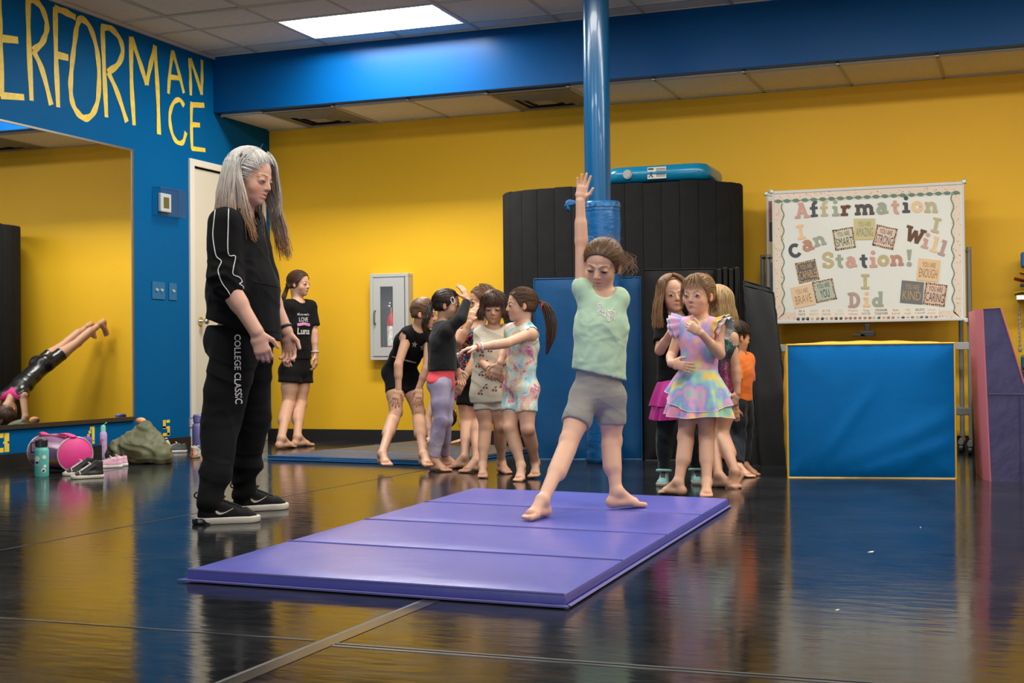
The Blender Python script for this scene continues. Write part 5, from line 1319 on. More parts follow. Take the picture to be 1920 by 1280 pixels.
        for kk in ('ka', 'kb', 'ea', 'eb'):
            if kk in s.J: w = np.clip(1 - np.linalg.norm(V - s.J[kk], axis=1) / (.06 * s.H), 0, 1)[:, None] * .5; C = C * (1 - w + w * np.array((1.0, .82, .78)))
        s.bodyo = fast_mesh('body', V, F, M_SKIN, s.root, C)
        if 'head' in s.P:
            c = V[F].mean(1); kq = ((c > s.headbox[0]) & (c < s.headbox[1])).all(1)
            s.bvh = BVHTree.FromPolygons([tuple(v) for v in V], [tuple(q) for q in F[kq]])
        return s.bodyo
    def face_hit(s, x, z, off=0.0):
        o = s.hl(x, 1.2, z); r = s.bvh.ray_cast(Vector(o), Vector(-s.hf))
        p = np.array(r[0]) if r[0] is not None else s.hl(x, .38, z)
        n = np.array(r[1]) if r[1] is not None else s.hf
        return p + s.hf * off * s.hH, n
    def eyes(s, iris=(70, 45, 30), openness=1.0, look=(0, 0), brow=(70, 48, 34), lash=(30, 20, 16), browz=.062, only=(-1, 1)):
        hH = s.hH; mi = mat('iris', lin(iris), 0.15); ml = mat('eyelash', lin(lash), 0.6); mb_ = mat('eyebrow', lin(brow), 0.7); mp_ = mat('pupil', (0.004, 0.004, 0.004), 0.1)
        for g in only:
            c, _ = s.face_hit(g * .145, -.035); n = nrm(s.hf * .93 + s.hx * g * .3); sx = nrm(np.cross(n, s.hu)); R = np.stack([sx, n, np.cross(sx, n)], 1)
            if openness > .45:
                q = MB(); q.ell(c - n * .012 * hH, np.array((.072, .021, .039 * openness)) * hH, 14, 8, R); e = q.build('eye', M_SCLERA, s.bodyo, smooth='all')
            if openness > .25:
                q = MB(); ic = c + sx * look[0] * .03 * hH + R[:, 2] * (look[1] * .018 - .002) * hH; q.ell(ic - n * .004 * hH, np.array((.041 if openness > .45 else .058, .018, .041 * min(1, openness + .05))) * hH, 12, 8, R); q.build('iris', mi, s.bodyo, smooth='all')
                q = MB(); q.ell(ic + n * .0045 * hH, np.array((.017, .012, .017)) * hH, 10, 6, R); q.build('pupil', mp_, s.bodyo, smooth='all')
            zt = .038 * openness if openness > .25 else -.028
            L = []
            for t in np.linspace(-1, 1, 9):
                p, _ = s.face_hit(g * .145 + t * .075, -.035 + (zt * (1 - t * t) if openness > .25 else zt * (1 - t * t)) - .004, .008); L.append(p)
            q = MB(); q.tube(L, [.003 * hH] + [.0075 * hH] * 7 + [.003 * hH], 6); q.build('eyelashes', ml, s.bodyo, smooth='all')
            L = [s.face_hit(g * (.15 + t * .085), browz + .016 - .014 * (t - .15) ** 2, .002)[0] for t in np.linspace(-1, 1, 8)]
            q = MB(); q.tube(L, [.006 * hH, .012 * hH, .0145 * hH, .0145 * hH, .013 * hH, .010 * hH, .007 * hH, .003 * hH], 6, flat=.6); q.build('eyebrow', mb_, s.bodyo, smooth='all')
    # ---- garments
    def garment(s, name, groups, m, h=0.0066, cuts=(), subs=(), wr=None, color=None, label=None, k=None):
        """groups: list of (prims, inflate, cuts)"""
        allp = [(p, g) for (ps, g, _) in groups for p in ps]
        lo = np.min([p.bounds(g)[0] for p, g in allp], 0) - .02; hi = np.max([p.bounds(g)[1] for p, g in allp], 0) + .02
        f = Field(lo, hi, h)
        for (ps, g, cs) in groups:
            for p in ps: f.add(p, g, k, cuts=cs)
        for p, kk in subs: f.sub(p, 0, kk)
        for (c, n) in cuts: f.cut(c, n)
        V, F = f.mesh()
        E_ = np.concatenate([F[:, [0, 1]], F[:, [1, 2]], F[:, [2, 3]], F[:, [3, 0]]]); deg = np.bincount(E_.ravel(), minlength=len(V))[:, None]
        for _ in range(4):      # relax the cut edges
            A_ = np.stack([np.bincount(E_[:, 0], V[E_[:, 1], i], len(V)) + np.bincount(E_[:, 1], V[E_[:, 0], i], len(V)) for i in range(3)], 1); V = V * .5 + .5 * A_ / np.maximum(deg, 1)
        for w_ in (wr or []):
            msk = None
            if len(w_) > 4: msk = np.clip(1.3 - np.linalg.norm(V - w_[4], axis=1) / w_[5], 0, 1)
            V = wrinkle(V, F, w_[0], w_[1], w_[2], w_[3], msk)
        C = color(V) if color is not None else None
        o = fast_mesh(name, V, F, m, s.root, C)
        if label: o['label'] = label
        o_V = V; s.last = (V, F)
        return o
    def sleeve(s, q, t, g0, g1, upto='e'):
        """short sleeve prims and cut on the upper arm"""
        a, e = s.J['s' + q], s.J['e' + q]; b2 = a + (e - a) * t; w = s.H * s.b
        d = nrm(e - a)
        return ([Cone(a, a + (e - a) * (t + .15), w * .0285 + g0, w * .026 + g1, k=w * .015)], 0.0, [(b2, d)])
    def longsleeve(s, q, t, g0, g1):
        a, e, wv = s.J['s' + q], s.J['e' + q], s.J['w' + q]; w = s.H * s.b; c = e + (wv - e) * t; d = nrm(wv - e)
        return ([Cone(a, e, w * .0285 + g0, w * .0235 + g1, k=w * .012), Cone(e, e + (wv - e) * (t + .1), w * .0235 + g1, w * .018 + g1 * .8, k=w * .012)], 0.0, [(c, d)])
    def legs(s, q, t, g0, g1, knee_t=None):
        """trouser leg: t in thigh lengths (t<=1) or 1 + part of the shin"""
        hp, kn, an = s.J['h' + q], s.J['k' + q], s.J['a' + q]; w = s.H * s.b
        if t <= 1:
            c = hp + (kn - hp) * t; d = nrm(kn - hp)
            return ([Cone(hp, hp + (kn - hp) * .5, w * .053 + g0, w * .046 + g0 * .5 + g1 * .5, k=w * .02), Cone(hp + (kn - hp) * .5, hp + (kn - hp) * (t + .12), w * .046 + g0 * .5 + g1 * .5, w * (.046 + (.034 - .046) * (t - .5) / .5) + g1, k=w * .02)], 0.0, [(c, d)])
        u = t - 1; c = kn + (an - kn) * u; d = nrm(an - kn)
        return (s.P['thigh' + q] + s.P['shin' + q], g0, [(c, d)])
    # ---- hair
    def cap(s, color, infl=.035, front=((0, .33, .30), (0, .86, -.5)), nape=((0, -.3, -.2), (0, .3, -.95)), extra=(), h=0.004, locks=(), tint=None, name='hair', cuts2=(), label=None):
        R = s.R; hH = s.hH; c = s.hl(*s.cr_c)
        f = Field(s.hc - hH * .85, s.hc + hH * .85, h)
        f.add(Ell(c, (s.cr_r + infl) * hH, R), k=.001); f.add(Ell(s.hl(0, -.1, -.02), np.array((.36 + infl, .36 + infl, .36)) * hH, R), k=.03 * hH)
        for (pc, n) in (front, nape) + tuple(cuts2): f.cut(s.hl(*pc), n[0] * s.hx + n[1] * s.hf + n[2] * s.hu)
        for g in (-1, 1): f.sub(Ell(s.hl(g * .4, -.01, -.08), np.array((.1, .085, .13)) * hH, R), 0, .03 * hH)
        V, F = f.mesh(); Vs, Fs, n = [V], [F], len(V)
        c0 = np.array(lin(color)[:3]); Cs = [np.tile(c0 * .8, (len(V), 1))]
        if extra:
            v, f2 = implicit(list(extra), h); Vs.append(v); Fs.append(f2 + n); n += len(v); Cs.append(np.tile(c0 * .85, (len(v), 1)) if tint is None else tint(v))
        if len(locks):
            v, f2, cc = lock_mesh(locks); Vs.append(v); Fs.append(f2 + n); Cs.append(cc)
        o = fast_mesh(name, np.concatenate(Vs), np.concatenate(Fs), M_HAIR, s.root, np.concatenate(Cs))
        if label: o['label'] = label
        return o
    def dirpt(s, d, off=.05):
        d = nrm(d); return s.hl(*(s.cr_c + d * (s.cr_r + off)))
    def comb_to(s, tie, color, n=800, seed=1, var=.2, off=.046, r=.0095, hair=None):
        """locks combed over the scalp to the tie direction"""
        rg = np.random.RandomState(seed); out = []; c = np.array(lin(color)[:3]); tie = nrm(tie)
        hair = hair or (lambda d: .374 * d[1] - .1875 * d[2] < .262 and d[2] > -.85 and not (abs(d[0]) > .78 and -.5 < d[2] < .02 and d[1] > -.35))
        while len(out) < n:
            d = nrm(rg.randn(3))
            if len(out) % 3 == 0 and d[1] > -.2:      # roots along the hairline
                ex_ = .374 * d[1] - .1875 * d[2]
                if not .17 < ex_ < .262: continue
            if not hair(d): continue
            ang = math.acos(np.clip(d @ tie, -1, 1))
            if ang < .15: continue
            pts = []
            for t in np.linspace(0, 1, 7):
                q = (math.sin((1 - t) * ang) * d + math.sin(t * ang) * tie) / math.sin(ang)
                pts.append(s.hl(*(s.cr_c + nrm(q) * (s.cr_r + off + .012 * math.sin(math.pi * t) + rg.uniform(-.006, .006)))))
            k = 1 + rg.uniform(-var, var); out.append((cr(pts, 7), r * s.hH * rg.uniform(.7, 1.3), r * s.hH * .7, c * k, c * k))
        return out
    def fall(s, part, az_range, color, n=200, seed=1, length=.8, elev=-.25, var=.25, spread=.08, end_color=None, r=.013, inward=0.0, jitter=.05, top=.5, down=None, off=.06, body=None, pw=2.2):
        """loose hair: from the parting over the scalp at azimuth az (0 = face, 90 = image side) and down"""
        r = r * .62; n = int(n * 1.9); rg = np.random.RandomState(seed); out = []; c = np.array(lin(color)[:3]); ce = c if end_color is None else np.array(lin(end_color)[:3])
        dn = np.array((0, 0, -1.0)) if down is None else nrm(down)
        for i in range(n):
            az = math.radians(rg.uniform(*az_range)); e = nrm((math.sin(az) * math.cos(elev), math.cos(az) * math.cos(elev), math.sin(elev)))
            p = nrm(np.array(part(rg.rand(), az))); ang = math.acos(np.clip(p @ e, -1, 1)); ol = rg.uniform(0, .05)
            pts = []
            for t in np.linspace(0, 1, 6):
                q = (math.sin((1 - t) * ang) * p + math.sin(t * ang) * e) / max(math.sin(ang), 1e-3)
                pts.append(s.hl(*(s.cr_c + nrm(q) * (s.cr_r + off + ol))))
            end = pts[-1]; outw = end - s.hl(0, -.05, -.1); outw = outw - dn * (outw @ dn); outw = nrm(outw)
            L = length * s.hH * rg.uniform(.82, 1.08)
            for t in (.33, .66, 1.0):
                pts.append(end + dn * L * t + outw * (spread * math.sin(t * 2.4) - inward * t * t) * s.hH + rg.randn(3) * jitter * t * s.hH * .5)
            if body is not None: pts = [body(p_) for p_ in pts]
            k = 1 + rg.uniform(-var, var); out.append((cr(pts, 10), r * s.hH * rg.uniform(.7, 1.3), r * s.hH * .45, c * k, ce * k, pw))
        return out
    def tail(s, path, color, r, n=60, seed=3, var=.25, end_color=None, lr=.01):
        """ponytail locks around a path of world points; r = list of radii"""
        rg = np.random.RandomState(seed); P = cr(path, 12); rr_ = np.interp(np.linspace(0, 1, 12), np.linspace(0, 1, len(r)), r); out = []; c = np.array(lin(color)[:3]); ce = c if end_color is None else np.array(lin(end_color)[:3])
        for i in range(n):
            a = rg.uniform(0, 2 * math.pi); q = math.sqrt(rg.rand()); o = np.array((math.cos(a) * _cy, math.cos(a) * _sy, 0)) + np.array((-_sy, _cy, 0)) * math.sin(a)
            m_ = 12 - rg.randint(0, 3); ph = rg.uniform(0, 6)
            pts = P[:m_] + o * (rr_[:m_] * q)[:, None] + .15 * rr_[:m_, None] * np.sin(np.arange(m_)[:, None] * .9 + ph) * o
            k = 1 + rg.uniform(-var, var); out.append((pts, lr * s.hH * rg.uniform(.8, 1.4), lr * s.hH * .4, c * k, ce * k))
        return out
    def tie(s, p, r, colr, axis, hairo):
        q = MB(); ax = nrm(axis); a = nrm(np.cross(ax, (0.3, 0.2, 1))); b2 = np.cross(ax, a)
        q.tube([np.asarray(p) + r * (math.cos(t) * a + math.sin(t) * b2) for t in np.linspace(0, 2 * math.pi, 14, endpoint=False)], r * .45, 6, closed=True)
        q.build('hair_tie', mat('hair_tie', lin(colr), .5), hairo, smooth='all')
    def bangle(s, q, t, r, wd, m, name='bracelet', label=None):
        a, e = s.J['w' + q], s.J['e' + q]; p = a + (e - a) * t; ax = nrm(e - a); u = nrm(np.cross(ax, (0.3, 0.9, 0.2))); v = np.cross(ax, u); mb_ = MB()
        mb_.tube([p + r * (math.cos(x) * u + math.sin(x) * v) for x in np.linspace(0, 2 * math.pi, 18, endpoint=False)], wd, 6, closed=True)
        o = mb_.build(name, m, s.root, smooth='all')
        if label: o['label'] = label
        return o
def project_print(garm, V, F, verts2d, faces, c, ex, ey, n, m, parent, name, lift=.0025):
    """lay flat lettering (verts2d in metres) on a garment: cast along -n"""
    bv = BVHTree.FromPolygons([tuple(v) for v in V], [tuple(q) for q in F]); out = []; good = []
    for (a, b2) in verts2d:
        o = np.asarray(c) + ex * a + ey * b2; r = bv.ray_cast(Vector(o + n * .3), Vector(-n))
        ok = r[0] is not None; p = np.array(r[0]) if ok else o; good.append(ok)
        out.append(p + n * lift)
    faces = [f for f in faces if all(good[i] for i in f)]
    q = MB(); q.add(out, faces); return q.build(name, m, parent)
def text2d(s_, w, h, bold=0.0, dx=0.0, dy=0.0):
    v, f, sz = text_mesh(s_, bold); return np.stack([v[:, 0] * w / sz[0] + dx, v[:, 1] * h / sz[1] + dy], 1), f
def shoe(name, parent, heel, f, L, upper_m, sole_m, lace_m=None, high=0.0, open_=True, toe_m=None, accent=None, swoosh=None, W=.36, air=None, h=.004, label=None, lw=.012):
    """sneaker with the back of its sole at heel (on the floor) pointing along f"""
    f = nrm((f[0], f[1], 0)); up = np.array((0, 0, 1.0)); sd = np.cross(f, up); P = lambda a, b2, c_: np.asarray(heel) + f * L * a + sd * L * b2 + up * L * c_
    o = parent
    # sole
    pr = [Cone(P(.16, 0, .07), P(.45, .005, .06), L * .15, L * .14, sd, 1, 1), Cone(P(.45, .005, .06), P(.78, .01, .055), L * .14, L * .18, sd, 1, 1), Cone(P(.74, .01, .05), P(.87, .0, .06), L * .17, L * .13, sd, 1, 1)]
    V, F = implicit(pr, h, cuts=[(P(0, 0, .0), -up), (P(0, 0, .105), up)], k=L * .04)
    a = fast_mesh('sole', V, F, sole_m, o)
    pr = [Cone(P(.17, 0, .14), P(.17, 0, .30 + high), L * .125, L * .115, sd, 1, 1), Cone(P(.17, 0, .14), P(.45, 0, .13), L * .13, L * .135, sd, 1, 1), Cone(P(.3, 0, .28 + high * .6), P(.62, 0, .17), L * .11, L * .12, sd, 1, .8), Cone(P(.5, 0, .12), P(.8, .01, .10), L * .13, L * .15, sd, 1, .62), Cone(P(.78, .01, .09), P(.87, 0, .085), L * .15, L * .118, sd, 1, .62)]
    if high: pr.append(Cone(P(.2, 0, .3), P(.2, 0, .34 + high), L * .12, L * .12, sd, 1.1, 1.1))
    subs = [(Cone(P(.2, 0, .3 + high * .9), P(.24, 0, .6 + high), L * .085, L * .1, sd, 1.3, 1.3), L * .02)] if open_ else []
    V, F = implicit(pr, h, cuts=[(P(0, 0, .06), -up), (P(.2, 0, .4 + high), nrm(up - f * .25))], k=L * .04, subs=subs)
    u = fast_mesh('upper', V, F, upper_m, o)
    if toe_m is not None:
        V2, F2 = implicit([Cone(P(.72, .01, .085), P(.87, 0, .08), L * .172, L * .128, sd, 1, .64)], h, cuts=[(P(0, 0, .02), -up), (P(.73, 0, 0), -f)]); fast_mesh('toe_cap', V2, F2, toe_m, o)
    bv = BVHTree.FromPolygons([tuple(v) for v in V], [tuple(q_) for q_ in F])
    def hit(p, d):
        r = bv.ray_cast(Vector(p + nrm(d) * .2), Vector(-nrm(d))); return (np.array(r[0]) + nrm(d) * .0025) if r[0] is not None else p
    if lace_m is not None:
        q = MB()
        for i in range(5):
            x = .36 + i * .07
            for g in (-1, 1):
                q.tube([hit(P(x + t * .05, g * (.06 - .12 * t), .2), nrm(up + f * .3)) for t in np.linspace(0, 1, 5)], L * lw, 5)
        for g in (-1, 1):
            c0 = hit(P(.36, 0, .3), nrm(up + f * .3)); q.tube([c0 + (f * math.sin(t) * .05 + sd * g * (.02 + .06 * math.sin(t * .5)) + up * (.03 * math.sin(t * 1.1))) * L * 1.3 for t in np.linspace(0, 3, 8)], L * .01, 5)
        q.build('laces', lace_m, o, smooth='all')
    if accent is not None:
        q = MB(); q.tube([hit(P(.1, 0, z) - f * 0, -f) for z in np.linspace(.12, .36 + high * .8, 6)], L * .03, 6, flat=.5); q.tube([P(.02, 0, .1) + f * L * .15 * (1 - math.cos(t)) + sd * L * .145 * math.sin(t) for t in np.linspace(-1.3, 1.3, 9)], L * .02, 6); q.build('heel_tab', accent, o, smooth='all')
    if swoosh is not None:
        for g in (-1, 1):
            pts = [(.28, .24), (.31, .19), (.36, .165), (.44, .18), (.56, .235)]; q = MB()
            PP = [hit(P(a_, g * .05, b_), sd * g) + sd * g * .001 for a_, b_ in pts]; Q2 = cr(PP, 12)
            ws = [L * .01 + L * .03 * math.exp(-((i - 4) / 3.2) ** 2) for i in range(12)]
            ribbon(q, list(Q2), ws, sd * g, .0008); q.build('logo_mark', swoosh, o)
    if air is not None:
        V, F = implicit([Cone(P(.1, 0, .05), P(.3, 0, .05), L * .15, L * .14, sd, 1, 1)], h, cuts=[(P(0, 0, .002), -up), (P(0, 0, .1), up), (P(.34, 0, 0), f)], k=.003); fast_mesh('air_unit', V, F, air, o)
        q = MB(); q.tube([P(.04, 0, .40) + (-f * math.sin(t) * .05 + up * (.045 - .045 * math.cos(t))) * L for t in np.linspace(0, 3.1, 8)], L * .012, 5); q.build('pull_loop', upper_m, o, smooth='all')
    return u
# ------------------------------------------------------------------ the girl on the violet mat, arm raised
SK1 = (222, 176, 148)
def hemcut(P, a, b2, dda=0.0, ddb=None, tilt=0.0):
    """cut plane through two pixels (left, right) at the person's depth; keeps what is above"""
    A = P.pt(*a, dda); B = P.pt(*b2, dda if ddb is None else ddb); n = np.cross(nrm(B - A), nrm(cdir(0, tilt, 1)))
    if n[2] > 0: n = -n
    return ((A + B) / 2, nrm(n))
def neckhole(P, r, dz=.0, fw=.01):
    return (Ell(P.J['neck'] + np.array((0, 0, dz)) + P.fwd * fw, (r, r, r)), .006)

g = Person('girl in a mint green tee and grey shorts, one arm raised, on the violet mat', dict(pel=(1121, 735), neck=(1130, 549), sa=(1093, 538), sb=(1160, 557, .01), ha=(1097, 744), hb=(1146, 745), ka=(1067, 828, -.12), kb=(1147, 826, .0), aa=(1018, 938), ab=(1155, 922), ea=(1090, 454, .0), wa=(1088, 377, -.01), eb=(1160, 640, .15), wb=(1140, 690, .27)), 5.9, 1.2, SK1, .97, foot_z=.049)
g.torso(cdir(.12, 0, 1)); g.foot('a', (1003, 967)); g.foot('b', (1202, 945)); g.leg('a'); g.leg('b'); g.arm('a'); g.arm('b')
g.hand('a', cdir(.15, 1, .05), cdir(0, 0, 1), cdir(1, .2, .1), curl=(2, 6, 6), spread=8, L=.118); g.hand('b', cdir(-.5, -.8, -.5), cdir(0, 0, -1), cdir(-1, 0, 0))
g.head(g.pt(1130, 495, -.01), cdir(-.36, -.36, .86), cdir(.05, 1, .2), .207, mouth_open=.5)
g.body(.006, .0026); g.eyes((60, 38, 26), .34, look=(-.2, -.9), brow=(88, 60, 42))
M_MINT = cloth('mint_jersey', (0.47, 0.66, 0.47), .8)
A_, B_ = g.J['waist'] if 'waist' in g.J else g.waist, g.J['pel']
o = g.garment('tee_shirt', [(g.P['torso'], .009, ()), ([Cone(g.chest + g.up * .03, B_ - g.up * .05, .102, .121, g.side, .74, .74, k=.03)], 0, ()), g.sleeve('a', .15, .002, .005), g.sleeve('b', .3, .002, .006)], M_MINT, .005, cuts=[hemcut(g, (1062, 688), (1173, 713))], subs=[neckhole(g, .052, .012)], wr=[(.0022, 70, cdir(1, .5, 0), 1), (.0010, 130, cdir(1, .6, 0), 2)])
V, F = g.last; rg = np.random.RandomState(2); vv = []; ff = []
for i in range(420):
    bx_ = rg.choice(4); u, v = rg.rand(2)
    cx_, cy_ = ((-.032, .012), (-.012, -.004), (.012, -.012), (.03, -.002))[bx_]; x_, y_ = cx_ + (u - .5) * .016, cy_ + (v - .5) * (.05 if bx_ != 1 else .03)
    if bx_ in (1, 3) and abs(u - .5) < .2 and rg.rand() < .8: continue
    e_ = .0016; k_ = len(vv); vv += [(x_ - e_, y_ - e_), (x_ + e_, y_ - e_), (x_ + e_, y_ + e_), (x_ - e_, y_ + e_)]; ff.append((k_, k_ + 1, k_ + 2, k_ + 3))
project_print(o, V, F, vv, ff, g.pt(1138, 585, -.1), cdir(1, -.12, 0), cdir(.12, 1, 0), cdir(0, 0, 1), mat('silver_glitter', (.75, .72, .68), .4), o, 'glitter_print')
M_GREY = cloth('grey_knit', (0.28, 0.27, 0.25), .8)
o = g.garment('shorts', [(g.P['torso'][:1] + g.P['torso'][-2:], .006, ()), g.legs('a', .60, .005, .006), g.legs('b', .60, .005, .006)], M_GREY, .005, cuts=[(g.waist, g.up)], wr=[(.0022, 70, cdir(.2, 1, 0), 4, g.J['pel'], .13), (.0012, 60, cdir(1, .4, 0), 5)])
for q in 'ab':
    mb_ = MB(); hp, kn = g.J['h' + q], g.J['k' + q]; c_ = hp + (kn - hp) * .57; ax = nrm(kn - hp); u = nrm(np.cross(ax, (0, 1, .1))); v = np.cross(ax, u); r_ = g.H * g.b * .0445 + .007
    mb_.tube([c_ + r_ * (math.cos(t) * u + math.sin(t) * v) for t in np.linspace(0, 2 * math.pi, 24, endpoint=False)], .0016, 5, closed=True); mb_.build('hem_stitch', M_GREY, o, smooth='all')
HB = (112, 84, 60)
lk = g.comb_to((.1, -.95, -.15), HB, 1200, 4, r=.009)
rg = np.random.RandomState(8); c_ = np.array(lin((150, 115, 82))[:3])
for i in range(60):   # loose curls by the ear and on the crown
    s0 = g.dirpt((-.9 + rg.uniform(-.1, .1), rg.uniform(-.5, .35), rg.uniform(-.1, .4))); e = s0 + cdir(rg.uniform(-.1, .9), rg.uniform(-1.4, -.2), .2) * rg.uniform(.03, .085)
    m_ = (s0 + e) / 2 + cdir(1, 0, 0) * rg.uniform(0, .03); lk.append((cr([s0, m_, e, e + cdir(-.5, -.6, 0) * .015], 18), .0007, .0004, c_ * rg.uniform(.6, 1.2), c_))
for i in range(10):
    s0 = g.dirpt((rg.uniform(-.9, .9), rg.uniform(-.4, .5), 1)); lk.append((cr([s0, s0 + cdir(rg.uniform(-1, 1), .5, 0) * .02, s0 + cdir(rg.uniform(-1, 1), .3, 0) * .035], 6), .0009, .0006, c_, c_))
g.cap(HB, .03, locks=lk, h=.0035)

# ------------------------------------------------------------------ the coach
w = Person('woman with long grey hair in a black sweatshirt and track pants', dict(pel=(452, 640), neck=(450, 410), sa=(421, 420, -.17), sb=(466, 416, .17), ha=(444, 652, -.09), hb=(468, 650, .1), ka=(415, 790, -.12), kb=(473, 780, .12), aa=(392, 942), ab=(455, 923), ea=(420, 524, -.22), wa=(481, 622, -.25), eb=(492, 522, .2), wb=(537, 622, .16)), 6.1, 1.64, (214, 166, 142), 1.0, adult=True)
w.torso(cdir(.97, 0, .25)); w.toe = {'a': cdir(.97, 0, .25), 'b': cdir(.97, 0, .25)}
w.leg('a'); w.leg('b'); w.arm('a', 1.12); w.arm('b', 1.12)
w.hand('a', cdir(.3, -1, .0), cdir(-.15, 0, -1), cdir(1, .2, .1), curl=(30, 42, 30), spread=3, L=.172)
w.hand('b', cdir(.15, -1, .05), cdir(-.35, 0, 1), cdir(1, .1, .3), curl=(24, 34, 26), spread=4, L=.172)
w.head(w.pt(470, 333, .0), cdir(.93, -.2, .34), cdir(.15, 1, 0), .232, lips=(.95, .62, .6), mouth_open=.6)
w.body(.007, .003); w.eyes((90, 100, 110), .3, look=(0, -.8), brow=(150, 130, 115), lash=(80, 66, 60))
M_BLK = cloth('black_fleece', (0.0048, 0.0052, 0.0058), .85, sheen=.03, spec=.12)
M_PIPE = mat('white_piping', (.7, .7, .68), .5)
fw = w.fwd; pl = lambda x, y, dd=0: w.pt(x, y, dd)
sw = [Cone(pl(446, 425), pl(446, 470), .17, .185, w.side, .52, .62, k=.05), Cone(pl(446, 470), pl(456, 545), .185, .2, w.side, .64, .74, k=.04), Cone(pl(456, 545), pl(457, 640), .2, .205, w.side, .75, .82, k=.04), Cone(pl(450, 398), pl(450, 425), .075, .11, w.side, .9, .7, k=.03)]
def wsleeve(q, r, t):
    a, e, wv = w.J['s' + q], w.J['e' + q], w.J['w' + q]; c = e + (wv - e) * t
    return ([Cone(a, e, r[0], r[1], k=.04), Cone(e, e + (wv - e) * (t + .1), r[1], r[2], k=.03)], 0, [(c, nrm(wv - e))])
o = w.garment('sweatshirt', [(sw, 0, ()), wsleeve('a', (.074, .068, .05), .30), wsleeve('b', (.08, .07, .05), .34)], M_BLK, .006, cuts=[hemcut(w, (383, 595), (527, 641))], subs=[neckhole(w, .072, .045, .015)], wr=[(.0035, 40, cdir(.5, 1, 0), 3), (.004, 95, cdir(.2, 1, .2), 6, w.J['ea'], .14), (.005, 60, cdir(.4, 1, 0), 9, w.J['ea'], .12), (.003, 70, cdir(1, .3, 0), 19, pl(440, 590), .18)])
SV, SF = w.last
bvw = BVHTree.FromPolygons([tuple(v) for v in SV], [tuple(q) for q in SF])
def onsurf(bv, px, py, lift=.003):
    r_ = ray(px, py); h_ = bv.ray_cast(Vector(C_O), Vector(nrm(r_))); return (np.array(h_[0]) - nrm(r_) * lift) if h_[0] is not None else None
def seam_on(bv, pts, rad, m, par, name, per=6):
    L = [onsurf(bv, x, y) for x, y in [tuple(p) for p in np.asarray(smooth_path([np.array((a, b2, 0.0)) for a, b2 in pts], per))[:, :2]]]; L = [p for p in L if p is not None]
    if len(L) > 2: q = MB(); q.tube(L, rad, 5); q.build(name, m, par, smooth='all')
seam_on(bvw, [(404, 389), (401, 415), (399, 440), (402, 465), (406, 481), (415, 490), (409, 505), (412, 520), (418, 533), (427, 545), (433, 556)], .0024, M_PIPE, o, 'piping')
seam_on(bvw, [(429, 386), (428, 420), (428, 475), (441, 480), (438, 500), (437, 514), (449, 520), (454, 528), (449, 532), (455, 536), (457, 541)], .0024, M_PIPE, o, 'piping')
seam_on(bvw, [(478, 530), (500, 533), (524, 538)], .0018, M_BLK, o, 'pocket_seam'); seam_on(bvw, [(440, 612), (480, 618), (524, 622)], .0018, M_BLK, o, 'waistband_seam')
pa = [(pl(444, 640, -.07), .112), (pl(414, 790, -.12), .088), (w.J['ka'] * .35 + w.J['aa'] * .65 + cdir(1, 0, 0) * .012, .066), (w.J['aa'] + (0, 0, .0), .05)]; pb = [(pl(468, 640, .09), .108), (pl(472, 780, .12), .085), (w.J['kb'] * .35 + w.J['ab'] * .65, .066), (w.J['ab'] + (0, 0, .0), .05)]
legs_ = []
for ch in (pa, pb):
    for (a, r0), (b2, r1) in zip(ch[:-1], ch[1:]): legs_.append(Cone(a, b2, r0, r1, k=.025))
bum = [Ell(pl(436, 640, 0), (.13, .13, .12), k=.05), Ell(pl(460, 630, 0), (.14, .14, .12), k=.05)]
trousers = w.garment('track_pants', [(bum + legs_[:3], 0, ()), (legs_[3:], 0, ())], M_BLK, .006, cuts=[(pl(455, 610), np.array((0, 0, 1.0)))], wr=[(.0035, 34, cdir(.5, 1, 0), 5), (.008, 40, cdir(.25, 1, 0), 7, pl(398, 905, -.15), .17), (.008, 42, cdir(-.2, 1, 0), 8, pl(458, 890, .2), .16), (.006, 30, cdir(.6, 1, 0), 12, pl(414, 800, -.1), .2)])
PV, PF = w.last
v2, f2 = text2d('COLLEGE CLASSIC', .30, .026, .012)
project_print(trousers, PV, PF, v2, f2, pl(444, 692, -.2), cdir(0, -1, 0), cdir(1, 0, 0), cdir(0, 0, 1), M_PIPE, trousers, 'leg_lettering')
q = MB(); bvp = BVHTree.FromPolygons([tuple(v) for v in PV], [tuple(q_) for q_ in PF])
ms_ = mat('shoe_black_mesh', (.006, .006, .0065), .7, spec=.2, bump=.4, bscale=500); mw = mat('white_foam_sole', (.62, .58, .52), .5); ma = mat('black_air_unit', (.02, .02, .022), .12, coat=.5); mlc = mat('black_lace', (.015, .015, .015), .7)
for hpx, tpx in (((366, 983), (470, 978)), ((434, 960), (538, 953))):
    h0 = on_floor(*hpx); t0 = on_floor(*tpx); em = bpy.data.objects.new('sneaker', None); COL.objects.link(em); em.parent = w.root; em.location = Vector(h0) - w.root.location
    shoe('sneaker', em, h0, t0 - h0, .275, ms_, mw, mlc, open_=False, swoosh=mw, air=ma, high=.02)
o = w.bangle('b', .08, .031, .008, mat('watch_band', (.015, .015, .016), .4), 'watch', 'black wrist watch')
GR, TN = (204, 201, 195), (184, 136, 88)
part = lambda r_, az: (.1 * (1 if az > 0 else -1), .25 - .8 * r_, 1.0)
lk = w.fall(part, (92, 178), GR, 420, 3, length=1.3, elev=-.05, end_color=TN, spread=.12, r=.017, jitter=.08, var=.14, pw=5)
lk += w.fall(part, (-180, -90), GR, 160, 4, length=1.15, elev=-.1, end_color=TN, spread=.1, r=.016, jitter=.08, var=.14, pw=5)
lk += w.fall(lambda r_, az: (-.25, .55 - .2 * r_, .8), (-62, -28), GR, 70, 5, length=.75, elev=.12, end_color=(190, 180, 168), spread=.06, r=.012, jitter=.06, off=.09)
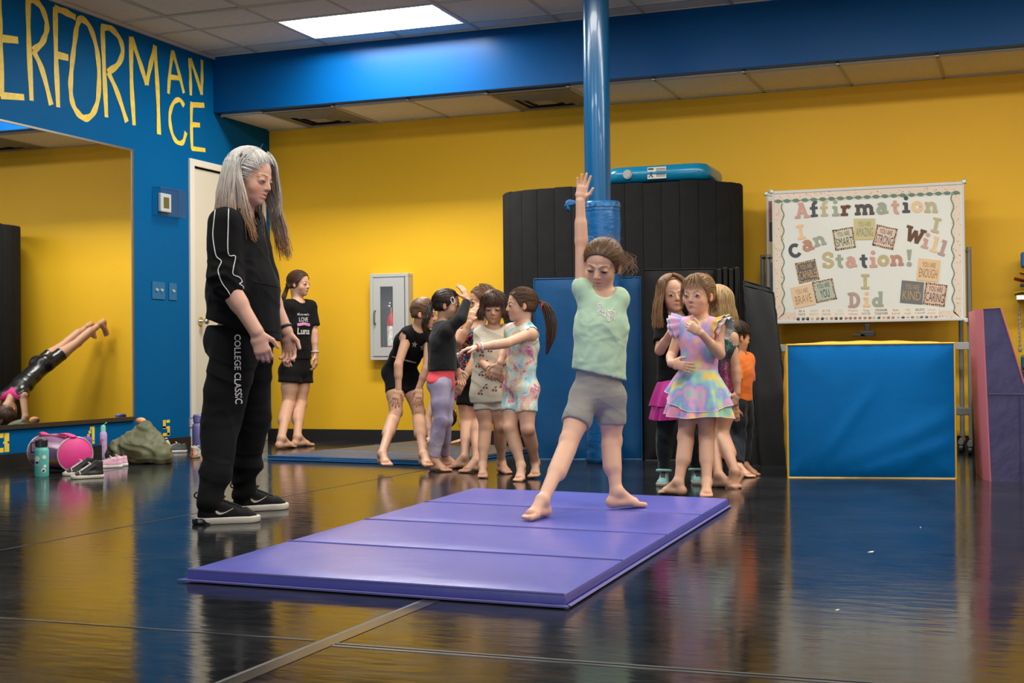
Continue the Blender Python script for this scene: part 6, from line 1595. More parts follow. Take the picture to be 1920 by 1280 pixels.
lk += w.fall(part, (84, 100), GR, 70, 9, length=1.35, elev=-.0, end_color=TN, spread=.12, r=.016, jitter=.08, off=.05, down=cdir(.25, -1, .1), pw=5)
lk += w.fall(part, (-95, -62), GR, 90, 12, length=1.5, elev=-.1, end_color=TN, spread=.1, r=.016, jitter=.08, down=cdir(.22, -1, 0), pw=5)
lk += w.comb_to((0, -.55, .85), GR, 420, 6, r=.0095, off=.07, var=.14, hair=lambda d: d[2] > .1 and .374 * d[1] - .1875 * d[2] < .25)
lk += w.comb_to((.45, -.85, .15), GR, 420, 16, r=.0095, off=.06, var=.14, hair=lambda d: d[0] > .2 and .374 * d[1] - .1875 * d[2] < .26 and d[2] > -.5) + w.comb_to((-.45, -.85, .15), GR, 160, 17, r=.0095, off=.06, var=.14, hair=lambda d: d[0] < -.2 and .374 * d[1] - .1875 * d[2] < .26 and d[2] > -.5)
rg = np.random.RandomState(5); c_ = np.array(lin((215, 212, 208))[:3])
for i in range(6):
    s0 = w.dirpt((rg.uniform(-.8, .8), rg.uniform(-1, .6), rg.uniform(.3, 1)), .07); d_ = nrm(s0 - w.hc); lk.append((cr([s0, s0 + d_ * .006 + rg.randn(3) * .008, s0 + d_ * .012 + rg.randn(3) * .016], 6), .0004, .0002, c_, c_))
ho = w.cap(GR, .03, locks=lk, h=.004, front=((0, .30, .33), (0, .86, -.5)), nape=((0, -.3, -.45), (0, .1, -1)), extra=[Cone(w.hl(.12, -.22, .0), w.hl(.2, -.22, -.75), .055, .045, w.hf, 1, .5), Cone(w.hl(-.15, -.15, .0), w.hl(-.18, -.05, -.75), .05, .04, w.hf, 1, .5), Cone(w.hl(.3, -.12, -.1), w.hl(.33, .02, -.85), .035, .03, w.hf, 1, .4)], tint=lambda v: np.array(lin(GR)[:3])[None] * .8 * np.clip((v[:, 2:3] - w.hl(0, 0, -.75)[2]) / .08, 0, 1) + np.array(lin(TN)[:3])[None] * .8 * (1 - np.clip((v[:, 2:3] - w.hl(0, 0, -.75)[2]) / .08, 0, 1)))
# ------------------------------------------------------------------ more helpers for clothes
def ramp_mat(name, stops, scale, detail=3, rough=.7, metal=0.0, interp='LINEAR', coat=0.0, spec=.3, distort=0.0, specks=None, axis=None):
    """cloth printed with a colour ramp over noise (or over height plus noise)"""
    m = bpy.data.materials.new(name); m.use_nodes = True; nt = m.node_tree; b = nt.nodes['Principled BSDF']; b.inputs['Roughness'].default_value = rough; b.inputs['Metallic'].default_value = metal; b.inputs['Specular IOR Level'].default_value = spec
    tc = nt.nodes.new('ShaderNodeTexCoord'); n = nt.nodes.new('ShaderNodeTexNoise'); n.inputs['Scale'].default_value = scale; n.inputs['Detail'].default_value = detail; n.inputs['Distortion'].default_value = distort; nt.links.new(tc.outputs['Object'], n.inputs['Vector'])
    cr_ = nt.nodes.new('ShaderNodeValToRGB'); cr_.color_ramp.interpolation = interp
    while len(cr_.color_ramp.elements) < len(stops): cr_.color_ramp.elements.new(.5)
    for i, (p, c) in enumerate(stops): cr_.color_ramp.elements[i].position = p; cr_.color_ramp.elements[i].color = lin(c)
    src = n.outputs[0]
    if axis is not None:
        sp = nt.nodes.new('ShaderNodeSeparateXYZ'); nt.links.new(tc.outputs['Object'], sp.inputs[0]); mr = nt.nodes.new('ShaderNodeMapRange'); mr.inputs[1].default_value = axis[0]; mr.inputs[2].default_value = axis[1]; nt.links.new(sp.outputs[2], mr.inputs[0])
        ad = nt.nodes.new('ShaderNodeMath'); ad.operation = 'MULTIPLY_ADD'; ad.inputs[1].default_value = axis[2]; nt.links.new(n.outputs[0], ad.inputs[0]); nt.links.new(mr.outputs[0], ad.inputs[2]); src = ad.outputs[0]
    nt.links.new(src, cr_.inputs[0]); col = cr_.outputs[0]
    if specks:
        vo = nt.nodes.new('ShaderNodeTexVoronoi'); vo.inputs['Scale'].default_value = specks[0]; vo.feature = specks[3] if len(specks) > 3 else 'F1'; nt.links.new(tc.outputs['Object'], vo.inputs['Vector'])
        lt = nt.nodes.new('ShaderNodeMath'); lt.operation = 'LESS_THAN'; lt.inputs[1].default_value = specks[1]; nt.links.new(vo.outputs['Distance'], lt.inputs[0])
        mx = nt.nodes.new('ShaderNodeMix'); mx.data_type = 'RGBA'; nt.links.new(lt.outputs[0], mx.inputs[0]); nt.links.new(col, mx.inputs[6]); mx.inputs[7].default_value = lin(specks[2]); col = mx.outputs[2]
    nt.links.new(col, b.inputs['Base Color']); return m
def cell_mat(name, cols, scale, ground, thr=.45, rough=.5, metal=0.0):
    m = bpy.data.materials.new(name); m.use_nodes = True; nt = m.node_tree; b = nt.nodes['Principled BSDF']; b.inputs['Roughness'].default_value = rough; b.inputs['Metallic'].default_value = metal
    tc = nt.nodes.new('ShaderNodeTexCoord'); vo = nt.nodes.new('ShaderNodeTexVoronoi'); vo.inputs['Scale'].default_value = scale; nt.links.new(tc.outputs['Object'], vo.inputs['Vector'])
    sp = nt.nodes.new('ShaderNodeSeparateColor'); nt.links.new(vo.outputs['Color'], sp.inputs[0]); cr_ = nt.nodes.new('ShaderNodeValToRGB'); cr_.color_ramp.interpolation = 'CONSTANT'
    while len(cr_.color_ramp.elements) < len(cols): cr_.color_ramp.elements.new(.5)
    for i, c in enumerate(cols): cr_.color_ramp.elements[i].position = i / len(cols); cr_.color_ramp.elements[i].color = lin(c)
    nt.links.new(sp.outputs[0], cr_.inputs[0]); lt = nt.nodes.new('ShaderNodeMath'); lt.operation = 'LESS_THAN'; lt.inputs[1].default_value = thr; nt.links.new(vo.outputs['Distance'], lt.inputs[0])
    mx = nt.nodes.new('ShaderNodeMix'); mx.data_type = 'RGBA'; nt.links.new(lt.outputs[0], mx.inputs[0]); mx.inputs[6].default_value = lin(ground); nt.links.new(cr_.outputs[0], mx.inputs[7]); nt.links.new(mx.outputs[2], b.inputs['Base Color']); return m
def skirt(P, name, wc, rx, ry, ex, ey, L, flare, m, pleats=9, amp=.018, hem=None, seed=0, trim=None, rows=10, cols=72, dip=None):
    """pleated skirt hung from an elliptical waist; flare = extra radius at the hem"""
    vs = []; fs = []; hl = []; rg = random.Random(seed); ph = [rg.uniform(0, 6) for _ in range(3)]
    for j in range(rows + 1):
        t = j / rows
        for i in range(cols):
            a = 2 * math.pi * i / cols; f = flare * (t ** .8); w_ = amp * t * (math.sin(a * pleats + ph[0]) + .4 * math.sin(a * (pleats * 2 + 1) + ph[1]))
            ln = L * t * (1 + (dip(a) if dip else 0) + .03 * math.sin(a * 3 + ph[2]))
            p = wc + ex * (rx + f + w_) * math.cos(a) + ey * (ry + f + w_) * math.sin(a) - np.array((0, 0, 1.0)) * ln; vs.append(p)
            if j == rows: hl.append(p)
    for j in range(rows):
        for i in range(cols): fs.append((j * cols + i, j * cols + (i + 1) % cols, (j + 1) * cols + (i + 1) % cols, (j + 1) * cols + i))
    q = MB(); q.add(vs, fs); o = q.build(name, m, P.root, smooth='all')
    if trim is not None: q = MB(); q.tube(hl, .0018, 5, closed=True); q.build('hem_trim', trim, o, smooth='all')
    return o
def tank(P, shoulder=.044, g=.008, extra=()):
    w_ = P.H * P.b; subs = [neckhole(P, .038 * P.H, .02, .02)]
    for q in 'ab': subs.append((Ell(P.J['s' + q] + nrm(P.J['s' + q] - P.J['neck']) * .012 * P.H, (shoulder * P.H * .85,) * 3), .004))
    return (P.P['torso'], g, ()), subs
def projected_shapes(P, shapes, px, py, ex, ey, n, m, par, name, lift=.003, dd=-.1):
    vv, ff = [], []
    for sh in shapes: k = len(vv); vv += sh; ff.append(tuple(range(k, k + len(sh))))
    return project_print(par, P.last[0], P.last[1], vv, ff, P.pt(px, py, dd), ex, ey, n, m, par, name, lift)
def star(cx, cy, r): return [(cx + (r if i % 2 == 0 else r * .42) * math.sin(i * math.pi / 5), cy + (r if i % 2 == 0 else r * .42) * math.cos(i * math.pi / 5)) for i in range(10)]
def disc(cx, cy, r, n=8): return [(cx + r * math.cos(2 * math.pi * i / n), cy + r * math.sin(2 * math.pi * i / n)) for i in range(n)]
SK2 = (204, 158, 130)  # slightly darker skin tone shared by several of the girls
M_BLKJ = cloth('black_jersey', (0.0065, 0.0065, 0.007), .8, sheen=.03, spec=.12)
M_SHINE = mat('black_foil_lycra', (0.012, 0.012, 0.013), .28, spec=.6, bump=.2, bscale=30)
WHITE_INK = mat('white_print', (.72, .7, .68), .6)

# ------------------------------------------------------------------ girl by the wall in the black printed tee
p = Person('girl in a black printed tee and black shorts by the yellow wall', dict(pel=(556, 688), neck=(558, 567), sa=(541, 575, -.09), sb=(580, 575, .08), ha=(545, 698, -.06), hb=(566, 698, .06), ka=(541, 757, -.08), kb=(563, 756, .04), aa=(527, 822), ab=(557, 819), ea=(533, 625, -.1), wa=(534, 662, -.14), eb=(589, 622, .05), wb=(591, 664, .02)), 11.25, 1.45, SK2)
p.torso(cdir(.8, 0, .6)); p.foot('a', (560, 836)); p.foot('b', (590, 833)); p.leg('a'); p.leg('b'); p.arm('a'); p.arm('b')
p.hand('a', cdir(.2, -1, .1), cdir(.2, 0, -1), cdir(1, 0, .2), curl=(25, 30, 20)); p.hand('b', cdir(.1, -1, 0), cdir(-1, 0, -.2), cdir(.3, 0, 1), curl=(25, 30, 20))
p.head(p.pt(561, 531), cdir(.93, -.03, .36), hH=.203); p.body(); p.eyes(openness=.8, look=(.3, 0), brow=(80, 55, 40))
o = p.garment('tee_shirt', [(p.P['torso'], .014, ()), ([Cone(p.chest, p.J['pel'] - p.up * .03, .118, .13, p.side, .75, .75, k=.03)], 0, ()), p.sleeve('a', .78, .014, .026), p.sleeve('b', .78, .014, .026)], M_BLKJ, .0066, cuts=[hemcut(p, (520, 676), (592, 674))], subs=[neckhole(p, .058, .02)], wr=[(.003, 55, cdir(1, .4, 0), 2)])
n_ = cdir(.45, 0, .9); ex_ = cdir(.9, 0, -.45); ey_ = np.array((0, 0, 1.0))
for tx, w_, h_, dy, m_ in (('All you need is', .115, .026, .072, WHITE_INK), ('LOVE', .085, .036, .032, WHITE_INK), ('Luna', .115, .055, -.062, WHITE_INK)):
    v2, f2 = text2d(tx, w_, h_, .02 if tx == 'Luna' else .0, 0, dy); project_print(o, *p.last, v2, f2, p.pt(571, 606, -.1), ex_, ey_, n_, m_, o, 'shirt_print')
projected_shapes(p, [[(x, -.018 + .004 * math.cos(x * 60)), (x + .0101, -.018 + .004 * math.cos((x + .01) * 60)), (x + .0101, .006 + .004 * math.cos((x + .01) * 60)), (x, .006 + .004 * math.cos(x * 60))] for x in np.arange(-.06, .06, .01)], 571, 606, ex_, ey_, n_, mat('pink_banner_print', lin((200, 130, 170)), .6), o, 'banner_print')
p.garment('shorts', [(p.P['torso'][:1] + p.P['torso'][-2:], .012, ()), p.legs('a', .3, .014, .026), p.legs('b', .3, .014, .026)], M_BLKJ, .0066, cuts=[(p.waist, p.up)])
p.bangle('b', .1, .027, .008, mat('silver_bracelet', (.5, .48, .46), .4))
HBR = (84, 58, 42)
lk = p.comb_to((0, -.93, -.35), HBR, 680, 3) + p.tail([p.dirpt((0, -.93, -.35)), p.pt(534, 553), p.pt(531, 566), p.pt(536, 574)], HBR, [.015, .022, .018, .006])
o = p.cap(HBR, .032, locks=lk); p.tie(p.dirpt((0, -.97, -.35), .08), .014, (40, 30, 30), (0, 0, 1), o)

# ------------------------------------------------------------------ girl leaning with hands on her knees
p = Person('girl in a black leotard with silver stars bending forward, hands on her knees', dict(pel=(747, 697, .1), neck=(785, 616, -.1), sa=(764, 629, -.1), sb=(806, 632, -.1), ha=(740, 706, .06), hb=(769, 708, .08), ka=(742, 774, -.06), kb=(785, 774, -.02), aa=(716, 851), ab=(794, 852), ea=(747, 683, -.16), wa=(747, 728, -.17), eb=(800, 690, -.14), wb=(786, 726, -.14)), 9.15, 1.22, SK2, foot_z=.036)
p.torso(cdir(.55, -.45, .7)); p.foot('a', (739, 873)); p.foot('b', (804, 872)); p.leg('a'); p.leg('b'); p.arm('a'); p.arm('b')
p.hand('a', cdir(-.25, -1, .25), cdir(0, -.2, -1), cdir(1, 0, .2), curl=(10, 14, 10), spread=9); p.hand('b', cdir(-.05, -1, .25), cdir(0, -.2, -1), cdir(-1, 0, .2), curl=(10, 14, 10), spread=8)
p.head(p.pt(796, 587, -.12), cdir(.88, -.15, .3), hH=.19); p.body(); p.eyes(openness=.8, brow=(110, 80, 58))
tk, sb_ = tank(p)
o = p.garment('leotard', [tk, p.legs('a', .42, .006, .006), p.legs('b', .42, .006, .006)], M_BLKJ, .0066, subs=sb_, wr=[(.0012, 70, cdir(1, .5, 0), 3)])
M_SIL = mat('silver_foil', (.6, .6, .6), .3, metal=.8)
projected_shapes(p, [star(-.035, .006, .021), star(.022, -.006, .02), star(.07, -.004, .016)], 786, 650, cdir(1, -.1, 0), cdir(.1, 1, 0), cdir(.2, .2, 1), M_SIL, o, 'star_print')
projected_shapes(p, [[(x, -.052 - .004 * math.cos(x * 20) - .26 * x), (x + .02, -.052 - .26 * (x + .02)), (x + .02, -.044 - .26 * (x + .02)), (x, -.044 - .26 * x)] for x in np.arange(-.13, .06, .02)], 770, 664, cdir(1, 0, 0), cdir(0, 1, 0), cdir(0, 0, 1), M_SIL, o, 'silver_band')
HBL = (104, 72, 46)
lk = p.comb_to((0, -.9, .25), HBL, 680, 5); o = p.cap(HBL, .032, locks=lk)

# ------------------------------------------------------------------ girl in lilac leggings, arm up to her forehead
p = Person('girl in a charcoal long-sleeved top and lilac leggings shading her eyes with one arm', dict(pel=(829, 712), neck=(829, 606), sa=(840, 617, -.1), sb=(828, 613, .1), ha=(826, 722, -.055), hb=(833, 722, .055), ka=(826, 789, -.07), kb=(834, 787, .07), aa=(814, 864), ab=(834, 858), ea=(864, 597, -.12), wa=(876, 562, -.06), eb=(842, 660, .16), wb=(858, 692, .17)), 8.5, 1.13, SK2)
p.torso(cdir(.96, 0, .28)); p.foot('a', (858, 882)); p.foot('b', (874, 873)); p.leg('a'); p.leg('b'); p.arm('a'); p.arm('b')
p.hand('a', cdir(-.35, 1, -.1), cdir(-.6, 0, -.6), cdir(.3, 0, 1), curl=(18, 20, 12)); p.hand('b', cdir(.3, -1, 0), cdir(0, 0, 1), cdir(1, 0, 0))
p.head(p.pt(839, 571), cdir(.97, -.04, .16), hH=.185); p.body(); p.eyes(openness=.85, brow=(60, 42, 34))
o = p.garment('leggings', [(p.P['torso'][:2] + p.P['torso'][-2:], .006, ()), p.legs('a', 1.9, .007, 0), p.legs('b', 1.9, .007, 0)], ramp_mat('lilac_tie_dye', [(.3, (150, 140, 178)), (.55, (178, 168, 198)), (.75, (206, 200, 216))], 7, 4), .006, cuts=[(p.waist, p.up)], wr=[(.0035, 75, cdir(.3, 1, 0), 3, p.J['aa'] + (0, 0, .08), .16), (.0025, 60, cdir(-.5, 1, 0), 6, p.J['ka'], .14)])
o = p.garment('undershirt', [(p.P['torso'][:2] + p.P['torso'][-2:], .012, ())], cloth('coral_jersey', lin((232, 84, 92)), .75), .006, cuts=[hemcut(p, (800, 714), (855, 742)), (p.waist, p.up)], wr=[(.003, 65, cdir(.4, 1, 0), 6)])
o = p.garment('long_sleeve_top', [(p.P['torso'], .012, ()), ([Cone(p.chest, p.waist - p.up * .05, .098, .1, p.side, .8, .85, k=.03)], 0, ()), p.longsleeve('a', .95, .008, .011), p.longsleeve('b', .95, .008, .011)], cloth('charcoal_jersey', (0.014, 0.0145, 0.016), .8), .006, cuts=[hemcut(p, (800, 696), (862, 694))], subs=[neckhole(p, .048, .02)], wr=[(.003, 60, cdir(.7, 1, 0), 7)])
HDK = (52, 36, 28); tp = p.dirpt((.25, -.93, -.12))
lk = p.comb_to((.25, -.93, -.12), HDK, 680, 6) + p.tail([tp, p.pt(803, 590, -.04), p.pt(797, 612, -.05), p.pt(803, 642, -.05)], HDK, [.014, .028, .024, .006], 70)
o = p.cap(HDK, .032, locks=lk); p.tie(p.pt(808, 585, -.03), .014, (178, 214, 60), (1, 0, .3), o)
q = MB(); c0 = p.pt(849, 563, -.1); q.tube([c0 + cdir(math.cos(t) * .35, math.sin(t), 0) * (.02 if abs(math.sin(t)) > .5 else .012) for t in np.linspace(0, 6.28, 12, endpoint=False)], .0025, 5, closed=True); q.build('hair_clip', WHITE_INK, o, smooth='all')

# ------------------------------------------------------------------ girl behind with the bright patterned leotard
p = Person('girl in a bright multicolour leotard half hidden behind the cherry tee girl', dict(pel=(883, 708), neck=(896, 613), sa=(872, 625, -.02), sb=(900, 630, -.1), ha=(876, 722, .0), hb=(894, 722, -.02), ka=(874, 794, -.02), kb=(893, 791, .0), aa=(872, 858), ab=(893, 864), ea=(862, 640, -.1), wa=(882, 604, -.12), eb=(888, 678, -.17), wb=(869, 712, -.2)), 8.92, 1.18, SK2)
p.torso(cdir(-.6, 0, .7)); p.foot('a', (849, 875)); p.foot('b', (880, 882)); p.leg('a'); p.leg('b'); p.arm('a'); p.arm('b')
p.hand('a', cdir(.25, 1, -.1), cdir(.5, 0, -.8), cdir(.8, 0, .5), curl=(14, 20, 14)); p.hand('b', cdir(-.5, -1, .1), cdir(-.2, 0, -1), cdir(-.8, .4, .2), curl=(12, 16, 12), spread=5)
p.head(p.pt(903, 564, -.02), cdir(-.9, -.05, .3), hH=.19); p.body(); p.eyes(openness=.8, brow=(130, 95, 70))
tk, sb_ = tank(p)
p.garment('leotard', [tk], cell_mat('confetti_print', [(230, 70, 150), (240, 205, 60), (40, 150, 190), (220, 90, 60), (120, 60, 160), (80, 180, 120)], 70, (24, 22, 40), .5), .006, subs=sb_, cuts=[(p.J['pel'] - p.up * .0, -p.up)])
p.garment('shorts', [(p.P['torso'][:1] + p.P['torso'][-2:], .009, ()), p.legs('a', .5, .009, .01), p.legs('b', .5, .009, .01)], M_BLKJ, .0066, cuts=[(p.J['pel'] + p.up * .03, p.up)])
HLB = (124, 92, 62)
p.cap(HLB, .035, locks=p.comb_to((0, -.9, -.2), HLB, 680, 8) + p.fall(lambda r, az: (.1, .2 - .6 * r, 1), (90, 270), HLB, 120, 8, length=.35, r=.014))

# ------------------------------------------------------------------ girl in the cherry tee
p = Person('girl in a cream tee printed with cherries, brown bob and fringe, looking down', dict(pel=(919, 732), neck=(926, 616), sa=(904, 626, .02), sb=(947, 624, .02), ha=(907, 744, .0), hb=(931, 743, .0), ka=(910, 801, -.03), kb=(938, 797, .0), aa=(905, 874), ab=(940, 867), ea=(905, 680, -.06), wa=(933, 706, -.17), eb=(951, 672, -.06), wb=(934, 684, -.19)), 8.15, 1.1, SK2)
p.torso(cdir(-.05, 0, 1)); p.foot('a', (906, 893)); p.foot('b', (963, 887)); p.leg('a'); p.leg('b'); p.arm('a'); p.arm('b')
p.hand('a', cdir(.9, -.45, .0), cdir(0, -.2, -1), cdir(.2, 1, .2), curl=(20, 20, 10)); p.hand('b', cdir(-.55, -.6, .2), cdir(-.1, -.3, -1), cdir(-.6, .7, 0), curl=(25, 30, 20))
p.head(p.pt(926, 577), cdir(-.08, -.13, 1), hH=.182); p.body(hf=.0034); p.eyes((56, 36, 26), .42, look=(-.2, -.8), brow=(74, 52, 38))
o = p.garment('shorts', [(p.P['torso'][:1] + p.P['torso'][-2:], .008, ()), p.legs('a', .42, .008, .012), p.legs('b', .42, .008, .012)], cloth('cream_knit_shorts', lin((206, 198, 180)), .85), .006, cuts=[(p.waist, p.up)])
o = p.garment('tee_shirt', [(p.P['torso'], .016, ()), ([Cone(p.chest, p.J['pel'] - p.up * .06, .1, .116, p.side, .78, .78, k=.03)], 0, ()), p.sleeve('a', .7, .018, .03), p.sleeve('b', .7, .018, .03)], cloth('cream_jersey', lin((212, 202, 180)), .85), .006, cuts=[hemcut(p, (890, 756), (945, 753))], subs=[neckhole(p, .05, .02)], wr=[(.0028, 50, cdir(1, .6, 0), 5)])
reds, stems = [], []
for (x, y, a) in [(-.06, .085, .3), (.055, .09, -.2), (-.035, .035, .5), (.02, .03, 0), (-.065, -.03, -.3), (-.01, -.05, .2), (.05, -.03, 0), (-.04, -.105, -.2), (.015, -.12, .3), (.06, -.1, .1), (-.085, .02, .2), (-.01, .11, 0), (-.07, -.14, .1), (.0, -.0, .4)]:
    reds += [disc(x - .008, y - .009, .0062), disc(x + .009, y - .011, .0062)]
    for e in (-.008, .009): stems.append([(x + e - .001, y - .008), (x + e + .001, y - .008), (x + .001, y + .009), (x - .001, y + .009)])
    stems.append([(x, y + .009), (x + .009, y + .014), (x + .016, y + .009), (x + .008, y + .006)])
projected_shapes(p, reds, 922, 690, cdir(1, 0, 0), cdir(0, 1, 0), cdir(0, 0, 1), mat('cherry_red_print', lin((150, 30, 40)), .7), o, 'cherry_print'); projected_shapes(p, stems, 922, 690, cdir(1, 0, 0), cdir(0, 1, 0), cdir(0, 0, 1), mat('stem_print', lin((50, 58, 36)), .7), o, 'stem_print')
p.bangle('b', .06, .0235, .004, mat('yellow_band', lin((220, 180, 60)), .5), 'wristband', 'yellow wristband'); p.bangle('b', .14, .024, .004, mat('grey_band', lin((90, 100, 110)), .5), 'wristband', 'grey wristband')
HB2 = (74, 50, 36); pt_ = lambda r, az: (.04, .45 - .7 * r, 1.0)
lk = p.fall(pt_, (38, 322), HB2, 420, 7, length=.42, elev=-.12, r=.016, spread=.07, jitter=.05) + p.fall(lambda r, az: (.1 * math.sin(az), .55, .9), (-46, 46), HB2, 130, 9, length=.22, elev=.42, r=.013, spread=.02, jitter=.02, off=.045)
p.cap(HB2, .035, locks=lk, front=((0, .30, .36), (0, .9, -.42)))

# ------------------------------------------------------------------ girl in the tie-dye unitard reaching across
p = Person('girl in a pastel tie-dye unitard on tiptoe stretching one arm across the group', dict(pel=(975, 720), neck=(983, 608), sa=(959, 619, .07), sb=(995, 625, -.09), ha=(963, 731, .04), hb=(986, 732, -.04), ka=(957, 802, -.04), kb=(989, 802, -.08), aa=on_floor(977, 872, .085), ab=on_floor(1004, 867, .085), eb=(951, 643, -.18), wb=(897, 651, -.24), ea=(945, 655, .08), wa=(938, 680, .0)), 7.85, 1.16, (216, 170, 142))
p.torso(cdir(-.75, 0, .6))
for q_, tp in (('a', (965, 902)), ('b', (996, 902))): p.foot(q_, on_floor(*tp, .02) - p.J['a' + q_] - np.array((0, 0, .02)), flat=False, tip=cdir(-.5, -.1, 1), k=.95)
p.leg('a'); p.leg('b'); p.arm('a'); p.arm('b')
p.hand('b', cdir(-1, -.12, .05), cdir(0, -1, -.1), cdir(0, .2, 1), curl=(14, 22, 16), spread=5); p.hand('a', cdir(-.4, -1, 0), cdir(0, 0, -1), cdir(-1, 0, 0))
p.head(p.pt(977, 571), cdir(-.95, .0, .22), hH=.188); p.body(); p.eyes(openness=.75, look=(.2, -.2), brow=(96, 68, 48))
tk, sb_ = tank(p)
M_TIE = ramp_mat('pastel_tie_dye', [(.34, (70, 165, 190)), (.41, (150, 205, 212)), (.48, (214, 222, 214)), (.53, (226, 200, 120)), (.57, (224, 150, 180)), (.62, (205, 55, 120)), (.7, (226, 210, 220))], 11, 4, .55, distort=.6, specks=(90, .04, (235, 235, 235), 'DISTANCE_TO_EDGE'))
o = p.garment('unitard', [tk, p.legs('a', .57, .006, .008), p.legs('b', .57, .006, .008)], M_TIE, .006, subs=sb_, wr=[(.002, 60, cdir(.6, 1, 0), 3)])
p.bangle('b', .1, .022, .006, WHITE_INK, 'bracelet', 'white beaded bracelet'); p.bangle('b', -.03, .022, .005, mat('coral_band', lin((226, 130, 110)), .5), 'bracelet', 'coral bracelet')
HB3 = (92, 66, 46); tp = p.dirpt((-.1, -.97, .05))
lk = p.comb_to((-.1, -.97, .05), HB3, 680, 11) + p.tail([tp, p.pt(1024, 573, -.02), p.pt(1034, 606, -.02), p.pt(1032, 636, -.02), p.pt(1025, 664, -.02)], HB3, [.012, .03, .034, .028, .006], 90, end_color=(70, 46, 32))
o = p.cap(HB3, .034, locks=lk); p.tie(p.pt(1017, 574, -.02), .013, (214, 40, 40), (1, 0, 0), o)

# ------------------------------------------------------------------ girl walking her feet up the wall, seen in the mirror
def mir(px, py, y): r = on_y(px, py, y); return np.array((2 * XL - r[0], y, r[2]))
hA, hB = np.array((-4.34, 9.62, .05)), np.array((-4.04, 9.60, .05))
p = Person('girl in a shiny black unitard with pink straps, feet up the wall', dict(pel=np.array((-4.28, 9.99, .66)), neck=np.array((-4.20, 9.72, .42)), sa=np.array((-4.32, 9.71, .41)), sb=np.array((-4.08, 9.72, .40)), ha=np.array((-4.35, 10.01, .69)), hb=np.array((-4.22, 10.02, .68)), ka=np.array((-4.48, 10.25, .88)), kb=np.array((-4.34, 10.26, .87)), aa=np.array((-4.59, 10.47, 1.07)), ab=np.array((-4.45, 10.47, 1.05)), ea=np.array((-4.37, 9.68, .23)), eb=np.array((-4.02, 9.67, .23)), wa=hA + (0, .03, .03), wb=hB + (0, .03, .03)), 11.0, 1.14, (206, 160, 132))
p.torso(np.array((0.1, .6, -.65))); p.fz = 0
for q_ in 'ab': p.foot(q_, np.array((-.05, .75, -.6)), flat=False, tip=np.array((-.05, .4, -.9)))
p.leg('a'); p.leg('b'); p.arm('a'); p.arm('b')
p.hand('a', np.array((-.55, -.8, -.12)), (0, 0, -1), (.8, -.5, 0), curl=(4, 4, 4), spread=9); p.hand('b', np.array((-.5, -.85, -.12)), (0, 0, -1), (-.9, .4, 0), curl=(4, 4, 4), spread=9)
p.head(np.array((-4.20, 9.66, .27)), (0, .85, -.2), (0, -.25, -1), .19); p.body(); p.eyes(openness=.8)
tk, sb_ = tank(p)
p.garment('unitard', [tk, p.legs('a', .45, .006, .006), p.legs('b', .45, .006, .006)], M_SHINE, .006, subs=sb_, wr=[(.0012, 60, (1, .3, .5), 2)])
M_PINK = cloth('hot_pink_lycra', lin((232, 60, 140)), .6)
p.garment('back_straps', [(p.P['torso'][2:5] + p.P['torso'][6:7], .010, ())], M_PINK, .006, subs=sb_ + [(Ell(p.chest * .4 + p.J['neck'] * .6 - p.fwd * .09, (.035, .035, .035)), .004)], cuts=[(p.chest * .6 + p.J['neck'] * .4, -nrm(p.J['neck'] - p.chest))])
p.cap(HB3, .04, locks=p.comb_to((0, -.6, .8), (84, 60, 44), 680, 3) + p.tail([p.dirpt((0, -.7, .7)), p.hl(0, -.7, .75), p.hl(.1, -.75, .5)], (84, 60, 44), [.03, .04, .02], 60))

# ------------------------------------------------------------------ girl with long hair in the black tee and magenta skirt
p = Person('girl with long light brown hair in a black tee and magenta skirt', dict(pel=(1267, 720), neck=(1268, 594), sa=(1245, 604, .0), sb=(1294, 604, .03), ha=(1255, 732), hb=(1284, 732, .02), ka=(1246, 812, .0), kb=(1301, 812, .04), aa=(1245, 886), ab=(1305, 884), ea=(1237, 657, -.07), wa=(1257, 624, -.17), eb=(1306, 655, .05), wb=(1300, 692, .03)), 7.34, 1.14, SK2)
p.torso(cdir(.1, 0, 1)); p.toe = {'a': cdir(-.15, 0, 1), 'b': cdir(.05, 0, 1)}; p.leg('a'); p.leg('b'); p.arm('a'); p.arm('b')
p.hand('a', cdir(.45, .9, .1), cdir(.6, .0, -.7), cdir(-.6, .3, .7), curl=(35, 45, 30)); p.hand('b', cdir(0, -1, 0), cdir(0, 0, -1), cdir(-1, 0, 0))
p.head(p.pt(1262, 551, -.01), cdir(.13, -.03, 1), cdir(-.09, 1, 0), .188); p.body(hf=.0032); p.eyes((66, 44, 32), .78, look=(.45, .1), brow=(110, 82, 62))
p.garment('leggings', [(p.P['torso'][:1] + p.P['torso'][-2:], .006, ()), p.legs('a', 1.92, .006, 0), p.legs('b', 1.92, .006, 0)], cloth('dark_teal_leggings', (0.012, 0.018, 0.024), .7, var=.4, vscale=60), .006, cuts=[(p.waist, p.up)], wr=[(.002, 80, cdir(.2, 1, 0), 3)])
o = p.garment('tee_shirt', [(p.P['torso'], .012, ()), p.sleeve('a', .72, .012, .018), p.sleeve('b', .72, .012, .018)], M_BLKJ, .0066, cuts=[hemcut(p, (1235, 716), (1300, 716))], subs=[neckhole(p, .046, .015)], wr=[(.0025, 55, cdir(1, .5, 0), 4)])
M_MAG = mat('magenta_foil', lin((176, 30, 130)), .35, metal=.35, bump=.5, bscale=90, stretch=(3, 3, .3))
wc = p.pt(1267, 712); fd = p.fwd; sd_ = p.side
skirt(p, 'skirt', wc - np.array((0, 0, .09)), .118, .1, sd_, fd, .12, .03, M_MAG, 17, .006, seed=2); skirt(p, 'skirt_ruffle', wc, .095, .08, sd_, fd, .14, .05, M_MAG, 15, .007, seed=3)
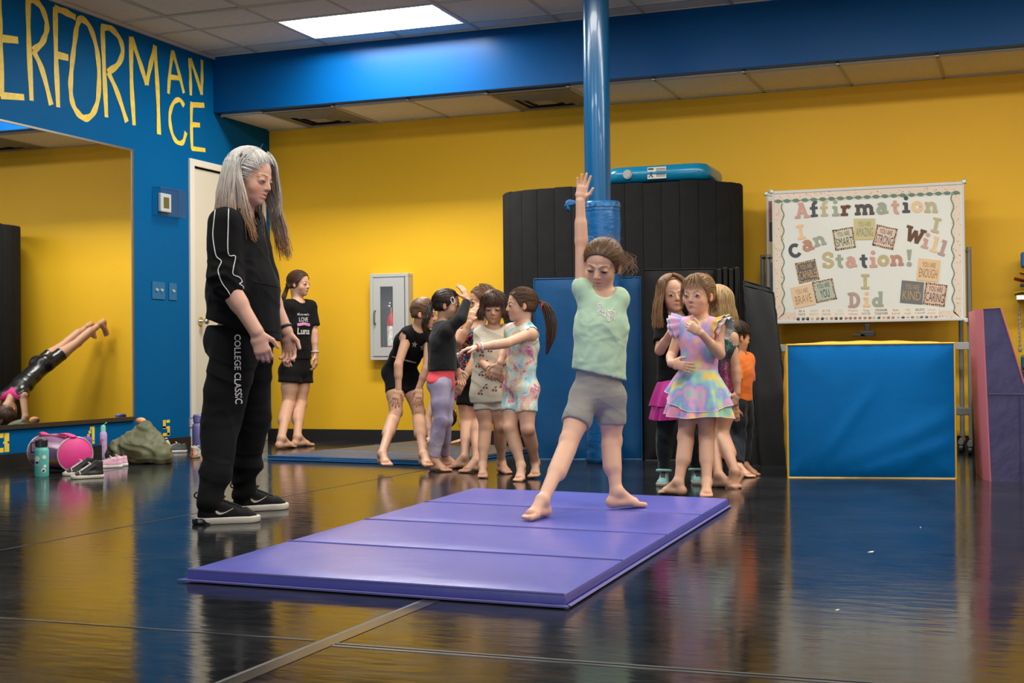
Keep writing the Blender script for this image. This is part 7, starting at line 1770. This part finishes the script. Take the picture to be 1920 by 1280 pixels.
mt = mat('teal_sneaker_mesh', lin((120, 175, 172)), .6, bump=.4, bscale=400); mg = mat('grey_rubber_sole', lin((165, 160, 148)), .6); mp2 = mat('plum_lace', lin((90, 36, 70)), .6); mst = mat('teal_strap', lin((140, 200, 196)), .5)
for hp_, tp in (((1246, 900), (1238, 921)), ((1305, 899), (1303, 919))):
    h0 = on_floor(hp_[0], 902); t0 = on_floor(*tp); em = bpy.data.objects.new('sneaker', None); COL.objects.link(em); em.parent = p.root; aj = p.J['aa'] if hp_[0] < 1270 else p.J['ab']; fdir = cdir(-.2, 0, 1) if hp_[0] < 1270 else cdir(.0, 0, 1)
    h0 = np.array((aj[0], aj[1], 0)) - fdir * .045; em.location = Vector(h0) - p.root.location
    shoe('sneaker', em, h0, fdir, .185, mt, mg, mp2, open_=False, high=.05)
    q = MB(); c0 = h0 + fdir * .055 + np.array((0, 0, .075)); sd2 = np.cross(fdir, (0, 0, 1.0)); q.tube([c0 + sd2 * .036 * math.cos(t) + fdir * .045 * math.sin(t) + np.array((0, 0, .006 * math.sin(t))) for t in np.linspace(0, 6.28, 18, endpoint=False)], .008, 6, closed=True); q.build('ankle_strap', mst, em, smooth='all')
HL2 = (134, 100, 70); pt_ = lambda r, az: (.03 * (1 if az > 0 else -1), .5 - .8 * r, 1.0)
lk = p.fall(pt_, (48, 180), HL2, 260, 7, length=.95, elev=-.1, r=.016, spread=.1, jitter=.06, end_color=(152, 116, 80)) + p.fall(pt_, (-180, -48), HL2, 260, 8, length=.95, elev=-.1, r=.016, spread=.1, jitter=.06, end_color=(152, 116, 80))
p.cap(HL2, .035, locks=lk, front=((0, .22, .40), (0, .8, -.6)))

# ------------------------------------------------------------------ girl in the rainbow dress
p = Person('girl in a pastel rainbow dance dress with ruffled sleeves, hand at her chin', dict(pel=(1310, 706), neck=(1314, 599), sa=(1280, 610, .05), sb=(1345, 612, -.06), ha=(1294, 724, .02), hb=(1325, 724, -.03), ka=(1286, 819, -.02), kb=(1325, 816, -.05), aa=(1273, 904), ab=(1325, 905), ea=(1259, 668, .06), wa=(1258, 681, -.11), eb=(1350, 664, -.1), wb=(1314, 624, -.2)), 6.95, 1.14, (218, 172, 144))
p.torso(cdir(-.4, 0, .92)); p.foot('a', (1230, 921)); p.foot('b', (1324, 928)); p.leg('a'); p.leg('b'); p.arm('a'); p.arm('b')
p.hand('b', cdir(-.75, .45, .1), cdir(-.2, .1, -1), cdir(0, 1, -.2), curl=(62, 60, 40), spread=1); p.hand('a', cdir(.95, -.25, .15), cdir(0, 0, -1), cdir(.2, 1, 0), curl=(10, 14, 10), spread=5)
p.head(p.pt(1309, 552, -.02), cdir(-.56, -.03, .83), cdir(.02, 1, 0), .198); p.body(hf=.003); p.eyes((84, 92, 96), .8, look=(-.4, 0), brow=(136, 104, 78))
PAS = [(.30, (150, 205, 210)), (.40, (160, 175, 220)), (.48, (212, 170, 215)), (.54, (238, 175, 190)), (.60, (240, 215, 120)), (.68, (190, 220, 200))]
M_RAIN = ramp_mat('pastel_rainbow_lycra', PAS, 9, 3, .5, specks=(190, .12, (240, 240, 235)))
M_RAIN2 = ramp_mat('pastel_rainbow_chiffon', [(.38, (232, 150, 175)), (.46, (150, 165, 215)), (.52, (236, 170, 190)), (.57, (240, 205, 90)), (.64, (150, 208, 190))], 6.5, 2, .6, specks=(150, .1, (245, 240, 235)))
M_RAIN3 = ramp_mat('mint_blue_chiffon', [(.36, (240, 205, 90)), (.44, (150, 205, 195)), (.5, (145, 165, 215)), (.56, (228, 165, 195)), (.64, (150, 205, 195))], 7, 2, .6, specks=(150, .1, (245, 240, 235)))
tk, sb_ = tank(p)
o = p.garment('dress_bodice', [tk], M_RAIN, .005, subs=sb_, cuts=[(p.J['pel'] - p.up * .03, -p.up)])
wc = p.pt(1309, 694)
skirt(p, 'skirt', wc, .094, .082, p.side, p.fwd, .232, .085, M_RAIN2, 8, .02, seed=4, trim=WHITE_INK, rows=14, cols=96); skirt(p, 'skirt_overlay', wc + np.array((0, 0, .004)), .098, .086, p.side, p.fwd, .14, .075, M_RAIN3, 8, .016, seed=4, trim=WHITE_INK, rows=12, cols=96, dip=lambda a: .5 * math.sin(a + .4))
for q_, ms3 in (('a', (ramp_mat('ruffle_blue', [(.4, (150, 175, 225)), (.6, (225, 165, 200))], 12), ramp_mat('ruffle_rose', [(.4, (230, 160, 190)), (.6, (165, 185, 225))], 12))), ('b', (ramp_mat('ruffle_yellow', [(.4, (242, 210, 90)), (.6, (240, 190, 120))], 12), ramp_mat('ruffle_pink', [(.4, (240, 170, 180)), (.6, (170, 205, 205))], 12)))):
    sh, el = p.J['s' + q_], p.J['e' + q_]; outd = nrm(sh - p.J['neck'])
    for li, (m_, ln, fl_) in enumerate(zip(ms3, (.05, .072), (.03, .022))):
        vs, fs, hl_ = [], [], []; nc, nr = 40, 6
        top = np.array((0, 0, 1.0)); fr = nrm(np.cross(outd, top)); tp2 = np.cross(fr, outd)
        for j in range(nr + 1):
            t = j / nr
            for i in range(nc):
                a = math.pi * (-.32 + 1.64 * i / (nc - 1)); rad = .043 + fl_ * t + .007 * t * math.sin(i * 1.25 + li)
                c_ = sh - outd * .018 + outd * ln * t
                pp = c_ + fr * rad * 1.0 * math.cos(a) + tp2 * rad * math.sin(a); vs.append(pp)
                if j == nr: hl_.append(pp)
        for j in range(nr):
            for i in range(nc - 1): fs.append((j * nc + i, j * nc + i + 1, (j + 1) * nc + i + 1, (j + 1) * nc + i))
        q = MB(); q.add(vs, fs); ro = q.build('sleeve_ruffle', m_, p.root, smooth='all'); q = MB(); q.tube(hl_, .0016, 5); q.build('hem_trim', WHITE_INK, ro, smooth='all')
HL3 = (146, 112, 78)
lk = p.comb_to((-.1, -.93, .2), HL3, 680, 13) + p.fall(lambda r, az: (.1 * math.sin(az), .5, .95), (-55, 60), HL3, 60, 15, length=.12, elev=.35, r=.009, spread=.02, jitter=.04, off=.05, end_color=(176, 142, 104)) + p.fall(lambda r, az: (.3, .5, .7), (62, 80), HL3, 24, 16, length=.45, elev=.0, r=.009, spread=.02, jitter=.05, off=.04) + p.fall(lambda r, az: (-.2, -.3, .8), (-200, -140), HL3, 60, 18, length=.5, elev=-.2, r=.014)
p.cap(HL3, .034, locks=lk)

# ------------------------------------------------------------------ girl in the sequin leotard
p = Person('girl with blond hair in a teal and pink sequin leotard behind the rainbow dress girl', dict(pel=(1354, 728), neck=(1349, 614), sa=(1334, 628, .06), sb=(1370, 632, -.06), ha=(1346, 742, .03), hb=(1362, 742, -.03), ka=(1337, 810, .05), kb=(1352, 814, -.03), aa=on_floor(1347, 892, .06), ab=on_floor(1378, 884, .085), ea=(1330, 690, .1), wa=(1335, 735, .08), eb=(1380, 694, -.08), wb=(1382, 736, -.1)), 7.5, 1.17, SK2)
p.torso(cdir(.35, 0, .6)); p.foot('a', cdir(.6, 0, .5)); p.foot('b', on_floor(1357, 910, .02) - p.J['ab'] - np.array((0, 0, .02)), flat=False, tip=cdir(-.8, -.2, .5)); p.leg('a'); p.leg('b'); p.arm('a'); p.arm('b')
p.hand('b', cdir(-.35, -1, .1), cdir(-.6, 0, -.8), cdir(-.6, .2, .8), curl=(25, 30, 20)); p.hand('a', cdir(0, -1, 0), cdir(0, 0, -1), cdir(1, 0, 0))
p.head(p.pt(1342, 572, .0), cdir(-.5, -.05, -.6), hH=.19); p.body(skip=('shina', 'foota') if False else ()); p.eyes(openness=.8)
tk, sb_ = tank(p)
p.garment('leotard', [tk, p.legs('a', .2, .006, .006), p.legs('b', .2, .006, .006)], ramp_mat('sequin_teal_pink', [(.25, (150, 40, 100)), (.5, (120, 60, 90)), (.62, (60, 80, 84)), (.8, (50, 110, 112))], 160, 2, .3, metal=.6, axis=(.5, .95, .35), specks=(260, .25, (200, 210, 205))), .006, subs=sb_)
HBD = (188, 158, 112)
p.cap(HBD, .04, locks=p.fall(lambda r, az: (0, .2 - .6 * r, 1), (0, 360), HBD, 360, 8, length=.6, r=.016, spread=.08) + p.comb_to((0, -.8, .3), HBD, 680, 4))

# ------------------------------------------------------------------ boy in the orange tee
p = Person('small boy in an orange tee and navy trousers behind the sequin leotard girl', dict(pel=(1387, 750), neck=(1384, 664), sa=(1374, 674, -.07), sb=(1400, 674, .06), ha=(1380, 760, -.04), hb=(1393, 760, .04), ka=(1384, 817, -.04), kb=(1396, 817, .04), aa=(1385, 876), ab=(1396, 873), ea=(1378, 720, -.12), wa=(1380, 765, -.1), eb=(1402, 722, .06), wb=(1401, 768, .04)), 8.0, .97, (206, 158, 128))
p.torso(cdir(.8, 0, .25)); p.foot('a', (1412, 892)); p.foot('b', (1416, 888)); p.leg('a'); p.leg('b'); p.arm('a'); p.arm('b')
p.hand('a', cdir(0, -1, 0), cdir(0, 0, -1), cdir(1, 0, 0)); p.hand('b', cdir(.0, -1, 0), cdir(-1, 0, 0), cdir(.5, 0, .8), curl=(30, 30, 20))
p.head(p.pt(1381, 631), cdir(.75, -.05, -.3), hH=.18); p.body(); p.eyes(openness=.8, brow=(50, 36, 28))
o = p.garment('tee_shirt', [(p.P['torso'], .014, ()), p.sleeve('a', .85, .014, .024), p.sleeve('b', .85, .014, .024)], cloth('orange_jersey', lin((226, 120, 44)), .8), .006, cuts=[hemcut(p, (1365, 752), (1410, 752))], subs=[neckhole(p, .045, .015)], wr=[(.002, 60, cdir(1, .5, 0), 4)])
p.garment('trousers', [(p.P['torso'][:2] + p.P['torso'][-2:], .009, ()), p.legs('a', 1.88, .012, 0), p.legs('b', 1.88, .012, 0)], cloth('navy_fleece', (0.016, 0.02, 0.03), .8), .006, cuts=[(p.waist, p.up)], wr=[(.003, 70, cdir(.3, 1, 0), 3)])
HBY = (58, 40, 30)
p.cap(HBY, .04, locks=p.fall(lambda r, az: (.3 * math.sin(az), -.2, 1), (0, 360), HBY, 420, 5, length=.06, elev=.1, r=.017, spread=.0, jitter=.03, off=.03))
# ------------------------------------------------------------------ belongings along the blue wall
def bottle(label, pos, r, h, m_body, m_cap, kind, group='water bottles by the blue wall'):
    th = thing('water_bottle', label, 'bottle', pos, group); x, y, z = pos
    q = MB(); q.lathe([(r * .93, 0), (r, .006), (r, h * .68), (r * .96, h * .73), (r * .72, h * .78), (r * .7, h * .8)], pos, 28); bd = q.build('bottle_body', m_body, th, smooth=True)
    if kind == 'loop':
        q = MB(); q.lathe([(r * .78, h * .79), (r * .86, h * .8), (r * .86, h * .97), (r * .7, h), (r * .3, h)], pos, 24); q.build('lid', m_cap, th, smooth=True)
        c0 = np.array(pos) + cdir(-1, 0, .3) * r * 1.0 + np.array((0, 0, h * .78)); q = MB(); q.tube([c0 + cdir(math.cos(t), 0, 0) * r * .42 + np.array((0, 0, math.sin(t) * h * .13)) for t in np.linspace(0, 6.28, 16, endpoint=False)], r * .1, 6, closed=True); q.build('carry_loop', m_cap, th, smooth='all')
    else:
        q = MB(); q.lathe([(r * .74, h * .78), (r * .76, h * .86), (r * .76, h * .94), (r * .5, h * .98)], pos, 24); q.build('lid', m_cap, th, smooth=True)
        q = MB(); q.tube([np.array(pos) + np.array((0, 0, h * .95)) + cdir(t, t * t * .35, 0) * r * .001 + cdir(1, 0, 0) * r * 1.0 * t + np.array((0, 0, h * .09 * t)) for t in np.linspace(-.5, 1, 6)], r * .2, 8, flat=.5); q.build('spout', m_cap, th, smooth='all')
    return th, bd
def sticker(bd, pos, r, h, z, shapes, m, nm='sticker'):
    vs, fs = [], []
    for sh in shapes:
        k = len(vs)
        for (a, b2) in sh:
            vs.append(np.array(pos) + cdir(math.sin(a / r), 0, math.cos(a / r)) * (r + .0012) + np.array((0, 0, z + b2)))
        fs.append(tuple(range(k, k + len(sh))))
    q = MB(); q.add(vs, fs); q.build(nm, m, bd)
pb = fl(on_floor(78, 893)); th, bd = bottle('aqua water bottle with a black loop lid and white stickers', pb, .043, .228, mat('aqua_powder_coat', lin((96, 186, 176)), .4), mat('black_lid', (.012, .012, .012), .4), 'loop')
wst = mat('white_sticker', lin((225, 225, 220)), .5); nav = mat('navy_print', lin((40, 44, 80)), .5)
sticker(bd, pb, .043, .2, .10, [disc(-.012, .012, .016, 14), [(-.024, -.03), (-.002, -.03), (-.002, 0), (-.024, 0)]], wst); sticker(bd, (pb[0], pb[1], 0.0005), .0434, .2, .10, [disc(-.013, -.02, .006, 8), disc(-.018, -.012, .006, 8), disc(-.007, -.012, .006, 8)], nav)
sticker(bd, pb, .043, .2, .045, [disc(.026, -.005, .014, 12), disc(.034, .02, .01, 10)], wst); sticker(bd, (pb[0], pb[1], .0005), .0434, .2, .04, [disc(.025, -.004, .008, 8)], nav); sticker(bd, pb, .043, .2, .12, [disc(.03, .0, .012, 10)], wst)
pb2 = fl(on_floor(191, 858)); th, bd = bottle('lilac water bottle with a mint spout lid and a heart ice-cream picture', pb2, .037, .245, ramp_mat('lilac_bottle_print', [(.4, (190, 150, 205)), (.55, (205, 175, 215)), (.7, (150, 150, 210))], 18), mat('mint_lid', lin((150, 220, 190)), .45), 'spout')
heart = [(.021 * math.sin(t) ** 3 + .004, .0165 * (math.cos(t) - .38 * math.cos(2 * t) - .15 * math.cos(3 * t)) + .0) for t in np.linspace(0, 6.28, 20, endpoint=False)]
sticker(bd, pb2, .037, .2, .125, [heart], mat('heart_pink', lin((226, 110, 130)), .5), 'heart_print'); sticker(bd, (pb2[0], pb2[1], .0006), .0375, .2, .115, [[(-.008, .0), (.016, .0), (.004, -.024)]], mat('heart_red', lin((190, 50, 70)), .5), 'cone_print')
pb3 = fl(on_floor(373, 848)); pb3[0] = max(pb3[0], XL + .06); bottle('tall lavender water bottle standing by the door', pb3 + np.array((.0, .0, 0)), .05, .29, mat('lavender_plastic', lin((120, 115, 175)), .35), mat('lavender_lid', lin((110, 105, 168)), .4), 'loop')
# duffel bag
bc0 = at(141, 853, 8.62); bc1 = at(84, 846, 8.95); R0 = .109
bc0[2] = bc1[2] = R0 + .004; axb = nrm(bc1 - bc0); Lb = np.linalg.norm(bc1 - bc0); upb = np.array((0, 0, 1.0)); sdb = np.cross(axb, upb)
th = thing('duffel_bag', 'shiny pink and lilac glitter duffel bag with rainbow waves against the blue wall', 'bag', fl((bc0 + bc1) / 2))
vs, fs = [], []; nc, nr = 36, 12
for j in range(nr + 1):
    t = j / nr
    for i in range(nc):
        a = 2 * math.pi * i / nc; r_ = R0 * (1 + .04 * math.sin(math.pi * t) + .012 * math.sin(a * 5 + t * 9)); zz = math.sin(a)
        if zz < -.8: zz = -.8 + (zz + .8) * .3
        vs.append(bc0 + axb * Lb * t + sdb * r_ * 1.08 * math.cos(a) + upb * r_ * zz * (1.0 + .08 * math.sin(math.pi * t)))
for j in range(nr):
    for i in range(nc): fs.append((j * nc + i, j * nc + (i + 1) % nc, (j + 1) * nc + (i + 1) % nc, (j + 1) * nc + i))
q = MB(); q.add(vs, fs)
M_BAG = ramp_mat('glitter_rainbow_wave', [(.0, (190, 60, 60)), (.07, (220, 180, 50)), (.12, (20, 110, 110)), (.2, (30, 60, 90)), (.3, (225, 80, 130)), (.4, (240, 205, 60)), (.46, (196, 150, 196)), (.9, (206, 150, 200))], 9, 2, .25, metal=.1, spec=.6, axis=(.0, .235, .12), specks=(170, .12, (240, 225, 240)))
bag = q.build('bag_body', M_BAG, th, smooth='all')
M_HP = mat('hot_pink_nylon', lin((236, 70, 148)), .45, bump=.3, bscale=14, bdist=.01); M_ZIP = mat('silver_piping', lin((200, 195, 190)), .35, metal=.5)
for c_, sg in ((bc0, -1), (bc1, 1)):
    q = MB(); ring = [c_ + sdb * R0 * 1.08 * math.cos(a) + upb * R0 * max(math.sin(a), -.86) for a in np.linspace(0, 2 * math.pi, 32, endpoint=False)]; n0 = len(ring)
    q.add(ring + [c_ + (p_ - c_) * .6 + axb * sg * .018 for p_ in ring] + [c_ + axb * sg * .022], [(i, (i + 1) % n0, n0 + (i + 1) % n0, n0 + i) for i in range(n0)] + [(n0 + i, n0 + (i + 1) % n0, 2 * n0) for i in range(n0)]); q.build('end_panel', M_HP, th, smooth='all')
    q = MB(); q.tube(ring, .005, 6, closed=True); q.build('piping', M_ZIP, th, smooth='all')
q = MB(); q.tube([bc0 + axb * Lb * t + upb * (R0 * 1.03 + .012 * math.sin(t * 7)) - sdb * .015 for t in np.linspace(-.02, 1.02, 14)], .026, 8, flat=.35); q.build('handle_strap', M_HP, th, smooth='all')
q = MB(); q.tube([bc0 + axb * Lb * t + upb * (R0 * 1.02) + sdb * -.05 for t in np.linspace(.05, .95, 10)], .006, 6); q.build('zipper', mat('pink_zip', lin((220, 50, 110)), .5), th, smooth='all')
for tt in (.35, .7):
    q = MB(); q.tube([bc0 + axb * Lb * tt + sdb * R0 * 1.12 * math.cos(a) + upb * R0 * 1.06 * math.sin(a) for a in np.linspace(-.4 + math.pi * .5, math.pi * 1.15, 10)] if sdb @ cdir(0, 0, 1) < 0 else [bc0 + axb * Lb * tt + sdb * R0 * 1.12 * math.cos(a) + upb * R0 * 1.06 * math.sin(a) for a in np.linspace(-.45, math.pi * .5, 10)], .004, 6); q.build('white_strap', WHITE_INK, th, smooth='all')
# loose shoes
def lone_shoe(label, heel, fdir, L, group, **k):
    heel = fl(heel); th = thing('sneaker', label, 'shoe', heel, group); shoe('sneaker', th, heel, fdir, L, **k); return th
mcv = mat('black_canvas_glitter', (.012, .012, .013), .4, bump=.6, bscale=300); mco = mat('cream_rubber', lin((214, 206, 188)), .5); mwl = mat('white_lace', lin((225, 222, 212)), .7); mrd = mat('red_lining', lin((160, 40, 60)), .6)
dcv = cdir(-.85, 0, .5)
lone_shoe('black high-top canvas sneaker with white laces, the nearer one of the pair', on_floor(196, 895), dcv, .20, 'black canvas high-tops', upper_m=mcv, sole_m=mco, lace_m=mwl, toe_m=mco, high=.14, lw=.022)
lone_shoe('black high-top canvas sneaker with white laces, the one further from the viewer', on_floor(179, 889), dcv, .20, 'black canvas high-tops', upper_m=mcv, sole_m=mco, lace_m=mwl, toe_m=mco, high=.14, lw=.022)
mpk = mat('pale_pink_mesh', lin((226, 178, 196)), .6, bump=.4, bscale=300); mws = mat('white_sole', lin((226, 222, 220)), .5)
lone_shoe('pale pink running shoe lying in front of the lilac bottle', on_floor(231, 876), cdir(-.95, 0, .35), .19, 'pale pink running shoes', upper_m=mpk, sole_m=mws, lace_m=mws)
lone_shoe('pale pink running shoe tucked next to the green jacket', on_floor(241, 873), cdir(-.8, 0, .55), .19, 'pale pink running shoes', upper_m=mpk, sole_m=mws, lace_m=mws)
mgr = mat('grey_green_mesh', lin((178, 182, 168)), .6, bump=.4, bscale=300); mor = mat('orange_trim', lin((236, 96, 48)), .5); mtn = mat('tan_sole', lin((180, 165, 140)), .6)
lone_shoe('grey sneaker with an orange heel tab by the door', on_floor(361, 859) , cdir(.1, 0, -1), .2, None, upper_m=mgr, sole_m=mtn, lace_m=mws, accent=mor, high=.04)
lone_shoe('dark grey sneaker with a white sole beside the green jacket', on_floor(352, 848), cdir(-.95, 0, .2), .2, None, upper_m=mat('dark_grey_mesh', lin((84, 86, 84)), .6), sole_m=mws, lace_m=mws)
lone_shoe('white and red sneaker half hidden behind the woman', on_floor(380, 850), cdir(.6, 0, .6), .2, None, upper_m=mat('white_red_mesh', lin((205, 190, 185)), .6, var=.3), sole_m=mws, lace_m=mrd)
# olive jacket heap
dj = 9.42; jp = lambda x, y, dd=0: at(x, y, dj + dd)
pj = [Cone(jp(274, 800, .1), jp(268, 850, .0), .045, .14, k=.05), Cone(jp(268, 815, .05), jp(222, 848, -.05), .07, .09, k=.05), Cone(jp(278, 812, .05), jp(306, 850, -.02), .06, .08, k=.05), Cone(jp(212, 852, -.05), jp(300, 856, -.12), .055, .075, k=.04), Cone(jp(245, 838, -.1), jp(318, 862, -.08), .05, .03, k=.04), Ell(jp(265, 845, -.02), (.16, .14, .09), k=.05)]
V, F = implicit(pj, .008, cuts=[((0, 0, .002), (0, 0, -1.0)), ((XL + .02, 0, 0), (-1.0, 0, 0))])
V = wrinkle(V, F, .010, 34, cdir(1, .7, 0), 3); V = wrinkle(V, F, .006, 70, cdir(.7, 1, .3), 5); V[:, 2] = np.maximum(V[:, 2], .001)
M_OL = cloth('olive_nylon', lin((92, 94, 66)), .55, sheen=.0, spec=.35, bump=.2, bscale=40)
o = fast_mesh('jacket', V, F, M_OL); o.name = 'jacket'; tag(o, 'olive green jacket thrown in a heap over shoes by the blue wall', 'jacket')
q = MB(); c0 = jp(264, 789, .17); q.ell(c0, (.04, .03, .025)); tag(q.build('peach_cap', mat('peach_fabric', lin((238, 170, 120)), .7), smooth='all'), 'bit of peach fabric poking out behind the green jacket', 'fabric')
s0 = on_floor(312, 845); q = MB(); R_ = frame(s0 + np.array((0, 0, .06)), cdir(.45, -.8, .2))[:3, :3]; q.ell(s0 + np.array((.0, .0, .065)), (.085, .03, .02), R=R_); tag(q.build('shoe_sole', mat('cream_sole', lin((214, 198, 172)), .6), smooth='all'), 'cream shoe sole leaning on the green jacket', 'shoe')
q = MB(); s0 = on_floor(312, 864, .01); q.box(s0 + np.array((0, 0, .005)), (.1, .03, .012)); tag(q.build('sandal', mat('gold_sandal', lin((200, 170, 120)), .4), bevel=.005), 'small tan sandal under the edge of the green jacket', 'shoe')
q = MB(); s0 = fl(on_x(159, 835, XL + .06)); q.box(s0 + np.array((0, .0, .085)), (.07, .1, .17)); tag(q.build('lunch_box', mat('purple_plastic', lin((120, 90, 170)), .45), bevel=.02), 'purple box standing behind the pink duffel bag', 'box')
# scraps on the floor
for (x, y, s_) in ((1633, 1034, .022), (1570, 1143, .012), (1726, 988, .006)):
    q = MB(); c0 = on_floor(x, y, .001); q.add([c0 + cdir(-.6, 0, .5) * s_, c0 + cdir(.1, 0, .35) * s_ * .6, c0 + cdir(.7, 0, -.7) * s_, c0 + cdir(0, 0, -.3) * s_ * .4, c0 + (0, 0, .002)], [(0, 1, 4), (1, 2, 4), (2, 3, 4), (3, 0, 4)])
    tag(q.build('paper_scrap', mat('paper_white', lin((220, 220, 215)), .7)), 'white scrap of paper on the dark floor, %s' % ('the largest' if s_ > .02 else 'nearest the viewer' if s_ > .01 else 'a tiny crumb near the blue block'), 'scrap')
